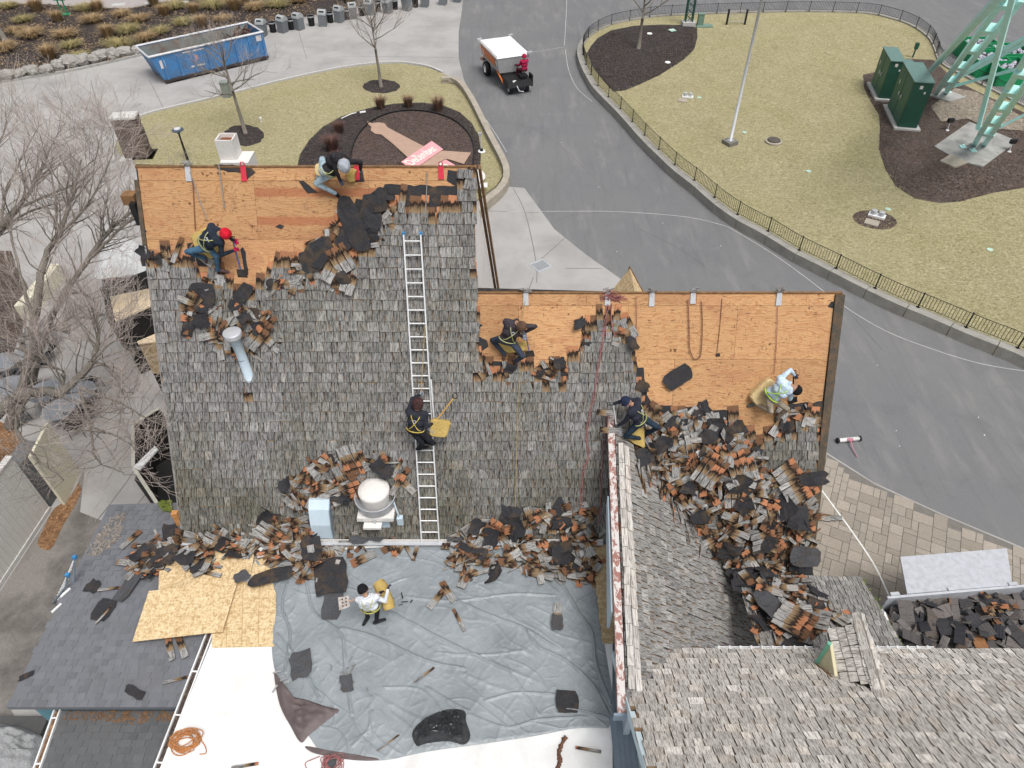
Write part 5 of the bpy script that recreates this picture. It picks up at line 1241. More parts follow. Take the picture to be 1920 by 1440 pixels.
# bark / leaf strip on the white roof
m=MB(); pts=smoothpath(GP([(1060,1382),(1052,1398),(1048,1415),(1050,1430),(1042,1450)],ZF+.02),6); m.tube([p+V((rnd.gauss(0,.01),0,0)) for p in pts],[.03+.03*rnd.random() for _ in pts],5); solo('leaf_strip',m,plain('wet_leaves',(.14,.07,.045),.9,0,.4,20),'dark brown strip of wet leaves on the white roof below the tarp','debris',pts[0])
debris.sort(key=lambda d:-d[0])
restd=MB()
for k,(s_,M,w,y0,y1,var,bow,lab,_) in enumerate(debris):
    if k<285:
        o=bpy.data.objects.new('loose_shingle',dmesh(w,y0,y1,var,bow)); C.objects.link(o); o.matrix_world=M; tag(o,lab,'shingle','loose shingles'+_[18:])
    else:
        vs,fs,uv=sh_geo(w,var*.61,y0,y1,.012 if var%2 else .0,bow,.016); restd.add([M@V((a[0],a[1]-(y1-y0)/2,a[2])) for a in vs],fs,0,rnd.random(),uv)
solo('shingle_debris',restd,M_DEB,'smaller torn cedar shingles spread through all the heaps on the roofs','debris',(0,0,0),kind='stuff')
# large single felt sheets
for pl,x,y,w,l,rot,lab,h,mt,jag in ((FLATP,622,1085,.85,1.0,.2,'large black felt sheet beside the standing worker on the tarp',.10,M_FELT,.15),(FLATP,625,1135,.45,.85,0,'narrow dark felt strip under the worker shovel',.06,M_FELTG,.12),(FLATP,565,1252,.5,.75,.2,'dark felt piece on the left part of the tarp above the brown flap',.07,M_FELTG,.35),
  (FLATP,652,1285,.32,.4,.3,'small round felt piece among twigs on the tarp',.07,M_FELTG,.3),(FLATP,1063,1318,.5,.48,0,'square mossy felt piece at the lower right of the tarp',.07,M_FELT,.12),(FLATP,1045,1172,.28,.4,0,'dark felt covering the charred shingle on the tarp',.10,M_FELTG,.2),
  (FLATP,510,1088,1.1,.4,.3,'long black felt strip across the osb sheets',.15,M_FELT,.2),(FLATP,458,1090,.4,.35,.6,'small felt piece at the osb sheet corner',.16,M_FELTG,.3),(LEANP,195,1145,.45,.55,-.2,'dark felt square on the middle of the lean-to',.02,M_FELT,.08),(LEANP,240,1105,.4,.9,-.3,'black felt sheet above the front osb sheet on the lean-to',.03,M_FELTG,.3),
  (LEANP,175,1100,.4,.4,-.3,'brownish felt scrap near the ladder on the lean-to',.02,M_FELT,.35),(LEANP,253,1298,.55,.22,-.5,'grey felt strip low on the lean-to',.02,M_FELT,.3),(LEANP,50,1268,.35,.16,.6,'small brown felt strip at the left eave of the lean-to',.02,M_FELT,.3),(FLATP,610,1033,.2,.2,0,'tiny felt piece',.0,None,0),
  (FLATP,690,1012,.9,.5,.1,'black felt sheet draped below the exhaust fan',.14,M_FELTG,.4),(MAIN,1270,706,.75,.42,.55,'black felt flap loose on the bare plywood of the right roof',.05,M_FELT,.15),(MAIN,382,552,.65,.55,-.1,'black felt square at the top of the pile under the red beanie worker',.10,M_FELT,.15),(MAIN,455,555,.8,.32,.8,'long mossy felt strip below the plywood notch',.08,M_FELT,.25),
  (FLATP,620,1428,.3,.3,0,'dark felt scrap beside the red rope tangle',.03,M_FELTG,.3),(FLATP,855,1010,.5,.5,0,'black felt sheet right of the ladder foot',.2,M_FELTG,.2),(FLATP,890,1050,.7,.4,.2,'black felt sheet in front of the right pile',.16,M_FELT,.3),(MAIN,1515,890,.8,.4,.1,'black felt hanging over the right roof edge',.25,M_FELT,.35),(MAIN,1500,1030,.9,.6,.0,'black felt sheet hanging past the lower right roof edge',.35,M_FELTG,.3),
  (PORCH,1440,1150,.6,1.0,.3,'smooth black felt sheet in the valley above the porch roof',.25,M_FELTG,.25),(WING,1,1,0,0,0,'',0,None,0)):
    if not mt: continue
    scrap(pl,x,y,w,l,rot,lab,None,h,jag,mt,None,.06)
# twigs on the tarp
for (x,y,n,lab) in ((655,1265,16,'little heap of splinters beside the round felt piece on the tarp'),(545,1270,6,'few splinters left of the dark felt on the tarp'),(760,1125,5,'broken tool head and cord right of the standing worker')):
    m=MB(); c=G(x,y,ZF+.07)
    for k in range(n):
        p=c+V((rnd.gauss(0,.16),rnd.gauss(0,.14),rnd.random()*.03)); a=rnd.random()*6; l=rnd.uniform(.06,.2); m.box(p,(l,rnd.uniform(.01,.035),.01),a)
    solo('splinters',m,M_DEB if x<700 else M_BLK,lab,'debris',c)
# ================================================================ DEBRIS BIN
M_BIN=dirty('speckled_galvanised',(.52,.54,.58),(.30,.31,.33),.5,7,.55,45,.15,.001,.4,.1)
bin_=thing('debris_container','large grey metal debris container full of old asphalt shingles','container',G(1790,1180,0))
ZB=2.3
c0,c1=G(1700,1115,ZB),G(1899,1098,ZB); ex=(c1-c0).normalized(); ey=V((ex.y,-ex.x,0))
BW=(c1-c0).length+.6; BD=2.3; c0=c0-ex*.5; c1=c0+ex*(BW+.4)
def bx(u,v,z): return c0+ex*u+ey*v+V((0,0,z-ZB))
m=MB(); th=.06; BWt=BW+.3
m.prism([bx(0,0,ZB),bx(BWt,0,ZB),bx(BWt,th,ZB),bx(0,th,ZB)],(0,0,-1.9)); part('back_wall',m,M_BIN,bin_)
m=MB(); m.prism([bx(BWt,0,ZB),bx(BWt-th,0,ZB),bx(BWt-th,BD,ZB),bx(BWt,BD,ZB)],(0,0,-1.9)); part('side_wall',m,M_BIN,bin_)
m=MB(); m.prism([bx(0,0,ZB-.5),bx(th,0,ZB-.5),bx(th,BD,ZB-.5),bx(0,BD,ZB-.5)],(0,0,-1.4)); part('side_wall',m,M_BIN,bin_)
m=MB(); m.prism([bx(0,BD,ZB),bx(BWt,BD,ZB),bx(BWt,BD-th,ZB),bx(0,BD-th,ZB)],(0,0,-1.9)); part('front_wall',m,M_BIN,bin_)
m=MB(); m.prism([bx(0,0,.4),bx(BWt,0,.4),bx(BWt,BD,.4),bx(0,BD,.4)],(0,0,-.1)); part('floor_plate',m,M_BIN,bin_)
a,b,c,d=G(1688,1044,ZB-.05),G(1888,1028,ZB-.05),G(1898,1097,ZB+.02),G(1701,1113,ZB+.02); m=MB(); m.prism([a,b,c,d],(0,0,-.05)); part('folded_lid',m,M_BIN,bin_)
m=MB(); 
for u in (.2,BW*.5,BW-.1): m.box(bx(u,-.03,ZB+.03),(.22,.08,.05),math.atan2(ex.y,ex.x))
part('hinge',m,M_GALV,bin_,kind='stuff')
a,b,c,d=G(1795,1242,ZB+.2),G(1990,1212,ZB+.2),G(1990,1300,ZB+.1),G(1868,1292,ZB+.1); m=MB(); m.prism([a,b,c,d],(0,0,-.05)); part('folded_lid',m,M_BIN,bin_)
m=MB(); m.prism(GP([(1618,1150),(1660,1147),(1672,1175),(1692,1225),(1668,1245),(1645,1190)],2.9),(0,0,-.05)); part('end_plate',m,M_WHITE,bin_)
def mk_oldsh():
    t=NT('old_asphalt_debris',.95,0,.15); r=t.math('FRACT',t.math('ADD',t.orand(),t.attr('tint'))); w=t.noise(t.co('World'),30,4,.7)
    c=t.ramp(r,[(0,(.035,.036,.042)),(.3,(.06,.058,.06)),(.45,(.115,.105,.10)),(.7,(.19,.175,.17)),(.93,(.10,.085,.075)),(1,(.33,.15,.06))]); t.col(t.mix(1.0,c,t.ramp(w,[(.3,.75),(.7,1.25)]),'MULTIPLY')); t.bump(w,.004); return t.m
M_OLD=mk_oldsh(); INB=[(1650,1160),(1700,1125),(1900,1108),(1950,1180),(1960,1225),(1800,1240),(1690,1245)]
BP=Plane((0,6,ZB-.35),(1,0,0),(0,1,0)); L=[]
k=0
while k<300:
    x,y=rnd.uniform(1640,1960),rnd.uniform(1105,1250)
    if not inpoly(x,y,INB): continue
    k+=1; e=min(1,edgedist(x,y,INB)/40); L.append((x,y,e*rnd.uniform(.0,.45)))
om={}
restb=MB()
for i,(x,y,h) in enumerate(L):
    w_=rnd.choice([.16,.24,.32,.45,.7]); l_=rnd.choice([.16,.22,.30]); u,v=BP.uv(BP.hit(x,y,h)); M=BP.M(u,v,h,rnd.uniform(0,6),rnd.gauss(0,.3),rnd.gauss(0,.3))
    key=(w_,l_)
    if key not in om:
        q=MB(); n=4; 
        for j in range(n):
            x0=-w_/2+w_*j/n; x1=x0+w_/n-(.006 if j<n-1 else 0); z0=.10*w_*math.sin(j/n*PI); z1=.10*w_*math.sin((j+1)/n*PI)
            q.add([(x0,-l_/2,z0),(x1,-l_/2,z1),(x1,l_/2,z1+.01),(x0,l_/2,z0+.01),(x0,-l_/2,z0-.012),(x1,-l_/2,z1-.012),(x1,l_/2,z1-.002),(x0,l_/2,z0-.002)],[(0,1,2,3),(4,7,6,5),(0,4,5,1),(2,6,7,3),(0,3,7,4),(1,5,6,2)])
        om[key]=q.mesh('asphalt_shingle_scrap',M_OLD)
    o=bpy.data.objects.new('asphalt_shingle_scrap',om[key]); C.objects.link(o); o.matrix_world=M
    tag(o,('small ' if w_<.3 else ('' if w_<.5 else 'large '))+'old asphalt shingle scrap, '+zone(INB,x,y)+' of the grey debris container','shingle','asphalt shingle scraps in the container')
m=MB(); m.prism([bx(.1,.1,ZB-.5),bx(BW+.1,.1,ZB-.5),bx(BW+.1,BD-.1,ZB-.5),bx(.1,BD-.1,ZB-.5)],(0,0,-1.2)); solo('asphalt_debris',m,M_FELT,'packed old roofing filling the grey container','debris',bx(1,1,ZB-.6),kind='stuff')
for k in range(9):
    x,y=1868+rnd.gauss(0,14),1148+rnd.gauss(0,8); u,v=BP.uv(BP.hit(x,y,.35)); m=MB(); vs,fs,uv=sh_geo(.13,rnd.random(),.3,.6,.0,0,.014); M=BP.M(u,v,.3+rnd.random()*.15,rnd.random()*6,rnd.gauss(0,.3),0); m.add([M@V(a) for a in vs],fs,0,rnd.random(),uv); solo('loose_shingle',m,M_DEB,'orange cedar scrap in the small heap at the right of the container','shingle',BP.P(u,v,.3),'orange cedar scraps in the container')
# ================================================================ TREES
def branch(m,p,d,L,r,depth,rr,up=.15,spread=.6,nseg=4,tw=None,side=3):
    pts=[p.copy()]; rad=[r]; q=p.copy(); dd=d.normalized()
    for i in range(nseg):
        dd=(dd+V((rr.gauss(0,.16),rr.gauss(0,.16),rr.gauss(0,.12)+up*.25))).normalized(); q=q+dd*(L/nseg); pts.append(q.copy()); rad.append(max(r*(1-.75*(i+1)/nseg),.0035))
    (tw if (tw is not None and depth<=1) else m).tube(pts,rad,6 if r>.05 else (4 if r>.015 else 3),0,False)
    if depth<=0: return
    nb=rr.choice([3,4,5]) if depth>1 else rr.choice([3,4,5])
    for k in range(nb):
        f=rr.uniform(.25,1.0); i=min(int(f*nseg),nseg-1); b=pts[i].lerp(pts[i+1],f*nseg-i); base=(pts[i+1]-pts[i]).normalized()
        a=rr.uniform(0,2*PI); e=base.orthogonal().normalized(); e.rotate(Matrix.Rotation(a,3,base))
        nd=(base+e*spread*rr.uniform(.6,1.4)+V((0,0,up*.4))).normalized()
        branch(m,b,nd,L*rr.uniform(.45,.72),rad[i]*.55,depth-1,rr,up,spread,3,tw,side)
def smalltree(px,py,H,label,seed,zg=.12,nmain=7,lean=(0,0),br=.45,name='bare_tree',group=None,r0=.075,spread=.65,trunk=.42):
    rr=random.Random(seed); b=G(px,py,zg); t=thing(name,label,'tree',b,group); m=MB(); tw=MB(); top=b+V((lean[0],lean[1],H*trunk))
    pts=[b-V((0,0,.05)),b+V((lean[0]*.3,lean[1]*.3,H*trunk*.4)),b.lerp(top,.75),top]; m.tube(pts,[r0*1.35,r0,r0*.85,r0*.75],8)
    lead=top+V((lean[0]*.6,lean[1]*.6,H*.34)); m.tube([top,lead],[r0*.75,r0*.25],6)
    part('trunk',m,M_BARK,t,smooth=True); c=MB()
    for k in range(nmain):
        f=rr.uniform(-.15,.95); p=top.lerp(lead,f); a=k*2.4+rr.random(); up=.9 if f>.4 else .55
        branch(c,p,V((math.cos(a),math.sin(a),up)),H*rr.uniform(.30,.42)*(1.1-.4*f),r0*.42,3,rr,.25,spread,4,tw)
    part('limbs',c,M_BARK,t,kind='stuff'); part('twigs',tw,M_TWIG,t,kind='stuff'); return t
smalltree(461,252,5.6,'bare young tree in a round mulch ring in front of the blue dumpster',3,lean=(-.2,.3),r0=.10,nmain=13)
smalltree(715,164,5.4,'bare young tree in the mulch ring near the road and shrubs',5,lean=(-.1,.2),r0=.09,nmain=11)
smalltree(1197,92,6.5,'bare tree in the mulch bed inside the iron fence',8,zg=.42,lean=(.05,.1),r0=.12,trunk=.3)
smalltree(14,82,6.0,'thick leaning trunk at the top left corner of the mulch bed',9,zg=.15,lean=(-.9,.6),r0=.16)
def bigtree(label,limbs,seed,twl=1.0):
    rr=random.Random(seed); first=limbs[0][0]; b=G(*first[:2],0) if first[2]==0 else G(*first); t=thing('bare_oak',label,'tree',(b.x,b.y,0)); tr=MB(); lm=MB(); tw=MB()
    for li,(L) in enumerate(limbs):
        pts=smoothpath([G(a,b_,z) for a,b_,z,r in [q if len(q)==4 else (*q,.1) for q in L]],4); rs=[q[3] for q in L]; N=len(pts)
        rad=[]
        for k in range(N):
            f=k/(N-1)*(len(rs)-1); i=min(int(f),len(rs)-2); rad.append((rs[i]+(rs[i+1]-rs[i])*(f-i))*.8)
        (tr if li==0 else lm).tube([p+V((rr.gauss(0,.02),rr.gauss(0,.02),0)) for p in pts],rad,7,0,False)
        for k in range(2,N):
            nb=1 if rad[k]>.09 else 2
            for _ in range(nb):
                if rr.random()<.12: continue
                base=(pts[k]-pts[k-1]).normalized(); e=base.orthogonal().normalized(); e.rotate(Matrix.Rotation(rr.random()*6.28,3,base))
                d=(base*.8+e*.8+V((0,0,.25))).normalized(); branch(lm,pts[k],d,rr.uniform(.8,1.7)*twl,min(rad[k]*.5,.028),2,rr,.2,.65,4,tw)
    part('trunk',tr,M_BARK,t,smooth=True); part('limbs',lm,M_BARK,t,kind='stuff'); part('twigs',tw,M_TWIG,t,kind='stuff'); return t
bigtree('big bare oak at the left with limbs reaching over the plaza',[
 [(20,800,0,.30),(57,675,3,.19),(64,600,4.2,.16),(76,510,5.4,.13)],[(76,510,5.4,.13),(90,470,5.8,.11),(110,440,6.2,.09),(128,390,6.8,.07),(140,350,7.2,.05),(152,300,7.7,.03)],[(110,440,6.2,.08),(150,400,6.6,.05),(180,360,7,.04),(210,290,7.6,.02),(213,250,8,.01)],
 [(105,430,6.2,.06),(102,360,6.8,.04),(85,300,7.3,.025),(75,270,7.6,.01)],[(152,320,7.3,.03),(175,300,7.6,.02),(185,265,8,.012),(160,230,8.2,.008)],[(64,600,4.2,.08),(45,540,5,.06),(20,440,6,.04),(18,400,6.5,.02)],
 [(57,675,3,.10),(40,640,3.6,.08),(95,620,4.4,.05),(140,590,5,.03)]],21)
bigtree('bare oak at the far left edge leaning over the pale plaza',[
 [(-140,560,0,.30),(-60,500,3.5,.2),(0,428,5.6,.15),(30,392,6.2,.12)],[(30,392,6.2,.10),(55,360,6.7,.08),(75,320,7.1,.05),(100,270,7.6,.03),(120,230,8,.012)],[(30,392,6.2,.07),(80,370,6.5,.05),(140,345,7,.03),(190,312,7.4,.015)],[(0,428,5.6,.07),(10,360,6.4,.05),(40,300,7.2,.03),(70,240,7.8,.015)],[(-40,330,6.5,.05),(5,250,7.3,.035),(12,210,7.8,.02)],[(-30,470,5,.08),(25,415,5.6,.05),(70,392,6,.04),(110,380,6.2,.02)]],22)
bigtree('bare oak beside the left rake with long limbs touching the roof',[
 [(55,720,0,.25),(90,610,3.2,.14),(125,545,4.2,.12),(160,495,5,.10)],[(160,495,5,.10),(190,450,5.6,.08),(225,415,6.2,.06),(262,385,6.6,.045)],[(175,480,5.2,.07),(205,450,5.7,.06),(240,415,6.2,.045),(263,398,6.5,.03)],[(190,452,5.6,.04),(188,420,6,.03),(200,380,6.5,.02),(205,340,7,.01)],[(140,520,4.6,.05),(180,585,4.6,.04),(205,590,5,.03),(250,610,5.3,.012)],[(125,545,4.2,.06),(175,560,4.6,.04),(180,600,4.6,.03)],[(90,610,3.2,.06),(130,625,3.8,.045),(110,600,4.2,.03)]],23)
bigtree('bare oak low at the left whose limbs spread above the cafe tables',[
 [(-120,900,0,.30),(0,770,2.8,.22),(60,735,3.6,.18),(110,740,4.0,.16)],[(110,740,4,.15),(145,710,4.4,.13),(172,680,4.8,.11)],[(172,680,4.8,.09),(182,650,5,.07),(185,615,5.4,.04),(180,590,5.7,.02)],[(172,680,4.8,.06),(205,690,5,.045),(230,730,5.1,.03),(252,738,5.2,.015)],[(150,730,4.3,.07),(200,745,4.7,.04),(250,770,5,.03),(300,795,5.4,.015)],
 [(150,735,4.3,.06),(168,790,4.6,.05),(180,860,4.8,.03),(235,885,5.1,.012)],[(60,735,3.6,.09),(30,790,4,.07),(60,850,4.5,.04),(120,900,4.8,.015)],[(110,740,4,.07),(120,700,4.6,.04),(90,680,5,.03),(60,640,5.4,.015)],[(172,680,4.8,.05),(215,640,5.4,.03),(270,630,5.9,.012)],[(168,800,4.6,.04),(220,820,5,.025),(262,850,5.3,.01)]],24)
# ================================================================ SHRUBS, GRASS CLUMPS
def clumpmesh(name,n,h,r,mat,seed,wd=.008,curve=.3,cone=.7):
    rr=random.Random(seed); m=MB()
    for k in range(n):
        a=rr.random()*6.28; f=rr.random(); b=V((math.cos(a)*r*.35*f,math.sin(a)*r*.35*f,0)); hh=h*rr.uniform(.55,1.05); o=V((math.cos(a),math.sin(a),0))*r*cone*rr.uniform(.3,1.2)
        s=V((-math.sin(a),math.cos(a),0))*wd; mid=b+o*.45+V((0,0,hh*.65)); tip=b+o+V((0,0,hh*(1-curve*rr.random()))); tt=rr.random()
        m.add([b-s,b+s,mid+s*.8,mid-s*.8,tip],[(0,1,2,3),(3,2,4)],0,tt)
    return m.mesh(name,mat)
def mk_dry(name,a,b):
    t=NT(name,.9,0,.1); r=t.math('FRACT',t.math('ADD',t.attr('tint'),t.orand())); t.col(t.ramp(r,[(0,a),(1,b)])); return t.m
M_DRY=mk_dry('dry_ornamental_grass',(.26,.17,.085),(.48,.36,.21)); M_DRYG=mk_dry('greenish_dry_grass',(.20,.19,.08),(.42,.34,.17)); M_SHR=mk_dry('brown_shrub_twigs',(.13,.075,.055),(.30,.19,.13)); M_RSH=mk_dry('reddish_shrub_twigs',(.10,.055,.05),(.22,.13,.11))
cms=[clumpmesh('grass_clump',520,.55,.75,M_DRY,1,.012,.6,1.0),clumpmesh('grass_clump',520,.45,.8,M_DRYG,2,.012,.7,1.0),clumpmesh('grass_clump',520,.8,.6,M_DRY,3,.010,.3,.8)]
CL=[(125,70),(45,40),(95,110),(30,62),(135,88),(205,70),(175,42),(240,60),(185,22),(262,40),(300,62),(310,28),(275,75),(345,45),(380,50),(420,40),(330,15),(290,10),(230,30),(160,18),(110,40),(60,70),(18,14),(440,18),(480,18),(520,12),(460,8),(560,4),(400,14),(365,24),(10,95),(150,110),(655,4),(690,-4),(225,88),(70,20)]
for k,(a,b) in enumerate(CL):
    p=G(a,b,.12); o=bpy.data.objects.new('grass_clump',cms[k%3]); link(o,None,p); o.rotation_euler=(0,0,k*1.1); s=rnd.uniform(.95,1.5); o.scale=(s*1.1,s,s)
    tag(o,('greenish' if k%3==1 else ('tall' if k%3==2 else 'wide tan'))+' dry grass clump in the mulch bed, '+('front' if b>75 else ('middle' if b>38 else 'back'))+' row, '+('far left' if a<90 else 'left' if a<180 else 'centre' if a<280 else 'right' if a<420 else 'far right')+' part','plant','dry grass clumps in the mulch bed')
sm=[clumpmesh('shrub',420,.85,.55,M_SHR,5,.009,.1,.9),clumpmesh('shrub',420,.9,.6,M_RSH,6,.009,.2,.9)]
for (a,b,lab,i,s) in ((714,203,'left of the three upright brown shrubs behind the sign bed',0,.95),(766,200,'middle of the three upright brown shrubs behind the sign bed',0,.88),(822,207,'right of the three upright brown shrubs behind the sign bed',0,1.05),(624,282,'reddish bare shrub left of the sign bed ring',1,1.1),(636,248,'smaller reddish shrub above the first one left of the sign bed',1,.8),(632,300,'low reddish shrub beside the kneeling ridge worker',1,.6)):
    o=bpy.data.objects.new('shrub',sm[i]); link(o,None,G(a,b,.2)); o.scale=(s,s,s); o.rotation_euler=(0,0,a); tag(o,lab,'shrub')
# fallen leaves and stalks over the bed, blades over the lawns
def scatter(name,P,z,n,sz,mat,up=.5,w=.25,seed=1,wtall=0,edge=None):
    r=random.Random(seed); W=[(p.x,p.y) for p in GP(P,z)]; xs=[p[0] for p in W]; ys=[p[1] for p in W]; m=MB(); k=0; g=0
    while k<n and g<n*8:
        g+=1; x,y=r.uniform(min(xs),max(xs)),r.uniform(min(ys),max(ys))
        if not inpoly(x,y,W): continue
        if noise.noise(V((x*.5,y*.5,seed)))+r.random()*.8<.15: continue
        k+=1; a=r.random()*6.28; l=sz*r.uniform(.4,1.5); c=V((x,y,z+.01)); d=V((math.cos(a)*l,math.sin(a)*l,l*up*r.random())); e=V((-math.sin(a),math.cos(a),0))*l*w*.5
        m.add([c-e,c+e,c+d],[(0,1,2)],0,r.random())
    return struct(name,m,mat,kind='stuff')
scatter('leaf_litter',BED,.15,15000,.14,mk_dry('bed_litter',(.10,.07,.05),(.40,.29,.18)),.5,.6,3)
M_BLD=mk_dry('dry_grass_blades',(.20,.185,.09),(.58,.53,.34))
scatter('grass_blades',LAWN,.12,14000,.065,M_BLD,.9,.28,4)
WL2=[(p[0],p[1]) for p in WALL[1:-1]]+[(1960,400)]
ISL=[p for p in [(1907,650),(1745,583),(1605,520),(1487,462),(1383,400),(1300,335),(1230,280),(1160,205),(1117,160),(1160,168),(1235,142),(1300,95),(1308,55),(1400,45),(1500,38),(1620,38),(1710,60),(1740,100),(1660,140),(1618,140),(1640,210),(1650,260),(1650,310),(1720,375),(1800,382),(1920,355),(1960,380),(1960,640)]]
scatter('grass_blades',ISL,ZL,42000,.07,M_BLD,.9,.28,5)
M_CHIP=mk_dry('mulch_chips',(.02,.018,.017),(.16,.125,.105))
scatter('mulch_chips',BEDR,ZL+.05,7000,.10,M_CHIP,.3,.5,6); scatter('mulch_chips',[(1105,95),(1145,60),(1240,48),(1305,55),(1300,92),(1262,125),(1172,168),(1150,168),(1125,140)],ZL+.09,5000,.10,M_CHIP,.3,.5,7); scatter('mulch_chips',BIGBED,.235,5000,.09,M_CHIP,.3,.5,8)
# ================================================================ SIGN CUTOUT
ZS=.30
def flatboard(P,z,mat,name,label,cat,th=.03): 
    W=GP(P,z); m=MB(); m.prism(W,(0,0,-th)); return solo(name,m,mat,label,cat,sum(W,V((0,0,0)))/len(W))
def z5(L): return [(550+a/4.683,170+b/4.683) for a,b in L]
M_TAN=plain('tan_hardboard',(.42,.29,.22),.8,0,.06,3)
flatboard(z5([(648,268),(690,285),(745,278),(800,285),(825,320),(870,345),(1140,485),(1210,530),(1330,527),(1560,543),(1497,642),(1360,600),(1330,597),(1190,700),(1080,690),(1000,580),(880,470),(770,382),(720,378),(680,350),(685,315),(660,295)]),ZS,M_TAN,'board_cutout','tan arm shaped plywood cutout lying on the brown sign bed','cutout')
M_PINK=plain('faded_pink_paint',(.72,.36,.38),.6,0,.08,2); M_TXT=plain('white_letter_paint',(.80,.78,.72),.6)
def signboard(P,label,texts):
    W=GP(P,ZS+.05); c=sum(W,V((0,0,0)))/len(W); t=thing('sign_board',label,'sign',c); m=MB(); m.prism(W,(0,0,-.03)); part('board',m,M_PINK,t)
    for body,(px,py),(qx,qy),size in texts:
        a,b=G(px,py,ZS+.056),G(qx,qy,ZS+.056); d=(b-a); cu=bpy.data.curves.new('lettering','FONT'); cu.body=body; cu.size=1; cu.extrude=.004; cu.offset=.012; cu.align_x='LEFT'
        tmp=bpy.data.objects.new('tmp_text',cu); C.objects.link(tmp); bpy.context.view_layer.update(); dg=bpy.context.evaluated_depsgraph_get(); me=bpy.data.meshes.new_from_object(tmp.evaluated_get(dg)); 
        w_=max(v.co.x for v in me.vertices); sc=d.length/w_; bpy.data.objects.remove(tmp)
        for v in me.vertices: v.co.x*=sc; v.co.y*=size; v.co.z*=1
        me.materials.clear(); me.materials.append(M_TXT); o=bpy.data.objects.new('lettering',me); C.objects.link(o); o.parent=t; o.matrix_basis=Matrix.Translation(a-c)@Matrix.Rotation(math.atan2(d.y,d.x),4,'Z'); WL[o.name]=WL[t.name]; o['label']='the word '+body if len(body)>2 else 'the number '+body
signboard(z5([(945,625),(1215,440),(1315,512),(1045,695)]),'faded pink sign board reading December in white',[('December',(773,310),(822,279),.95),('8',(781,296),(785,293),.55)])
signboard(z5([(1200,690),(1335,602),(1430,658),(1340,715),(1250,735)]),'faded pink sign board reading 25 half hidden by the ridge',[('25',(822,321),(843,311),.85)])
flatboard(ell(891,330,19,13,20),ZS+.1,M_CREAM,'round_board','round white board peeking out behind the right end of the high ridge','board')
flatboard([(896,344),(914,342),(914,350),(897,352)],.5,M_WHITE,'paving_slab','small white slab by the curved wall at the lawn tip','slab')
m=MB(); P=smoothpath(GP([(640,222),(655,215),(668,211)],.28),3); m.tube(P,.03,5); m.box(G(680,210,.3),(.35,.14,.06),.4); solo('hose_end',m,M_WHITE,'white pipe piece lying on the mulch left of the shrubs','pipe',P[0])
# ================================================================ PLAZA OBJECTS
def pole(px,py,zg,segs,label,cat,name,parts): pass
lp=G(352,300,.12); top=ptAbove(347,241,lp.y); t=thing('lamp_post','dark lamp post with round disc head behind the left plywood ridge','lamp post',lp)
top.x=lp.x
m=MB(); m.tube([lp,V((lp.x,lp.y,top.z-.25))],[.07,.045],8); part('post',m,M_BLK,t)
m=MB(); m.lathe([(.0,.0),(.10,-.02),(.30,-.05),(.31,-.09),(.12,-.12),(.05,-.3)],V((lp.x,lp.y,top.z)),20); part('lamp_head',m,plain('dark_blue_metal',(.06,.08,.12),.4),t)
m=MB(); m.lathe([(0,.03),(.17,.01),(.17,-.02)],V((lp.x,lp.y,top.z)),16); part('lamp_cap',m,M_ALU,t)
# tall rough pillar at the lawn tip
pb=G(262,294,0); zt=0.3
while proj((pb.x,pb.y,zt))[1]>219: zt+=.02
pt=thing('rough_pillar','tall rough brown textured pillar with pale top at the left lawn tip','pillar',pb)
Mp=Matrix.Translation(pb)@Matrix.Rotation(.12,4,'Z'); m=MB(); NX,NZ=10,22; a_,b_=.62,.38
per=[(-a_,-b_),(-a_/3,-b_*1.05),(a_/3,-b_*1.05),(a_,-b_),(a_*1.04,0),(a_,b_),(0,b_),(-a_,b_),(-a_*1.04,0)]
vs=[];n=len(per)
for k in range(NZ+1):
    for (x,y) in per:
        q=V((x,y,zt*k/NZ)); d=.05*noise.noise(q*2.5)+.03*noise.noise(q*7); vs.append(Mp@V((x*(1+d*1.2),y*(1+d*1.5),q.z)))
m.add(vs,[(k*n+i2,k*n+(i2+1)%n,(k+1)*n+(i2+1)%n,(k+1)*n+i2) for k in range(NZ) for i2 in range(n)]); part('pillar_shaft',m,dirty('rough_brown_cladding',(.17,.135,.12),(.07,.055,.05),.7,2.5,.95,16,0,.03,.1,.4),pt)
m=MB(); m.box((0,0,zt+.04),(a_*2.1,b_*2.2,.10),0,0,Mp); part('pillar_cap',m,plain('white_kerb',(.55,.54,.52),.8),pt)
m=MB(); m.box((0,0,.06),(a_*2.8,b_*3.2,.12),0,0,Mp); part('pillar_base',m,plain('white_kerb',(.55,.54,.52)),pt)
m=MB(); m.sheet(GP([(213,270),(222,262),(243,300),(226,292)],.02)); struct('grass_patch',m,M_GRASS)
for (px,py,lab) in ((490,229,'small white and black spotlight on the lawn right of the mulch ring'),(416,268,'small white cap behind the white flue')):
    p=G(px,py,.12); m=MB(); m.lathe([(0,.32),(.07,.30),(.08,.2),(.05,.14),(.05,0)],p,12); solo('spotlight',m,M_WHITE,lab,'lamp',p)
# lamp stake near road wall
p=G(903,284,.12); t=thing('garden_light','white and black garden light stake beside the curved wall','lamp',p); m=MB(); m.tube([p,p+V((-.05,0,.9))],.03,6); m.box(p+V((-.05,0,1.0)),(.2,.1,.12)); part('stake',m,M_GALV,t); m=MB(); m.lathe([(0,.2),(.09,.15),(.1,0)],p,10); part('base_lamp',m,M_BLK,t); m=MB(); m.lathe([(0,.06),(.2,.04),(.22,0)],p,12); part('foot',m,M_WHITE,t)
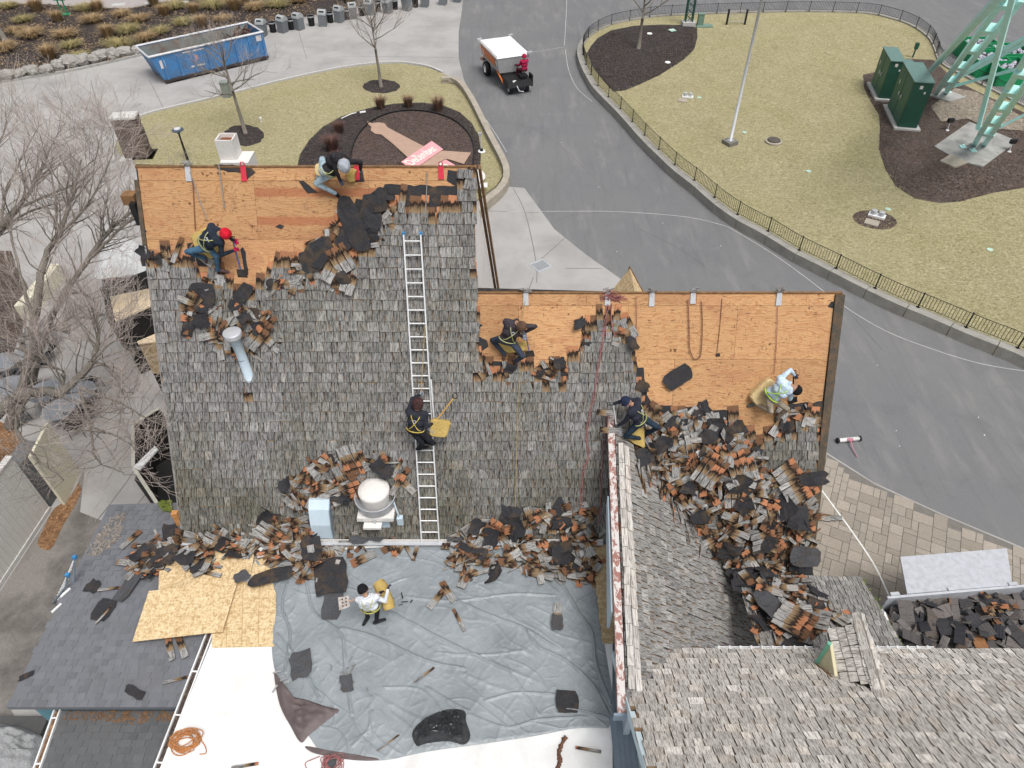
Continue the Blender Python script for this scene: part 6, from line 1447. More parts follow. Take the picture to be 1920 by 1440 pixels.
# green box behind tree
p=G(428,185,.0); m=MB(); m.box(p+V((0,0,.5)),(.45,.4,1.0)); m.box(p+V((0,0,1.03)),(.5,.45,.06)); solo('utility_box',m,plain('grey_green_box',(.22,.25,.23),.7),'grey green utility box with white top behind the young tree','utility box',p)
# green sign stand top left
p=G(122,27,.14); t=thing('sign_stand','green metal sign stand by the upper path','sign stand',p); MG=plain('bright_green_metal',(.02,.24,.11),.5)
for dx in (-.2,.2):
    m=MB(); m.box(p+V((dx,0,.6)),(.08,.08,1.2)); part('post',m,MG,t)
m=MB(); m.box(p+V((0,0,1.35)),(.9,.12,.7)); part('panel',m,MG,t); m=MB(); m.box(p+V((0,0,.03)),(.8,.5,.06)); part('foot',m,MG,t)
# ================================================================ BLUE DUMPSTER
M_DBLU=dirty('blue_dumpster_paint',(.055,.20,.44),(.11,.12,.14),.6,2.2,.55,14,0,.004,.4,.15); M_DRIM=plain('pale_rim',(.55,.56,.58),.5); M_DIN=dirty('worn_container_inside',(.26,.29,.28),(.20,.09,.045),.8,1.4,.8,12,0,.004)
A0=G(302,160); A1=G(504,111); ex_=(A1-A0).normalized(); ey_=V((-ex_.y,ex_.x,0)); LN=(A1-A0).length; WD=2.5; HT=1.75
t=thing('roll_off_dumpster','long blue roll off dumpster with white rim parked on the plaza','dumpster',A0)
def dq(u,v,z): return A0+ex_*u+ey_*v+V((0,0,z))
def dwall(a,b,c,d,th,nm,mat):
    m=MB(); n=(b-a).cross(d-a).normalized(); m.prism([a,b,c,d],n*th); part(nm,m,mat,t)
fl=.28
# side walls flare outwards a little at the ends
m=MB(); m.prism([dq(.35,0,.15),dq(LN,0,.15),dq(LN+.02,0,HT),dq(-.15,0,HT)],ey_*.05); part('side_wall',m,M_DBLU,t)
m=MB(); m.prism([dq(.35,WD,.15),dq(LN,WD,.15),dq(LN+.02,WD,HT),dq(-.15,WD,HT)],ey_*-.05); part('side_wall',m,M_DBLU,t)
m=MB(); m.prism([dq(.35,0.05,.15),dq(.35,WD-.05,.15),dq(-.15,WD-.05,HT),dq(-.15,.05,HT)],ex_*.05); part('end_wall',m,M_DBLU,t)
m=MB(); m.prism([dq(LN,0.05,.15),dq(LN,WD-.05,.15),dq(LN,WD-.05,HT),dq(LN,.05,HT)],ex_*-.05); part('end_wall',m,M_DBLU,t)
for v_ in (.06,WD-.06): 
    m=MB(); m.prism([dq(.4,v_,.2),dq(LN-.06,v_,.2),dq(LN-.06,v_,HT-.03),dq(-.08,v_,HT-.03)],ey_*(.01 if v_<1 else -.01)); part('inner_lining',m,M_DIN,t)
m=MB(); m.prism([dq(.3,0.06,.2),dq(LN,.06,.2),dq(LN,WD-.06,.2),dq(.3,WD-.06,.2)],(0,0,-.05)); part('floor_plate',m,M_DIN,t)
rz=math.atan2(ex_.y,ex_.x)
for a,b in (((-.17,0),(LN+.04,0)),((-.17,WD),(LN+.04,WD)),((-.17,0),(-.17,WD)),((LN+.02,0),(LN+.02,WD))):
    m=MB(); m.tube([dq(*a,HT+.03),dq(*b,HT+.03)],.075,4); part('rim',m,M_DRIM,t)
for k in range(8):
    u=.5+k*(LN-.7)/7; m=MB(); m.prism([dq(u,-.10,.2),dq(u+.16,-.10,.2),dq(u+.12,-.06,HT-.1),dq(u+.02,-.06,HT-.1)],ey_*.09); part('rib',m,M_DBLU,t)
m=MB(); m.prism([dq(.3,-.12,.12),dq(LN,-.12,.12),dq(LN,0.02,.12),dq(.3,0.02,.12)],(0,0,.14)); part('skid',m,plain('rusty_dark',(.05,.04,.04),.8),t)
M_STK=plain('pale_sticker',(.62,.60,.60),.6); 
for u,z,a,b in ((.35,1.2,.32,.5),(LN-.55,1.45,.5,.35)):
    m=MB(); m.prism([dq(u,-.012,z-b/2),dq(u+a,-.012,z-b/2),dq(u+a,-.012,z+b/2),dq(u,-.012,z+b/2)],ey_*.008); part('sticker',m,M_STK,t)
m=MB(); c_=dq(2.6,-.02,1.15); m.prism([c_+ex_*(.24*(1 if k%2 else .55)*math.cos(k*PI/6))+V((0,0,.26*(1 if k%2 else .55)*math.sin(k*PI/6))) for k in range(12)],ey_*.008); part('emblem',m,plain('faded_red_print',(.50,.28,.30),.6),t)
m=MB(); m.prism([dq(2.2,-.015,.62),dq(3.1,-.015,.62),dq(3.1,-.015,.72),dq(2.2,-.015,.72)],ey_*.006); m.prism([dq(1.9,-.015,1.56),dq(3.3,-.015,1.56),dq(3.3,-.015,1.63),dq(1.9,-.015,1.63)],ey_*.006); part('print_bar',m,M_STK,t)
m=MB(); rr=random.Random(5)
for k in range(650):
    f=rr.random()**.6; u=.5+f*(LN-.9); h=.3+1.5*max(0,(f-.4))*1.7*rr.random(); c=dq(u,rr.uniform(.2,WD-.2),h); d=V((rr.gauss(0,1),rr.gauss(0,1),rr.gauss(0,.5))).normalized(); l=rr.uniform(.15,.6); m.tube([c,c+d*l*.5+V((0,0,.06)),c+d*l],[.045,.035,.02],3)
solo('brush_waste',m,mk_dry('brush_waste_mat',(.03,.022,.02),(.16,.085,.065)),'dark tangled brush and branches filling the right end of the blue dumpster','debris',dq(LN*.7,1,.5),kind='stuff')
# ================================================================ ROW OF BINS
M_BING=plain('grey_bin_plastic',(.17,.185,.195),.5,0,.08,6); M_BINL=plain('light_grey_lid',(.36,.38,.39),.45,0,.08,6)
def hooded():
    t=thing('litter_bin','','litter bin',(0,0,0)); m=MB()
    m.box((0,0,.40),(.56,.56,.8),taper=1.08); part('bin_body',m,M_BING,t,local=True)
    m=MB(); P=[]
    for k in range(9): a=PI*k/8; P.append((.33*math.cos(a),.82+.34*math.sin(a)))
    m.prism([V((-.31,x,z)) for x,z in P],(.62,0,0)); part('domed_lid',m,M_BINL,t,local=True)
    m=MB(); m.box((0,-.24,1.06),(.36,.12,.06)); part('slot',m,M_BLK,t,local=True); return t
def barrel():
    t=thing('waste_barrel','','waste barrel',(0,0,0)); m=MB(); m.lathe([(.22,0),(.26,.62),(.28,.70),(.27,.71),(.25,.66),(.22,.1)],(0,0,0),20); part('barrel_body',m,M_BLK,t,local=True)
    m=MB(); m.lathe([(.265,.60),(.30,.66),(.29,.71),(.26,.69)],(0,0,0),20); part('rim_ring',m,M_BINL,t,local=True); return t
hb=hooded(); bb=barrel()
HP=[(493,67),(531,60),(562,55),(606,48),(637,41),(664,34),(694,27),(728,24),(764,19),(797,12),(831,8),(858,3)]; BP_=[(513,60),(547,55),(585,48),(620,42),(650,36),(679,29),(709,21),(741,17),(779,13)]
for k,(a,b) in enumerate(HP):
    o=hb if k==0 else copytree(hb); p=G(a,b,0); o.location=p; o.rotation_euler=(rnd.gauss(0,.03),rnd.gauss(0,.03),-.15+rnd.gauss(0,.2)); tag(o,'grey domed litter bin, number '+str(k+1) if False else 'grey domed litter bin '+['right behind the blue dumpster','second in line from the dumpster','third in line from the dumpster','fourth in line from the dumpster','fifth in line from the dumpster','sixth in line from the dumpster','seventh in line, behind the bare tree crown','eighth in line, fifth from the road','fourth from the road in the long row','third from the road in the long row','second from the road in the long row','last in the row beside the road'][k],'litter bin','grey domed bins along the mulch bed')
for k,(a,b) in enumerate(BP_):
    o=bb if k==0 else copytree(bb); p=G(a,b,0); o.location=p; tag(o,'black waste barrel standing between grey bins, '+['nearest the dumpster','second from the dumpster','third from the dumpster','fourth from the dumpster','fifth from the dumpster','fourth from the road','third from the road','second from the road','nearest the road'][k],'waste barrel','black barrels between the bins')
# ================================================================ RIGHT ISLAND OBJECTS
lp=G(1368,270,ZL); t=thing('light_pole','tall slim grey light pole on a square base in the right lawn','light pole',lp)
m=MB(); m.box(lp+V((0,0,.10)),(.62,.62,.22),.5); part('base_block',m,dirty('dark_concrete',(.20,.19,.17),(.1,.1,.09),.5,3),t)
m=MB(); m.tube([lp+V((0,0,.2)),lp+V((0,0,9.5))],[.085,.06],10); m.sm=True; part('shaft',m,M_GALV,t)
m=MB(); m.box(lp+V((0,0,.23)),(.3,.3,.03),.5); part('base_plate',m,M_GALV,t)
mh=G(1450,267,ZL); t=thing('manhole','round raised concrete manhole with dark iron cover in the lawn','manhole',mh); m=MB(); m.lathe([(.46,0),(.46,.10),(.36,.12),(.36,.0)],mh,24); part('collar',m,M_BLOCKT,t); m=MB(); m.lathe([(.34,.1),(.34,.17),(.30,.20),(0,.20)],mh,24); part('iron_cover',m,plain('rusty_iron',(.10,.085,.075),.7,0,.3,20),t)
def utilitypair(px,py,lab,rot,s=1):
    c=G(px,py,ZL); t=thing('utility_cover',lab,'utility cover',c); m=MB(); m.box(c+V((-.25*s,-.30*s,.03)),(.62*s,.50*s,.06),rot); part('slab',m,M_BLOCKT,t); m=MB(); m.box(c+V((.2*s,.3*s,.05)),(.75*s,.38*s,.08),rot); part('tray',m,M_WHITE,t)
    for d in (-.17,.17):
        m=MB(); m.lathe([(.13*s,0),(.13*s,.2),(0,.22)],c+V((.2*s+d*s*math.cos(rot),.3*s+d*s*math.sin(rot),.08)),12); part('cap',m,M_GALV,t)
    return t
utilitypair(1640,412,'white double capped utility tray with pale slab low on the lawn',-.55,1.0); utilitypair(1285,186,'white double capped utility tray near the mulch bed and light pole',-.2,.9)
m=MB(); c=G(1640,412,ZL); m.sheet([c+V((1.0*math.cos(a),.85*math.sin(a),.006)) for a in [k*2*PI/16 for k in range(16)]]); struct('bare_soil',m,M_MULCHB)
for px,py in ((1396,248),(1516,321),(1665,392),(1856,468),(1311,183)):
    p=G(px,py,ZL+.012); m=MB(); m.lathe([(0,.02),(.13,.018),(.14,0)],p,10); o=solo('valve_marker',m,plain('mint_marker',(.45,.62,.52),.6),'small mint green marker disc in the lawn, '+{1396:'right of the light pole foot',1516:'in the lawn middle',1665:'above the lower utility tray',1856:'at the far right lower lawn',1311:'beside the upper utility tray'}[px],'marker',p)
for px,py,lab in ((1218,63,'white oval stone at the top of the fenced mulch bed'),(1252,117,'white oval stone at the right of the fenced mulch bed')):
    p=G(px,py,ZL+.09); m=MB(); m.lathe([(0,.05),(.16,.04),(.2,0)],p,12); solo('white_disc',m,M_WHITE,lab,'marker',p)
p=G(1260,58,ZL+.1); m=MB(); m.box(p+V((0,0,.05)),(.45,.42,.06),.4); solo('mint_box',m,plain('mint_marker',(.45,.62,.52)),'small mint square lid in the fenced mulch bed','lid',p)
# truss mast, green box, gate
tm=G(1290,47,ZL); t=thing('lattice_mast','dark green lattice mast on a white concrete foot at the fence','mast',tm); M_DG=plain('dark_green_steel',(.02,.09,.065),.45)
m=MB(); m.box(tm+V((0,0,.12)),(.95,.75,.3)); part('concrete_foot',m,plain('pale_kerb',(.5,.49,.47)),t)
cs=[V((sx*.26,sy*.2,0)) for sx,sy in ((-1,-1),(1,-1),(1,1),(-1,1))]
for c in cs: m=MB(); m.tube([tm+c+V((0,0,.27)),tm+c*.9+V((0,0,8))],.045,6); part('leg',m,M_DG,t)
m=MB()
for k in range(16):
    z0=.3+k*.45
    for i in range(4): a,b=cs[i],cs[(i+1)%4]; m.tube([tm+a+V((0,0,z0)),tm+b+V((0,0,z0+.45))],.018,4); m.tube([tm+b+V((0,0,z0)),tm+a+V((0,0,z0+.45))],.018,4)
part('lattice',m,M_DG,t)
p=G(1312,48,ZL); m=MB(); m.box(p+V((0,0,.4)),(.42,.36,.8)); m.box(p+V((.3,-.15,.04)),(1.2,.7,.08)); m.box(p+V((0,0,.82)),(.46,.4,.05)); solo('cable_cabinet',m,plain('green_grey_cabinet',(.16,.25,.20),.5),'small green cable cabinet right of the lattice mast','cabinet',p)
g0,g1=G(1362,46,ZL),G(1396,46,ZL); t=thing('iron_gate','black iron gate in the wall gap with square posts','gate',g0)
for g_ in (g0,g1): m=MB(); m.box(g_+V((0,0,.5)),(.12,.12,1.1)); part('gate_post',m,M_BLK,t)
m=MB(); 
for zz in (.2,.95): m.tube([g0+V((0,0,zz)),g1+V((0,0,zz))],.02,4)
for k in range(1,12): q=g0.lerp(g1,k/12); m.box(q+V((0,0,.57)),(.018,.018,.75))
part('gate_leaf',m,plain('pale_gate',(.35,.34,.33),.5),t)
# electrical cabinets
M_CG=plain('cabinet_green',(.025,.085,.06),.45,0,.1,3); M_CGT=plain('cabinet_top_green',(.13,.22,.20),.5,0,.08,3)
def vertz(base,ty):   # height whose projection reaches row ty above base
    z=base.z
    while proj((base.x,base.y,z))[1]>ty and z<base.z+6: z+=.01
    return z
def cabinet(pn,pl_,pr,ty,label,louv,dbl):
    # pn near bottom corner, pl_ left-back bottom corner, pr right bottom corner
    n,l,r_=G(*pn,ZL+.15),G(*pl_,ZL+.15),G(*pr,ZL+.15); a=(l-n); b=(r_-n); b=b-a.normalized()*b.dot(a.normalized()) ; q=n+a+b; H=vertz(n,ty)-n.z
    t=thing('electrical_cabinet',label,'electrical cabinet',V((n.x,n.y,ZL))); ea,eb=a.normalized(),b.normalized(); La,Lb=a.length,b.length
    m=MB(); m.prism([n-ea*.2-eb*.2+V((0,0,0)),l+ea*.2-eb*.2,l+ea*.2+b+eb*.2,n-ea*.2+b+eb*.2],(0,0,-.14)); part('concrete_pad',m,plain('pale_kerb',(.5,.49,.47)),t)
    m=MB(); m.prism([p+V((0,0,H)) for p in (n,l,q,n+b)],(0,0,-H+.01)); part('cabinet_body',m,M_CG,t)
    m=MB(); o=.04; m.prism([n-ea*o-eb*o+V((0,0,H+.04)),l+ea*o-eb*o+V((0,0,H+.04)),q+ea*o+eb*o+V((0,0,H+.04)),n+b-ea*o+eb*o+V((0,0,H+.04))],(0,0,-.05)); part('cabinet_top',m,M_CGT,t)
    for k in range(2):
        u0,u1=La*(.04+.48*k),La*(.48+.48*k); m=MB(); m.prism([n+ea*u0-eb*.012+V((0,0,.06)),n+ea*u1-eb*.012+V((0,0,.06)),n+ea*u1-eb*.012+V((0,0,H-.06)),n+ea*u0-eb*.012+V((0,0,H-.06))],eb*.01); dr=part('door',m,plain('cabinet_door_green',(.04,.135,.085),.45,0,.1,3),t)
        m=MB(); c=n+ea*(La*(.40 if k==0 else .56))-eb*.05+V((0,0,H*.5)); m.box(c,(.05,.05,.2)); part('handle',m,M_ALU,dr)
        if louv:
            m=MB()
            for zz0,zz1 in ((.10,.30),(.78,.93)):
                for j in range(7): uu=u0+(u1-u0)*(j+1)/8; m.prism([n+ea*(uu-.02)-eb*.02+V((0,0,H*zz0)),n+ea*(uu+.02)-eb*.02+V((0,0,H*zz0)),n+ea*(uu+.02)-eb*.02+V((0,0,H*zz1)),n+ea*(uu-.02)-eb*.02+V((0,0,H*zz1))],eb*.01)
            part('louvre',m,M_CGT,dr,kind='stuff')
    m=MB(); c=n+eb*(Lb*.35)-ea*.01+V((0,0,H*.86)); 
    for cc,s_ in ((c,.16),(c+eb*.3-V((0,0,.25)),.1)): m.prism([cc,cc+eb*s_,cc+eb*s_+V((0,0,s_*1.1)),cc+V((0,0,s_*1.1))],ea*-.01)
    part('sticker',m,M_STK,t,kind='stuff')
    m=MB(); c=n+ea*La*.75-eb*.03+V((0,0,H*.62)); m.prism([c,c+ea*.14,c+ea*.14+V((0,0,.24)),c+V((0,0,.24))],eb*-.005); part('sticker',m,M_STK,t); return n,ea,eb,H
cabinet((1683,238),(1664,198),(1717,238),154,'tall dark green electrical cabinet with louvred doors, nearer one',True,True)
cabinet((1647,184),(1633,156),(1671,184),115,'tall dark green electrical cabinet with plain doors, farther one',False,True)
p=G(1692,150,ZL); m=MB(); m.box(p+V((0,.3,.5)),(1.0,1.0,1.0)); m.box(p+V((.1,.2,1.06)),(.4,.3,.1)); solo('transformer_box',m,M_CGT,'lower green transformer box behind the farther cabinet','transformer',p)
p=G(1711,108,ZL); m=MB(); m.tube([p,p+V((0,0,.6))],.05,6); m.box(p+V((0,0,.75)),(.2,.2,.4)); solo('small_post_light',m,M_DG,'small dark green post light behind the transformer','lamp',p)
# floodlights
for px,py,lab in ((1776,245,'black floodlight on a white stake left of the concrete pad'),(1892,285,'black floodlight on a white stake right of the concrete pad')):
    p=G(px,py,ZL+.05); t=thing('floodlight',lab,'floodlight',p); m=MB(); m.tube([p,p+V((.02,.1,.45))],.025,6); part('stake',m,M_GALV,t); m=MB(); m.box(p+V((.02,.1,.55)),(.34,.16,.22),.2); part('lamp_housing',m,M_BLK,t); m=MB(); m.lathe([(0,.07),(.09,.05),(.1,0)],p,10); part('stake_cap',m,M_WHITE,t)
# steel tower legs of the ride
M_MINT=plain('mint_steel_paint',(.50,.80,.77),.45,0,.07,2); tb=G(1835,275,ZL)
m=MB(); m.prism(GP([(1752,274),(1818,228),(1908,264),(1843,312),(1797,300)],ZL+.12),(0,0,-.2)); solo('concrete_pad',m,dirty('stained_pad',(.36,.355,.34),(.16,.16,.15),.7,1.6),'grey stained concrete pad under the near tower leg','concrete pad',tb)
m=MB(); m.prism(GP([(1763,301),(1783,288),(1815,304),(1790,313)],ZL+.14),(0,0,-.15)); solo('access_slab',m,M_BLOCKT,'small beige slab beside the stained concrete pad','slab',G(1788,300,ZL))
m=MB(); m.prism(GP([(1742,178),(1770,165),(1812,182),(1780,190)],ZL+.14),(0,0,-.2)); solo('concrete_pad',m,dirty('stained_pad2',(.36,.355,.34),(.2,.2,.19),.6,1.6),'concrete pad under the far tower leg beside the cabinets','concrete pad',G(1775,178,ZL))
tw=thing('ride_tower','huge mint green steel tower legs with cross bracing rising out of view','tower',tb)
def W3(px,py,z): return G(px,py,z)
def beam(a,b,w_,h_,name='beam'):
    d=(b-a).normalized(); s=d.cross(V((0,0,1))).normalized(); u=s.cross(d); m=MB()
    c=[a+s*w_/2+u*h_/2,a-s*w_/2+u*h_/2,b-s*w_/2+u*h_/2,b+s*w_/2+u*h_/2]; m.prism(c,u*-h_); return part(name,m,M_MINT,tw)
# near leg: two parallel chords
n0a,n0b=G(1827,270,ZL+.15),G(1846,270,ZL+.15)
for k,(a,(bx_,by_,bz_)) in enumerate(((n0a,(1942,78,9.0)),(n0b,(1968,92,9.0)))):
    b=G(bx_,by_,bz_); beam(a,b,.22,.34,'chord')
a,b=n0a.lerp(n0b,.5),G(1942,78,9.0).lerp(G(1968,92,9.0),.5)
for f in (.16,.30,.46,.62,.78):
    p=a.lerp(b,f); q=a.lerp(b,f+.03); beam(p,q,.75,.38,'batten')
f0a,f0b=G(1757,172,ZL+.2),G(1774,172,ZL+.2)
for a,e in ((f0a,G(1888,-12,10)),(f0b,G(1918,-5,10))): beam(a,e,.22,.32,'chord')
a,b=f0a.lerp(f0b,.5),G(1888,-12,10).lerp(G(1918,-5,10),.5)
for f in (.17,.36,.55,.74,.93):
    p=a.lerp(b,f); q=a.lerp(b,f+.03); beam(p,q,.7,.36,'batten')
beam(G(1744,133,1.2),G(1877,-10,11),.24,.24,'brace')
beam(G(1834,240,ZL+1.0),G(1903,-20,10.5),.20,.20,'brace'); beam(G(1768,158,1.2),G(1960,50,7),.18,.2,'brace'); beam(G(1775,165,1.0),G(1960,115,4.5),.14,.16,'brace'); beam(G(1790,150,1.6),G(1960,62,6),.12,.12,'brace'); beam(G(1864,244,1.0),G(1960,195,3.0),.14,.14,'brace')
for px,py in ((1805,276),(1824,283),(1778,173)):
    p=G(px,py,ZL+.12); m=MB(); m.box(p+V((0,0,.03)),(.3,.3,.05)); m.lathe([(.07,.05),(.07,.14),(0,.15)],p,8); part('anchor_bolt',m,M_MINT,tw)
# green planters full of pale cabbages
M_GPL=plain('planter_green',(.015,.26,.10),.5,0,.08,3); M_CAB=dirty('pale_plants',(.50,.52,.56),(.12,.10,.22),.8,9,.8,30,0,0,.2,.3)
cabm=None
for k,(px,py,lab) in enumerate(((1828,110,'upper left'),(1882,122,'upper right'),(1838,135,'lower left'),(1880,150,'lower right'))):
    c=G(px,py,0); t=thing('green_planter','green square planter with pale flowering plants, '+lab+' of four','planter',c,'green planters beyond the fence'); m=MB(); S=2.1; 
    for sx,sy,a,b in ((-1,0,.08,S),(1,0,.08,S),(0,-1,S-.08,.08),(0,1,S-.08,.08)): m.box(c+V((sx*S/2,sy*S/2,.55)),(a,b,1.1))
    part('planter_box',m,M_GPL,t); m=MB(); m.box(c+V((0,0,.8)),(S-.1,S-.1,.1)); part('planter_soil',m,M_MULCH,t)
    m=MB(); 
    for i in range(46):
        p=c+V((rnd.uniform(-.9,.9),rnd.uniform(-.9,.9),.86)); r_=rnd.uniform(.09,.15); m.lathe([(r_*.6,0),(r_,r_*.5),(r_*.7,r_*1.1),(0,r_*1.3)],p,6)
    part('flowering_plants',m,M_CAB,t,kind='stuff')
# manhole ring on far road, white flowers by fence
m=MB(); c=G(1373,13,.008); m.lathe([(.55,0),(.6,.004),(.66,0)],c,24); solo('road_manhole',m,plain('joint_sealant',(.16,.155,.15)),'round manhole ring in the far asphalt above the gate','manhole',c)
# storm grate on the concrete
c=G(1014,498,.01); t=thing('storm_grate','square storm drain grate in the pale concrete','drain grate',c); m=MB(); m.box(c,(.75,.75,.02),.62); part('frame',m,M_GALV,t); m=MB()
Mg=Matrix.Translation(c+V((0,0,.016)))@Matrix.Rotation(.62,4,'Z')
for k in range(9): m.box((-.28+k*.07,0,0),(.03,.56,.012),0,0,Mg)
part('grate_bars',m,plain('grey_iron',(.25,.26,.27),.6),t,kind='stuff')
# magnet sweeper
a,b=G(1571,826,.10),G(1612,822,.10); t=thing('magnetic_sweeper','white tube magnetic sweeper with pink handle lying on the asphalt','sweeper',(a+b)/2)
m=MB(); m.tube([a,b],.07,10); m.sm=True; part('roller_tube',m,M_WHITE,t)
for p in (a,b): 
    m=MB(); d=(b-a).normalized(); m.tube([p-d*.03,p+d*.03],.095,12); part('wheel',m,M_BLK,t)
m=MB(); c=a.lerp(b,.52)+V((0,0,.06)); m.tube([c,G(1598,838,.1),G(1607,857,.04)],[.03,.02,.015],6); m.box(c-V((0,.06,0)),(.2,.12,.03)); part('handle',m,plain('dusty_pink',(.45,.20,.25),.5),t)
# salt specks and litter on the road
m=MB(); rr=random.Random(4)
for k in range(45):
    x,y=rr.uniform(880,1880),rr.uniform(180,1000); 
    if inpoly(x,y,[(900,180),(1100,200),(1300,400),(1500,520),(1900,700),(1900,1000),(1600,860),(1150,500),(960,300)]): p=G(x,y,.006); m.box(p,(rr.uniform(.02,.07),rr.uniform(.015,.04),.006),rr.random()*3)
struct('paper_scraps',m,M_WHITE,kind='stuff')
# ================================================================ SPREADER VEHICLE
ZT=1.95
ca,cb,cc_,cdd=G(903.5,80,ZT),G(952,64,ZT),G(986.5,98,ZT),G(938,112,ZT)
fx=((cc_-cb)+(cdd-ca)).normalized(); sx_=((ca-cb)+(cdd-cc_)); sx_=(sx_-fx*sx_.dot(fx)).normalized(); ctr=(ca+cb+cc_+cdd)/4; LX=((cc_-cb).length+(cdd-ca).length)/2; WX=((ca-cb).length+(cdd-cc_).length)/2
veh=thing('spreader_truck','small spreader truck with white topped hopper and orange sides on the asphalt','vehicle',(ctr.x,ctr.y,0))
def vq(u,v,z): return V((ctr.x,ctr.y,0))+fx*u+sx_*v+V((0,0,z))   # v>0: towards the camera side
h,w2=LX/2,WX/2
M_ORG=plain('orange_panel',(.62,.17,.04),.5); M_STL=plain('dull_steel',(.42,.43,.44),.45,.2,.08,8)
def frus(z0,z1,a0,b0,a1,b1,nm,mat,off=0):
    m=MB(); vs=[vq(off-a0,-b0,z0),vq(off+a0,-b0,z0),vq(off+a0,b0,z0),vq(off-a0,b0,z0),vq(off-a1,-b1,z1),vq(off+a1,-b1,z1),vq(off+a1,b1,z1),vq(off-a1,b1,z1)]; m.add(vs,[(0,3,2,1),(4,5,6,7),(0,1,5,4),(1,2,6,5),(2,3,7,6),(3,0,4,7)]); return part(nm,m,mat,veh)
frus(.95,ZT-.06,h*.92,w2*.80,h*.98,w2*.98,'hopper',M_STL); frus(ZT-.06,ZT+.05,h*1.0,w2*1.0,h*.95,w2*.95,'hopper_cover',M_WHITE)
m=MB(); m.prism([vq(-h*.9,w2*.875,1.2),vq(h*.62,w2*.875,1.2),vq(h*.70,w2*.955,1.75),vq(-h*.93,w2*.955,1.75)],sx_*.02); part('side_panel',m,M_ORG,veh)
m=MB(); m.tube([vq(-h*.75,w2*.93,1.65),vq(-h*.66,w2*.93,1.4),vq(-h*.58,w2*.92,1.3)],.03,4); m.prism([vq(h*.72,w2*.90,1.4),vq(h*.88,w2*.90,1.35),vq(h*.90,w2*.94,1.62),vq(h*.74,w2*.94,1.66)],sx_*.02); part('white_logo',m,M_WHITE,veh,kind='stuff')
frus(.55,.95,h*1.0,w2*.45,h*.95,w2*.6,'chassis',M_BLK); frus(.5,.85,.75,w2*.75,.6,w2*.7,'front_deck',M_BLK,h+.55)
for u_,v_,r_,wd,nm in ((-h*.5,w2*.82,.46,.30,0),(-h*.5,-w2*.82,.46,.30,0),(h+.85,w2*.5,.27,.22,0),(h+.85,-w2*.5,.27,.22,0)):
    c=vq(u_,v_,r_); Mw=Matrix.Translation(c)@Matrix(((fx.x,0,sx_.x,0),(fx.y,0,sx_.y,0),(fx.z,1,0,0),(0,0,0,1))); 
    m=MB(); m.lathe([(r_*.55,-wd/2),(r_*.93,-wd/2),(r_,-wd*.3),(r_,wd*.3),(r_*.93,wd/2),(r_*.55,wd/2)],n=20,M=Mw); wh=part('tyre',m,M_BLK,veh,smooth=True); m=MB(); m.lathe([(0,wd*.25),(r_*.5,wd*.2),(r_*.57,wd*.45)],n=16,M=Mw); part('rim',m,M_WHITE,wh)
m=MB(); m.box((0,0,0),(.5,.5,.12),0,0,Matrix.Translation(vq(h+.75,-.35,1.0))@Matrix.Rotation(math.atan2(fx.y,fx.x),4,'Z')); part('seat',m,M_BLK,veh)
m=MB(); m.box((0,0,0),(.5,.1,.7),0,0,Matrix.Translation(vq(h+.95,-w2*.75,.75))@Matrix.Rotation(math.atan2(fx.y,fx.x),4,'Z')); part('side_guard',m,M_BLK,veh)
m=MB(); m.tube([vq(h+.2,-.3,.9),vq(h+.15,-.2,1.35)],.03,6); m.lathe([(.16,0),(.19,.02),(.16,.04)],vq(h+.15,-.2,1.4),14); part('steering_wheel',m,M_BLK,veh)
m=MB(); m.tube([vq(h*.75,w2*.85,1.0),vq(h+.35,w2*.7,.45)],.05,6); part('orange_arm',m,M_ORG,veh)
m=MB(); m.tube([vq(h+1.05,w2*.25,.75),vq(h+1.5,w2*.15,.35),vq(h+1.55,-.1,.3)],.035,6); part('tow_bar',m,M_GALV,veh)
m=MB(); m.box(vq(h+1.1,.35,.82),(.25,.12,.08),.7); part('marker_plate',m,M_WHITE,veh)
m=MB(); m.box(vq(-h-.12,w2*.7,.75),(.4,.25,.2),.7); part('rear_step',m,plain('tan_hardboard',(.42,.29,.22)),veh)
for u_,v_ in ((-h,w2),(-h,-w2),(h,-w2)): m=MB(); m.box(vq(u_,v_,ZT+.08),(.35,.12,.10),.7); part('corner_handle',m,M_GALV,veh)
# ================================================================ LEFT SIDE: TABLES, CHAIRS, WALLS, BOOTHS
M_TBL=plain('grey_table_top',(.20,.215,.235),.5,0,.1,6)
def table():
    t=thing('patio_table','','table',(0,0,0)); m=MB(); m.lathe([(0,.74),(.53,.74),(.55,.725),(.53,.71),(0,.71)],(0,0,0),28); part('table_top',m,M_TBL,t,local=True); m=MB(); m.tube([(0,0,0),(0,0,.71)],.04,8); part('pedestal',m,M_BLK,t,local=True)
    m=MB()
    for k in range(4): m.tube([(0,0,.05),(.3*math.cos(k*PI/2),.3*math.sin(k*PI/2),.02)],.02,5)
    part('feet',m,M_BLK,t,local=True,kind='stuff'); return t
def chair():
    t=thing('patio_chair','','chair',(0,0,0)); m=MB(); m.box((0,0,.44),(.44,.42,.03)); part('seat',m,M_BLK,t,local=True)
    for sx in (-.2,.2):
        for sy in (-.19,.19): m=MB(); m.tube([(sx,sy,.44),(sx*1.1,sy*1.15,0)],.014,5); part('leg',m,M_BLK,t,local=True)
    m=MB(); 
    for sx in (-.21,.21): m.tube([(sx,.2,.44),(sx,.26,.88)],.014,5)
    for z in (.86,.62): m.tube([(-.21,.25,z),(.21,.25,z)],.014,5)
    for k in range(7): m.tube([(-.17+k*.057,.245,.62),(-.17+k*.057,.255,.86)],.008,4)
    part('backrest',m,M_BLK,t,local=True); return t
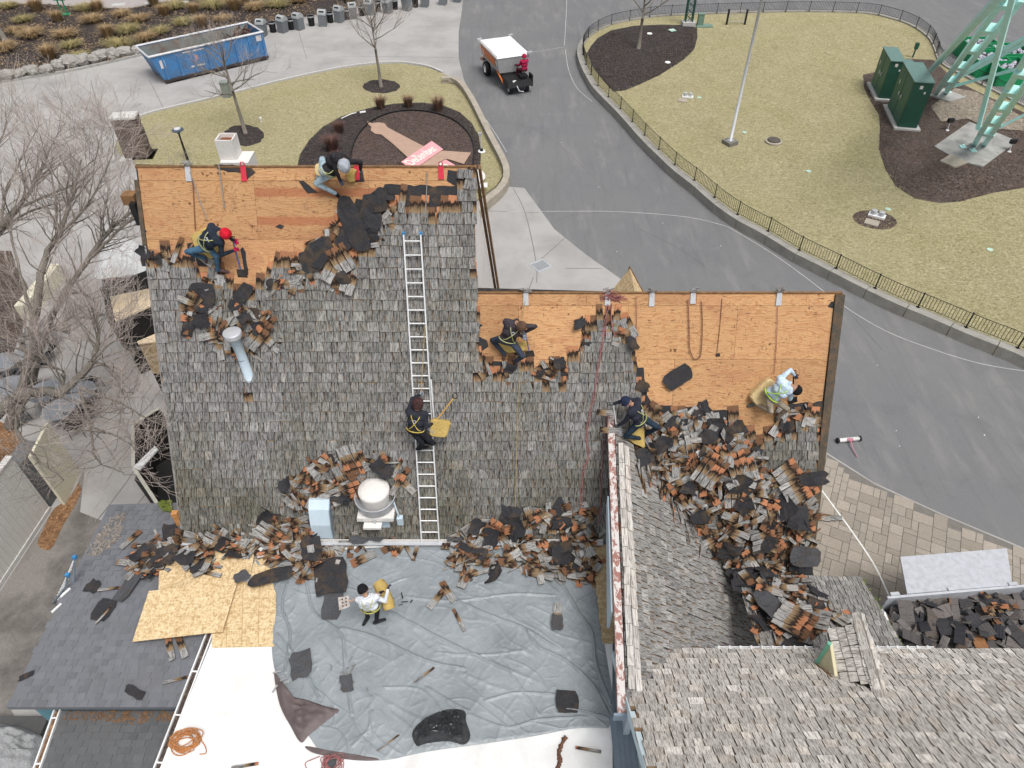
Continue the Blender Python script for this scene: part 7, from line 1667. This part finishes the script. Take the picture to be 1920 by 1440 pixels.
TP=[(22,690,'far left edge, upper of two'),(35,735,'left, lower of two at the photo edge'),(78,668,'behind the oak limb'),(92,632,'topmost one near the two chairs'),(165,745,'right one with chairs pushed in'),(128,778,'small one low under the branches'),(100,745,'middle one under the thick limb')]
tb_=table(); ch_=chair()
for k,(a,b,l) in enumerate(TP):
    o=tb_ if k==0 else copytree(tb_); o.location=G(a,b+16,0); tag(o,'round grey cafe table under the oaks, '+l,'table','round grey cafe tables')
CP=[(85,632,2.8,'behind the topmost table'),(100,662,1.4,'right of the table behind the oak limb'),(50,672,-.6,'between the left tables'),(128,768,.2,'left of the two in front of the right table'),(172,780,-.2,'right of the two in front of the right table'),(180,722,2.9,'behind the right table'),(10,652,1.0,'highest at the left photo edge'),(42,780,-.5,'below the lower left table'),(150,806,.3,'lowest under the branches')]
for k,(a,b,r_,l) in enumerate(CP):
    o=ch_ if k==0 else copytree(ch_); o.location=G(a,b+8,0); o.rotation_euler=(0,0,r_); tag(o,'black metal cafe chair '+l,'chair','black metal cafe chairs')
def uwall(p,q,H,th,mat,label,name='garden_wall',cat='wall',z0=0,cap=None):
    a,b=G(*p,z0),G(*q,z0); m=MB(); d=(b-a).normalized(); s=V((-d.y,d.x,0))*th; m.prism([a+V((0,0,H)),b+V((0,0,H)),b+s+V((0,0,H)),a+s+V((0,0,H))],(0,0,-H)); 
    if cap is None: return solo(name,m,mat,label,cat,a)
    t=thing(name,label,cat,a); part('panel',m,mat,t); m=MB(); m.prism([a-s*.3+V((0,0,H+.04)),b-s*.3+V((0,0,H+.04)),b+s*1.3+V((0,0,H+.04)),a+s*1.3+V((0,0,H+.04))],(0,0,-.04)); part('cap_rail',m,cap,t)
    m=MB(); L=(b-a).length
    for k in range(int(L/.2)): c=a+d*(k*.2+.1)-s*.02*.0; m.box(c+V((0,0,H/2))-s.normalized()*.004,(.012,.012,H*.94),math.atan2(d.y,d.x))
    part('panel_groove',m,plain('groove_grey',(.50,.49,.47),.8),t,kind='stuff'); m=MB(); m.prism([a-s.normalized()*.03+V((0,0,.14)),b-s.normalized()*.03+V((0,0,.14)),b+V((0,0,.14)),a+V((0,0,.14))],(0,0,-.12)); part('bottom_rail',m,cap,t); return t
M_CRW=dirty('cream_render',(.72,.68,.53),(.58,.54,.42),.3,2,.85,20); M_VIN=dirty('grey_vinyl',(.62,.61,.58),(.5,.49,.46),.3,1.2,.6,20)
uwall((123,947),(151,884),2.3,.08,M_CRW,'cream coloured wall leaf standing open under the oak branches','wall_leaf')
uwall((-90,1240),(96,955),2.5,.12,M_VIN,'long grey vinyl fence wall at the lower left edge','vinyl_fence','fence',0,plain('vinyl_rail',(.56,.55,.53),.6))
uwall((96,950),(125,905),2.0,.5,plain('dark_grey_wall',(.14,.145,.15),.8),'dark grey screen between the cream leaf and vinyl fence','screen_wall')
uwall((60,600),(125,520),.7,.4,M_CRW,'low tan wall between the oaks on the left','low_wall'); uwall((-20,600),(-60,700),.7,.4,M_CRW,'low tan wall end at the far left','low_wall')
M_DKW=plain('black_stained_wood',(.018,.016,.015),.8,0,.3,8)
t=thing('black_enclosure','black stained timber enclosure beside the left rake of the steep roof','enclosure',G(252,876,2))
EP=[(300,766),(285,775),(251,797),(252,876),(296,943),(330,950)]
for a,b in zip(EP,EP[1:]):
    p,q=G(*a,2.0),G(*b,2.0); d=(q-p).normalized(); s=V((-d.y,d.x,0))*.06; m=MB(); m.prism([p,q,q-s,p-s],(0,0,-1.99)); part('timber_panel',m,M_DKW,t); m=MB(); m.prism([p+s*.4+V((0,0,.03)),q+s*.4+V((0,0,.03)),q-s*1.2+V((0,0,.03)),p-s*1.2+V((0,0,.03))],(0,0,-.03)); part('top_rail',m,plain('cream_rail',(.5,.49,.42),.7),t)
m=MB(); m.sheet(GP([(252,900),(330,1010),(345,940),(320,780),(290,780)],.02)); struct('enclosure_floor',m,plain('dark_floor',(.03,.03,.03),.9))
m=MB(); m.prism([G(252,876,2.1)+V((-.05,0,0)),G(290,836,2.1),G(296,842,2.1),G(262,880,2.1)],(0,0,-.05)); m2=solo('white_door_edge',m,M_WHITE,'pale door edge on top of the black enclosure','door',G(252,876,2))
# plywood topped booth, osb box, rack with white canopy
t=thing('plywood_topped_booth','dark booth with pale plywood top beside the steep roof','booth',G(240,580,0)); m=MB(); m.prism(GP([(206,556),(283,540),(287,572),(216,602)],2.6),(0,0,-.05)); part('plywood_top',m,plain('bright_plywood',(.72,.58,.40),.7,0,.12,2),t); m=MB(); m.prism(GP([(186,540),(280,505),(290,572),(216,604)],2.5),(0,0,-2.45)); part('booth_body',m,M_DKW,t)
t=thing('osb_box','orange osb box with pale top against the steep roof side','box',G(280,690,0)); m=MB(); m.prism(GP([(257,640),(300,622),(300,640),(259,645)],3.2),(0,0,-.03)); part('pale_top',m,plain('bright_plywood',(.72,.58,.40)),t); a,b=G(259,643,3.17),G(320,643,3.17); m=MB(); m.prism([a,b,b+V((0,0,-1.35)),a+V((0,0,-1.35))],(0,.04,0)); part('osb_face',m,mk_osb('orange_osb',.8),t); m=MB(); m.prism([a+V((0,.01,-1.36)),b+V((0,.01,-1.36)),b+V((0,.01,-3.1)),a+V((0,.01,-3.1))],(0,.04,0)); part('black_lower_face',m,M_DKW,t)
t=thing('white_canopy','crumpled white canopy over a rack by the left rake','canopy',G(230,490,0)); folded([(178,520),(186,480),(205,452),(240,445),(268,470),(272,510),(240,515),(215,520)],2.3,.35,M_WHITE,'canopy_cloth',t,3)
for px,py in ((190,525),(262,515),(215,470),(262,478)): m=MB(); m.tube([G(px,py,2.35),V((G(px,py,2.35).x,G(px,py,2.35).y,0))],.03,6); part('canopy_post',m,M_GALV,t)
# ================================================================ PEOPLE
CLOTH={}
def cl(c,name,rough=.85): 
    if name not in CLOTH: CLOTH[name]=plain(name,c,rough,0,.30,9,.15,.03)
    return CLOTH[name]
SKIN=cl((.42,.24,.16),'skin',.6)
def capsule(m,a,b,ra,rb,n=10,flat=None):
    d=(b-a); L=d.length
    if L<1e-5: d=V((0,0,1)); L=1e-5
    d=d.normalized(); x=d.orthogonal().normalized(); y=d.cross(x); vs=[];fs=[]; rings=[]
    for k in range(4): th=PI/2*(1-k/4+.0); rings.append((a-d*ra*math.sin(th),ra*math.cos(th)))
    rings.append((a,ra)); rings.append((b,rb))
    for k in range(1,5): th=PI/2*k/4; rings.append((b+d*rb*math.sin(th),rb*math.cos(th)))
    for c,r in rings:
        r=max(r,1e-4)
        for i in range(n): t=2*PI*i/n; vs.append(c+(x*math.cos(t)+y*math.sin(t))*r)
    for i in range(len(rings)-1):
        for k in range(n): fs.append((i*n+k,i*n+(k+1)%n,(i+1)*n+(k+1)%n,(i+1)*n+k))
    fs.append(tuple(range(n))[::-1]); fs.append(tuple(range((len(rings)-1)*n,len(rings)*n)))
    m.add(vs,fs)
def ik(r,e,L1,L2,pole):
    d=e-r; D=min(d.length,(L1+L2)*.985); D=max(D,abs(L1-L2)+.03); n=d.normalized(); e=r+n*D; a=(L1*L1-L2*L2+D*D)/(2*D); h=math.sqrt(max(0,L1*L1-a*a)); p=pole-r; p=p-n*p.dot(n)
    if p.length<1e-3: p=n.orthogonal()
    return r+n*a+p.normalized()*h,e
def person(label,J,top,pants,hat,loc,glove=None,shoe=None,kind='cap',harness=None,scale=1.0,hatlabel=None,logo=None,foot_n=None,sleeve=None):
    top=cl(*top) if isinstance(top,tuple) else top; pants=cl(*pants); glove=cl(*(glove or ((.05,.05,.055),'dark_glove'))); shoe=cl(*(shoe or ((.03,.03,.032),'dark_shoe'))); hatm=cl(*hat)
    s=scale; segs=[] # (a,b,ra,rb,mat)
    pel,neck,head=J['pelvis'],J['neck'],J['head']; shL,shR=J['shL'],J['shR']
    side=(shR-shL).normalized(); spine=(neck-pel); T=spine.length; want=.50*s
    neck=pel+spine.normalized()*want; sd=side-spine.normalized()*side.dot(spine.normalized()); sd.normalize(); fwd=J['look'].normalized() if 'look' in J else spine.cross(sd)*-1
    bend=J.get('bend',V((0,0,0)))
    mid=pel.lerp(neck,.5)+bend*.07; shL=neck-sd*.185*s-spine.normalized()*.05; shR=neck+sd*.185*s-spine.normalized()*.05
    hd=head-neck; head=neck+hd.normalized()*.205*s
    ln=hd.normalized(); fwd=(fwd-ln*fwd.dot(ln)).normalized(); sdh=ln.cross(fwd)
    hipL=pel-sd*.095*s; hipR=pel+sd*.095*s
    TP=0;PT=1;GL=2;SH=3;SK=4
    segs+=[(pel-sd*.075,pel+sd*.075,.125*s,.125*s,PT),(pel+spine.normalized()*.08-sd*.06,pel+spine.normalized()*.08+sd*.06,.125*s,.125*s,TP),(mid-sd*.07,mid+sd*.07,.13*s,.13*s,TP),(mid.lerp(neck,.6)-sd*.09,mid.lerp(neck,.6)+sd*.09,.135*s,.135*s,TP),(shL,shR,.085*s,.085*s,TP),(mid,neck,.13*s,.07*s,TP),
      (neck,head-ln*.03,.058*s,.055*s,SK),(head-ln*.03*s,head+ln*.035*s,.088*s,.098*s,SK),(head+fwd*.035*s-ln*.05*s,head+fwd*.05*s-ln*.03*s,.055*s,.06*s,SK),(head+fwd*.095*s+ln*.0,head+fwd*.118*s-ln*.022*s,.012,.018,SK),(head+sdh*.092*s,head+sdh*.1*s-ln*.02,.02,.017,SK),(head-sdh*.092*s,head-sdh*.1*s-ln*.02,.02,.017,SK)]
    hands=[]
    for S_,sh in (('L',shL),('R',shR)):
        el,ha=ik(sh,J['ha'+S_],.29*s,.255*s,J['el'+S_]); segs+=[(sh,el,.066*s,.05*s,TP if not sleeve else TP),(el,ha,.050*s,.036*s,TP)]
        dd=(ha-el).normalized(); g=J.get('grip'+S_,None); pn=dd.cross(g.normalized() if g is not None else V((0,0,1)))
        if pn.length<.1: pn=dd.orthogonal()
        pn.normalize(); w_=dd.cross(pn).normalized()   # across the palm
        palm=ha+dd*.05*s; segs+=[(ha,palm-w_*.018,.032*s,.026*s,GL),(ha+w_*.01,palm+w_*.024,.028*s,.024*s,GL)]
        for k,fl in enumerate((.066,.076,.072,.058)):
            b0=ha+dd*.085*s+w_*(-.033+k*.022); k1=b0+dd*fl*.45+pn*fl*.25; k2=k1+pn*fl*.5-dd*fl*.05; segs+=[(b0-dd*.03,k1,.0125,.0115,GL),(k1,k2,.0115,.010,GL)]
        th0=ha+dd*.03+w_*-.035; th1=th0-w_*.03+dd*.025+pn*.01; th2=th1+dd*.025+pn*.03; segs+=[(th0,th1,.015,.013,GL),(th1,th2,.013,.011,GL)]
    for S_,hp in (('L',hipL),('R',hipR)):
        kn,an=ik(hp,J['an'+S_],.43*s,.42*s,J['kn'+S_]); segs+=[(hp,kn,.095*s,.062*s,PT),(kn,an,.062*s,.045*s,PT)]
        to=J['to'+S_]-J['an'+S_]; to=to.normalized() if to.length>.01 else fwd; sole=foot_n if foot_n is not None else V((0,0,1)); hl=an-sole*.035-to*.05; segs+=[(hl,an+to*.17*s-sole*.055,.043,.038,SH),(an,hl+to*.05,.045,.045,SH),(an+to*.05-sole*.03,an+to*.19-sole*.06,.045,.034,SH)]
    m=MB()
    for a,b,ra,rb,_ in segs: capsule(m,a,b,ra,rb)
    me=m.mesh('tmp',SKIN,loc); o=bpy.data.objects.new('tmp_body',me); C.objects.link(o)
    rm=o.modifiers.new('r','REMESH'); rm.mode='VOXEL'; rm.voxel_size=.0115; sm_=o.modifiers.new('s','SMOOTH'); sm_.iterations=3; sm_.factor=.5
    bpy.context.view_layer.update(); dg=bpy.context.evaluated_depsgraph_get(); bm=bpy.data.meshes.new_from_object(o.evaluated_get(dg)); bpy.data.objects.remove(o)
    bm.name='body'; bm.materials.clear()
    for mt in (top,pants,glove,shoe,SKIN): bm.materials.append(mt)
    n=len(bm.polygons); ce=np.empty(n*3,dtype=np.float32); bm.polygons.foreach_get('center',ce); ce=ce.reshape(-1,3)+np.array(loc,dtype=np.float32); best=np.full(n,1e9); mi=np.zeros(n,dtype=np.int32)
    for a,b,ra,rb,mm in segs:
        A=np.array(a);B=np.array(b);d=B-A; t=np.clip(((ce-A)@d)/(d@d+1e-9),0,1); q=np.linalg.norm(ce-A-t[:,None]*d,axis=1)-(ra+(rb-ra)*t); k=q<best; best[k]=q[k]; mi[k]=mm
    bm.polygons.foreach_set('material_index',mi); bm.polygons.foreach_set('use_smooth',[True]*n); bm.update()
    t=thing('person',label,'person',loc); bo=bpy.data.objects.new('body',bm); link(bo,t)
    # hat
    up=ln; hx=sdh; B=Matrix(((hx.x,fwd.x,up.x,head.x),(hx.y,fwd.y,up.y,head.y),(hx.z,fwd.z,up.z,head.z),(0,0,0,1)))
    m=MB(); r0=.112*s
    if kind=='hood': m.lathe([(r0*1.0,-.10),(r0*1.12,-.05),(r0*1.12,.03),(r0*.95,.09),(r0*.55,.13),(0,.145)],n=18,M=B@Matrix.Translation((0,-.015,0)))
    else: m.lathe([(r0*1.0,-.005),(r0*1.04,.02),(r0*.98,.07),(r0*.72,.115),(r0*.35,.135),(0,.14)],n=18,M=B)
    if kind in('beanie','hood'): m.lathe([(r0*1.0,-.02),(r0*1.09,-.015),(r0*1.09,.03),(r0*1.0,.035)],n=18,M=B)
    hat_o=part({'cap':'cap','beanie':'beanie','hood':'hood'}[kind],m,hatm,t,smooth=True)
    if kind=='cap':
        m=MB(); pts=[V((.09*math.cos(a),.07+.085*math.sin(a),.012)) for a in [PI*k/8 for k in range(9)]]; m.prism([B@p for p in pts],(B.to_3x3()@V((0,0,-.008)))); part('visor',m,hatm,hat_o)
    # eyes and mouth, mostly turned away
    m=MB()
    for sx in (-.033,.033): m.lathe([(0,.008),(.009,.005),(.011,0)],n=8,M=B@Matrix.Translation((sx*s,.093*s,-.005))@Matrix.Rotation(-PI/2,4,'X'))
    if kind!='hood': part('eyes',m,M_BLK,t,kind='stuff')
    m=MB(); m.tube([B@V((-.022,.104*s,-.055)),B@V((0,.11*s,-.058)),B@V((.022,.104*s,-.055))],.005,5); part('mouth',m,cl((.30,.12,.10),'lips'),t)
    # collar / hood roll
    if kind!='hood' :
        m=MB(); nn=(head-neck).normalized(); x=nn.orthogonal().normalized(); y=nn.cross(x); m.tube([neck+nn*.025+(x*math.cos(a)+y*math.sin(a))*.075 for a in [k*2*PI/12 for k in range(13)]],.024,6); part('collar',m,top,t,smooth=True)
    # harness
    if harness is not None:
        hm=cl(*harness); sp=spine.normalized(); bk=-(sp.cross(sd)); 
        if bk.dot(MAIN.n)<0: bk=-bk
        def strap(name,P,w_=.022):
            m=MB(); P=smoothpath(P,5); m.tube(P,w_,4); part(name,m,hm,t)
        o_=.148
        strap('harness_strap',[pel-sd*.16+sp*.02,pel-sd*.10+bk*o_+sp*.10,mid+bk*o_*1.02,mid.lerp(neck,.6)+sd*.08+bk*o_,neck+sd*.11+bk*.07],.011); strap('harness_strap',[pel+sd*.16+sp*.02,pel+sd*.10+bk*o_+sp*.10,mid+bk*o_*1.02,mid.lerp(neck,.6)-sd*.08+bk*o_,neck-sd*.11+bk*.07],.011)
        strap('harness_belt',[pel+(sd*math.cos(a)*.20+bk*math.sin(a)*.15)+sp*.03 for a in [k*PI/8 for k in range(9)]],.014)
        m=MB(); c=mid.lerp(neck,.3)+bk*(o_+.02); m.tube([c+(sd*math.cos(a)+sp*math.sin(a))*.035 for a in [k*2*PI/10 for k in range(11)]],.008,5); part('ring',m,M_GALV,t)
    if logo is not None:
        sp=spine.normalized(); bk=-(sp.cross(sd)); 
        if bk.dot(MAIN.n)<0: bk=-bk
        c=mid.lerp(neck,.35)+bk*.145+sd*.04; m=MB()
        for k in range(3): m.box((0,0,0),(.02,.07-.02*k,.004),0,0,Matrix.Translation(c+sd*(k*.03-.03))@bk.to_track_quat('Z','Y').to_matrix().to_4x4())
        part('back_print',m,M_WHITE,t,kind='stuff')
    return t,dict(haL=J['haL'],haR=J['haR'],head=head,neck=neck,pel=pel)
def onM(px,py,h): return MAIN.hit(px,py,h)
def JM(d,f=onM): return {k:(f(*v) if isinstance(v,tuple) else v) for k,v in d.items()}
M_FOAM=dirty('yellow_foam',(.52,.38,.13),(.33,.22,.08),.6,5,.95,25,0,.01,.1,.15); M_FOAMP=dirty('pale_foam',(.66,.52,.28),(.45,.33,.15),.4,5,.95,25,0,.01)
def pad(P,f,label,th,mat=M_FOAM,down=None,loc=None):
    pts=[f(*p) for p in P]; c=sum(pts,V((0,0,0)))/len(pts); m=MB(); n=down if down is not None else MAIN.n*-th
    Q=[]; 
    for i in range(len(pts)):
        a,b=pts[i-1],pts[i]; Q.append(a.lerp(b,.12)); Q.append(a.lerp(b,.5)+V((rnd.gauss(0,.012),0,rnd.gauss(0,.012)))); Q.append(a.lerp(b,.88))
    top=Q; mid=[p+n*.15+(p-c)*.03 for p in Q]; low=[p+n for p in Q]; N=len(Q); top2=[c+(p-c)*.93-n*.08 for p in Q]
    vs=top2+mid+low; fs=[(k*N+i,k*N+(i+1)%N,(k+1)*N+(i+1)%N,(k+1)*N+i) for k in range(2) for i in range(N)]; m.add(vs+[c-n*.1],fs+[(i,3*N,(i+1)%N) for i in range(N)]); 
    return solo('foam_pad',m,mat,label,'foam pad',c)
def shovel(a,b,blade,label,hm,bm,grip=True,bn=None,w_=.22,l_=.26,name='roofing_shovel'):
    t=thing(name,label,'shovel',a); m=MB(); m.tube([a,b],.017,6); part('handle',m,hm,t); d=(b-a).normalized(); n=bn or MAIN.n; s=d.cross(n).normalized(); m=MB(); p=b
    m.prism([p-s*w_*.42,p+s*w_*.42,p+s*w_*.5+d*l_,p-s*w_*.5+d*l_],n*-.012); bl=part('blade',m,bm,t)
    if grip:
        m=MB(); m.tube([a,a-d*.05+s*.055,a-d*.12+s*.055,a-d*.12-s*.055,a-d*.05-s*.055,a],.012,5); part('d_grip',m,M_BLK,t)
    return t
Z=V((0,0,1))
# 1 red beanie worker
J=JM(dict(pelvis=(384,457,.42),neck=(409,437,.66),head=(422,438,.74),shL=(402,428,.66),shR=(405,448,.62),elL=(426,436,.75),haL=(437,450,.42),elR=(411,470,.60),haR=(437,470,.40),knL=(404,476,.42),anL=(409,506,.12),toL=(430,512,.06),knR=(368,474,.35),anR=(383,484,.12),toR=(388,496,.05)))
J['look']=MAIN.hit(450,480,.3)-MAIN.hit(421,438,.74); J['bend']=MAIN.n
person('person in red beanie and dark hoodie bending with a shovel on the left plywood',J,((.022,.03,.045),'navy_hoodie'),((.055,.12,.19),'blue_jeans'),((.55,.012,.03),'red_beanie'),MAIN.hit(400,480,0),glove=((.45,.02,.08),'red_glove'),shoe=((.12,.07,.07),'brown_shoe'),kind='beanie',harness=((.38,.38,.17),'pale_yellow_webbing'),foot_n=MAIN.n,logo=1)
pad([(357,441,.13),(399,420,.13),(417,452,.13),(396,487,.13),(366,466,.13)],onM,'mustard foam pad under the red beanie worker',.12,M_FOAM)
shovel(onM(437,453,.42),onM(451,505,.10),None,'roofing shovel held by the red beanie worker on the plywood',cl((.10,.14,.30),'blue_handle'),cl((.06,.055,.05),'rusty_blade'))
# 2 kneeling at the ridge
J=JM(dict(pelvis=(614,322,.45),neck=(640,298,.62),head=(645,309,.72),shL=(650,296,.6),shR=(628,306,.6),elL=(666,302,.55),haL=(676,317,.35),elR=(634,338,.50),haR=(645,369,.25),knL=(610,336,.30),anL=(628,362,.12),toL=(634,368,.05),knR=(600,318,.15),anR=(596,334,.08),toR=(594,340,.03)))
J['look']=MAIN.hit(660,345,.2)-MAIN.hit(645,309,.72); J['bend']=Z
person('person in black jacket with grey hood kneeling over the left roof ridge',J,((.03,.028,.032),'black_jacket'),((.34,.44,.50),'light_jeans'),((.33,.36,.40),'grey_hood'),MAIN.hit(628,330,0),glove=((.09,.10,.13),'grey_glove'),kind='hood',harness=((.38,.38,.17),'pale_yellow_webbing'),foot_n=MAIN.n)
pad([(590,308,.25),(610,302,.25),(618,318,.25),(606,338,.25),(591,326,.25)],onM,'round yellow foam cushion behind the kneeling ridge worker',.24,M_FOAMP); pad([(650,312,.13),(668,318,.13),(664,342,.13),(650,338,.13)],onM,'orange foam pad under the knees of the ridge worker',.12,M_FOAM)
# 3 brown cap
J=JM(dict(pelvis=(951,637,.45),neck=(968,600,.68),head=(974,609,.78),shL=(988,600,.64),shR=(955,603,.66),elL=(998,607,.60),haL=(986,622,.45),elR=(965,625,.60),haR=(984,636,.40),knL=(968,645,.50),anL=(966,678,.12),toL=(972,690,.05),knR=(940,648,.25),anR=(946,664,.12),toR=(944,674,.05)))
J['look']=MAIN.hit(990,650,.1)-MAIN.hit(973,609,.78); J['bend']=MAIN.n
person('person in dark maroon grey hoodie and brown cap prying shingles below the right ridge',J,((.05,.042,.05),'charcoal_hoodie'),((.045,.055,.08),'dark_jeans'),((.11,.065,.045),'brown_cap'),MAIN.hit(962,660,0),glove=((.25,.27,.31),'grey_glove2'),shoe=((.17,.10,.08),'brown_shoe2'),kind='cap',harness=((.50,.50,.20),'pale_yellow_webbing'),foot_n=MAIN.n)
pad([(932,633,.12),(962,640,.12),(988,641,.12),(987,658,.12),(948,662,.12),(934,648,.12)],onM,'mustard foam pad under the brown capped worker',.11,M_FOAM)
shovel(onM(985,622,.46),onM(992,658,.12),None,'roofing shovel of the brown capped worker prying shingles',cl((.18,.18,.30),'violet_handle'),cl((.06,.055,.05),'rusty_blade'),False)
# 4 on the ladder
J=JM(dict(pelvis=(779,806,.60),neck=(782,772,.72),head=(783,760,.76),shL=(771,766,.7),shR=(792,778,.7),elL=(770,748,.62),haL=(786,741,.34),elR=(803,800,.65),haR=(812,793,.50),knL=(784,824,.50),anL=(786,842,.22),toL=(797,840,.20),knR=(800,816,.65),anR=(788,826,.28),toR=(800,824,.24)))
J['look']=-MAIN.n+MAIN.uy*.3; J['bend']=MAIN.n*.6
person('person in dark hooded jacket climbing the ladder with a foam pad and shovel',J,((.028,.03,.04),'dark_hoodie'),((.015,.016,.02),'black_trousers'),((.06,.03,.03),'dark_maroon_hood'),MAIN.hit(785,830,0),glove=((.22,.24,.27),'grey_glove2'),kind='hood',harness=((.55,.42,.10),'yellow_webbing'),foot_n=MAIN.n)
pad([(808,786,.55),(846,792,.50),(837,821,.48),(805,818,.52)],onM,'square mustard foam pad carried by the worker on the ladder',.14,M_FOAM)
shovel(onM(850,747,.45),onM(814,794,.52),None,'roofing shovel with yellow handle carried up the ladder',plain('yellow_wood_handle',(.52,.30,.08),.6),cl((.25,.26,.28),'steel_blade'),bn=MAIN.n,l_=.2)
# 5 navy cap at the wing apex
J=JM(dict(pelvis=(1200,788,.50),neck=(1186,757,.72),head=(1173,752,.78),shL=(1184,770,.68),shR=(1182,748,.70),elL=(1174,797,.62),haL=(1157,800,.45),elR=(1162,747,.62),haR=(1151,757,.50),knL=(1178,810,.50),anL=(1199,822,.25),toL=(1200,832,.2),knR=(1220,796,.45),anR=(1214,812,.22),toR=(1208,822,.2)))
J['look']=MAIN.hit(1145,790,.1)-MAIN.hit(1173,752,.78); J['bend']=MAIN.n
person('person in navy cap and hoodie crouching at the top of the rusty capped wing',J,((.025,.028,.042),'navy_black_hoodie'),((.02,.035,.055),'dark_blue_jeans'),((.02,.028,.06),'navy_cap'),MAIN.hit(1195,810,0),glove=((.16,.17,.17),'grey_glove3'),kind='cap',harness=((.38,.38,.17),'pale_yellow_webbing'),foot_n=MAIN.n,logo=1)
pad([(1168,818,.25),(1200,800,.25),(1208,804,.25),(1210,842,.25),(1190,833,.25)],onM,'yellow foam pad under the navy capped worker',.22,M_FOAM)
shovel(onM(1150,757,.50),onM(1156,800,.42),None,'silver pry bar held by the navy capped worker',M_ALU,cl((.25,.26,.28),'steel_blade'),False)
for (x,y,r_,l) in ((1133,763,1.5,'pale shingle flying off above the rusty cap'),(1138,795,1.5,'mossy shingle sticking out left of the rusty cap')):
    M=MAIN.M(*MAIN.puv(x,y),.45,r_); m=MB(); vs,fs,uv=sh_geo(.14,.3,0,.45,0,0,.016); m.add([M@V((a[0],a[1]-.22,a[2])) for a in vs],fs,0,.9,uv); solo('loose_shingle',m,M_DEB,l,'shingle',M.translation)
# 6 light blue shirt
J=JM(dict(pelvis=(1445,742,.45),neck=(1471,724,.66),head=(1485,725,.74),shL=(1466,710,.62),shR=(1474,738,.62),elL=(1474,699,.62),haL=(1489,703,.45),elR=(1481,748,.62),haR=(1487,737,.35),knL=(1434,752,.35),anL=(1419,758,.14),toL=(1409,761,.1),knR=(1463,757,.45),anR=(1459,782,.12),toR=(1455,790,.05)))
J['look']=MAIN.hit(1495,750,.1)-MAIN.hit(1484,724,.74); J['bend']=MAIN.n
person('person in light blue shirt with green harness and black beanie on the right plywood',J,((.50,.62,.72),'light_blue_shirt'),((.30,.26,.20),'khaki_trousers'),((.012,.012,.014),'black_beanie'),MAIN.hit(1455,760,0),glove=((.04,.035,.05),'dark_glove'),shoe=((.09,.10,.09),'grey_shoe'),kind='beanie',harness=((.45,.72,.08),'lime_webbing'),foot_n=MAIN.n)
pad([(1407,744,.22),(1443,710,.22),(1454,718,.22),(1452,768,.2),(1441,772,.2),(1416,758,.2)],onM,'thick yellow foam block under the light blue worker',.2,M_FOAMP)
shovel(onM(1488,703,.46),onM(1487,745,.10),None,'black shovel standing beside the light blue worker',M_BLK,M_BLK,True,l_=.24)
# 7 standing on the tarp
def onF(px,py,h): return G(px,py,ZF+.03+h)
J=JM(dict(pelvis=(695,1139,.90),neck=(688,1120,1.36),head=(681,1107,1.52),shL=(680,1119,1.34),shR=(703,1116,1.34),elL=(700,1124,1.12),haL=(711,1113,1.22),elR=(722,1120,1.15),haR=(727,1106,1.18),knL=(689,1148,.48),anL=(688,1160,.09),toL=(684,1166,.03),knR=(705,1152,.48),anR=(706,1166,.09),toR=(722,1160,.05)),onF)
J['look']=V((1,.2,-.4)); J['bend']=V((-.4,-.2,0))
person('person in white hoodie and black beanie walking on the tarp with a pronged shovel',J,((.66,.70,.75),'white_hoodie'),((.022,.023,.026),'black_work_trousers'),((.012,.012,.014),'black_beanie'),G(698,1166,ZF+.03),glove=((.03,.03,.045),'dark_glove'),kind='beanie',harness=((.42,.40,.12),'olive_webbing'),scale=.93)
a,b=onF(709,1092,1.0),onF(730,1142,.75); m=MB(); mid_=a.lerp(b,.5)+V((.05,0,.05)); m.tube([a,a.lerp(mid_,.5),mid_,mid_.lerp(b,.5),b],[.13,.15,.11,.14,.12],10); m.sm=True; solo('foam_roll',m,M_FOAM,'rolled mustard foam pad under the arm of the white hoodie worker','foam pad',a)
a=onF(711,1112,1.27); b=onF(655,1127,1.10); t=shovel(a,b,None,'pale shingle remover with holed square plate carried over the shoulder',plain('pinkish_wood_handle',(.48,.30,.20),.6),cl((.42,.38,.35),'pale_steel_plate'),False,bn=V((0,-.3,1)).normalized(),w_=.27,l_=.24)
d=(b-a).normalized(); n_=V((0,-.3,1)).normalized(); s_=d.cross(n_).normalized(); m=MB()
for i in range(2):
    for j in range(3): c=b+d*(.07+.08*i)+s_*(-.07+.07*j)+n_*.012; m.lathe([(0,.003),(.018,.002),(.018,0)],c,8)
part('hole',m,M_BLK,t,kind='stuff')
# 8 driver
def vv(u,v,z): return vq(h_veh+u,v,z)
h_veh=LX/2
J=dict(pelvis=vv(.62,-.50,1.28),neck=vv(.60,-.50,1.85),head=vv(.56,-.50,2.05),shL=vv(.52,-.30,1.78),shR=vv(.52,-.70,1.78),elL=vv(.35,-.2,1.5),haL=vv(.20,-.15,1.45),elR=vv(.35,-.70,1.5),haR=vv(.20,-.30,1.42),knL=vv(.35,-.25,1.05),anL=vv(.30,-.2,.93),toL=vv(.1,-.2,.93),knR=vv(.35,-.5,1.05),anR=vv(.30,-.5,.93),toR=vv(.1,-.5,.93),look=-fx,bend=V((0,0,0)))
J['anL']=vv(.25,-.2,.72);J['anR']=vv(.25,-.5,.72)
person('person in dark red hooded jacket driving the small spreader truck',J,((.33,.015,.06),'crimson_jacket'),((.10,.02,.03),'dark_red_trousers'),((.36,.015,.06),'crimson_hood'),vq(h_veh+.7,-.4,.7),kind='hood',scale=1.12)
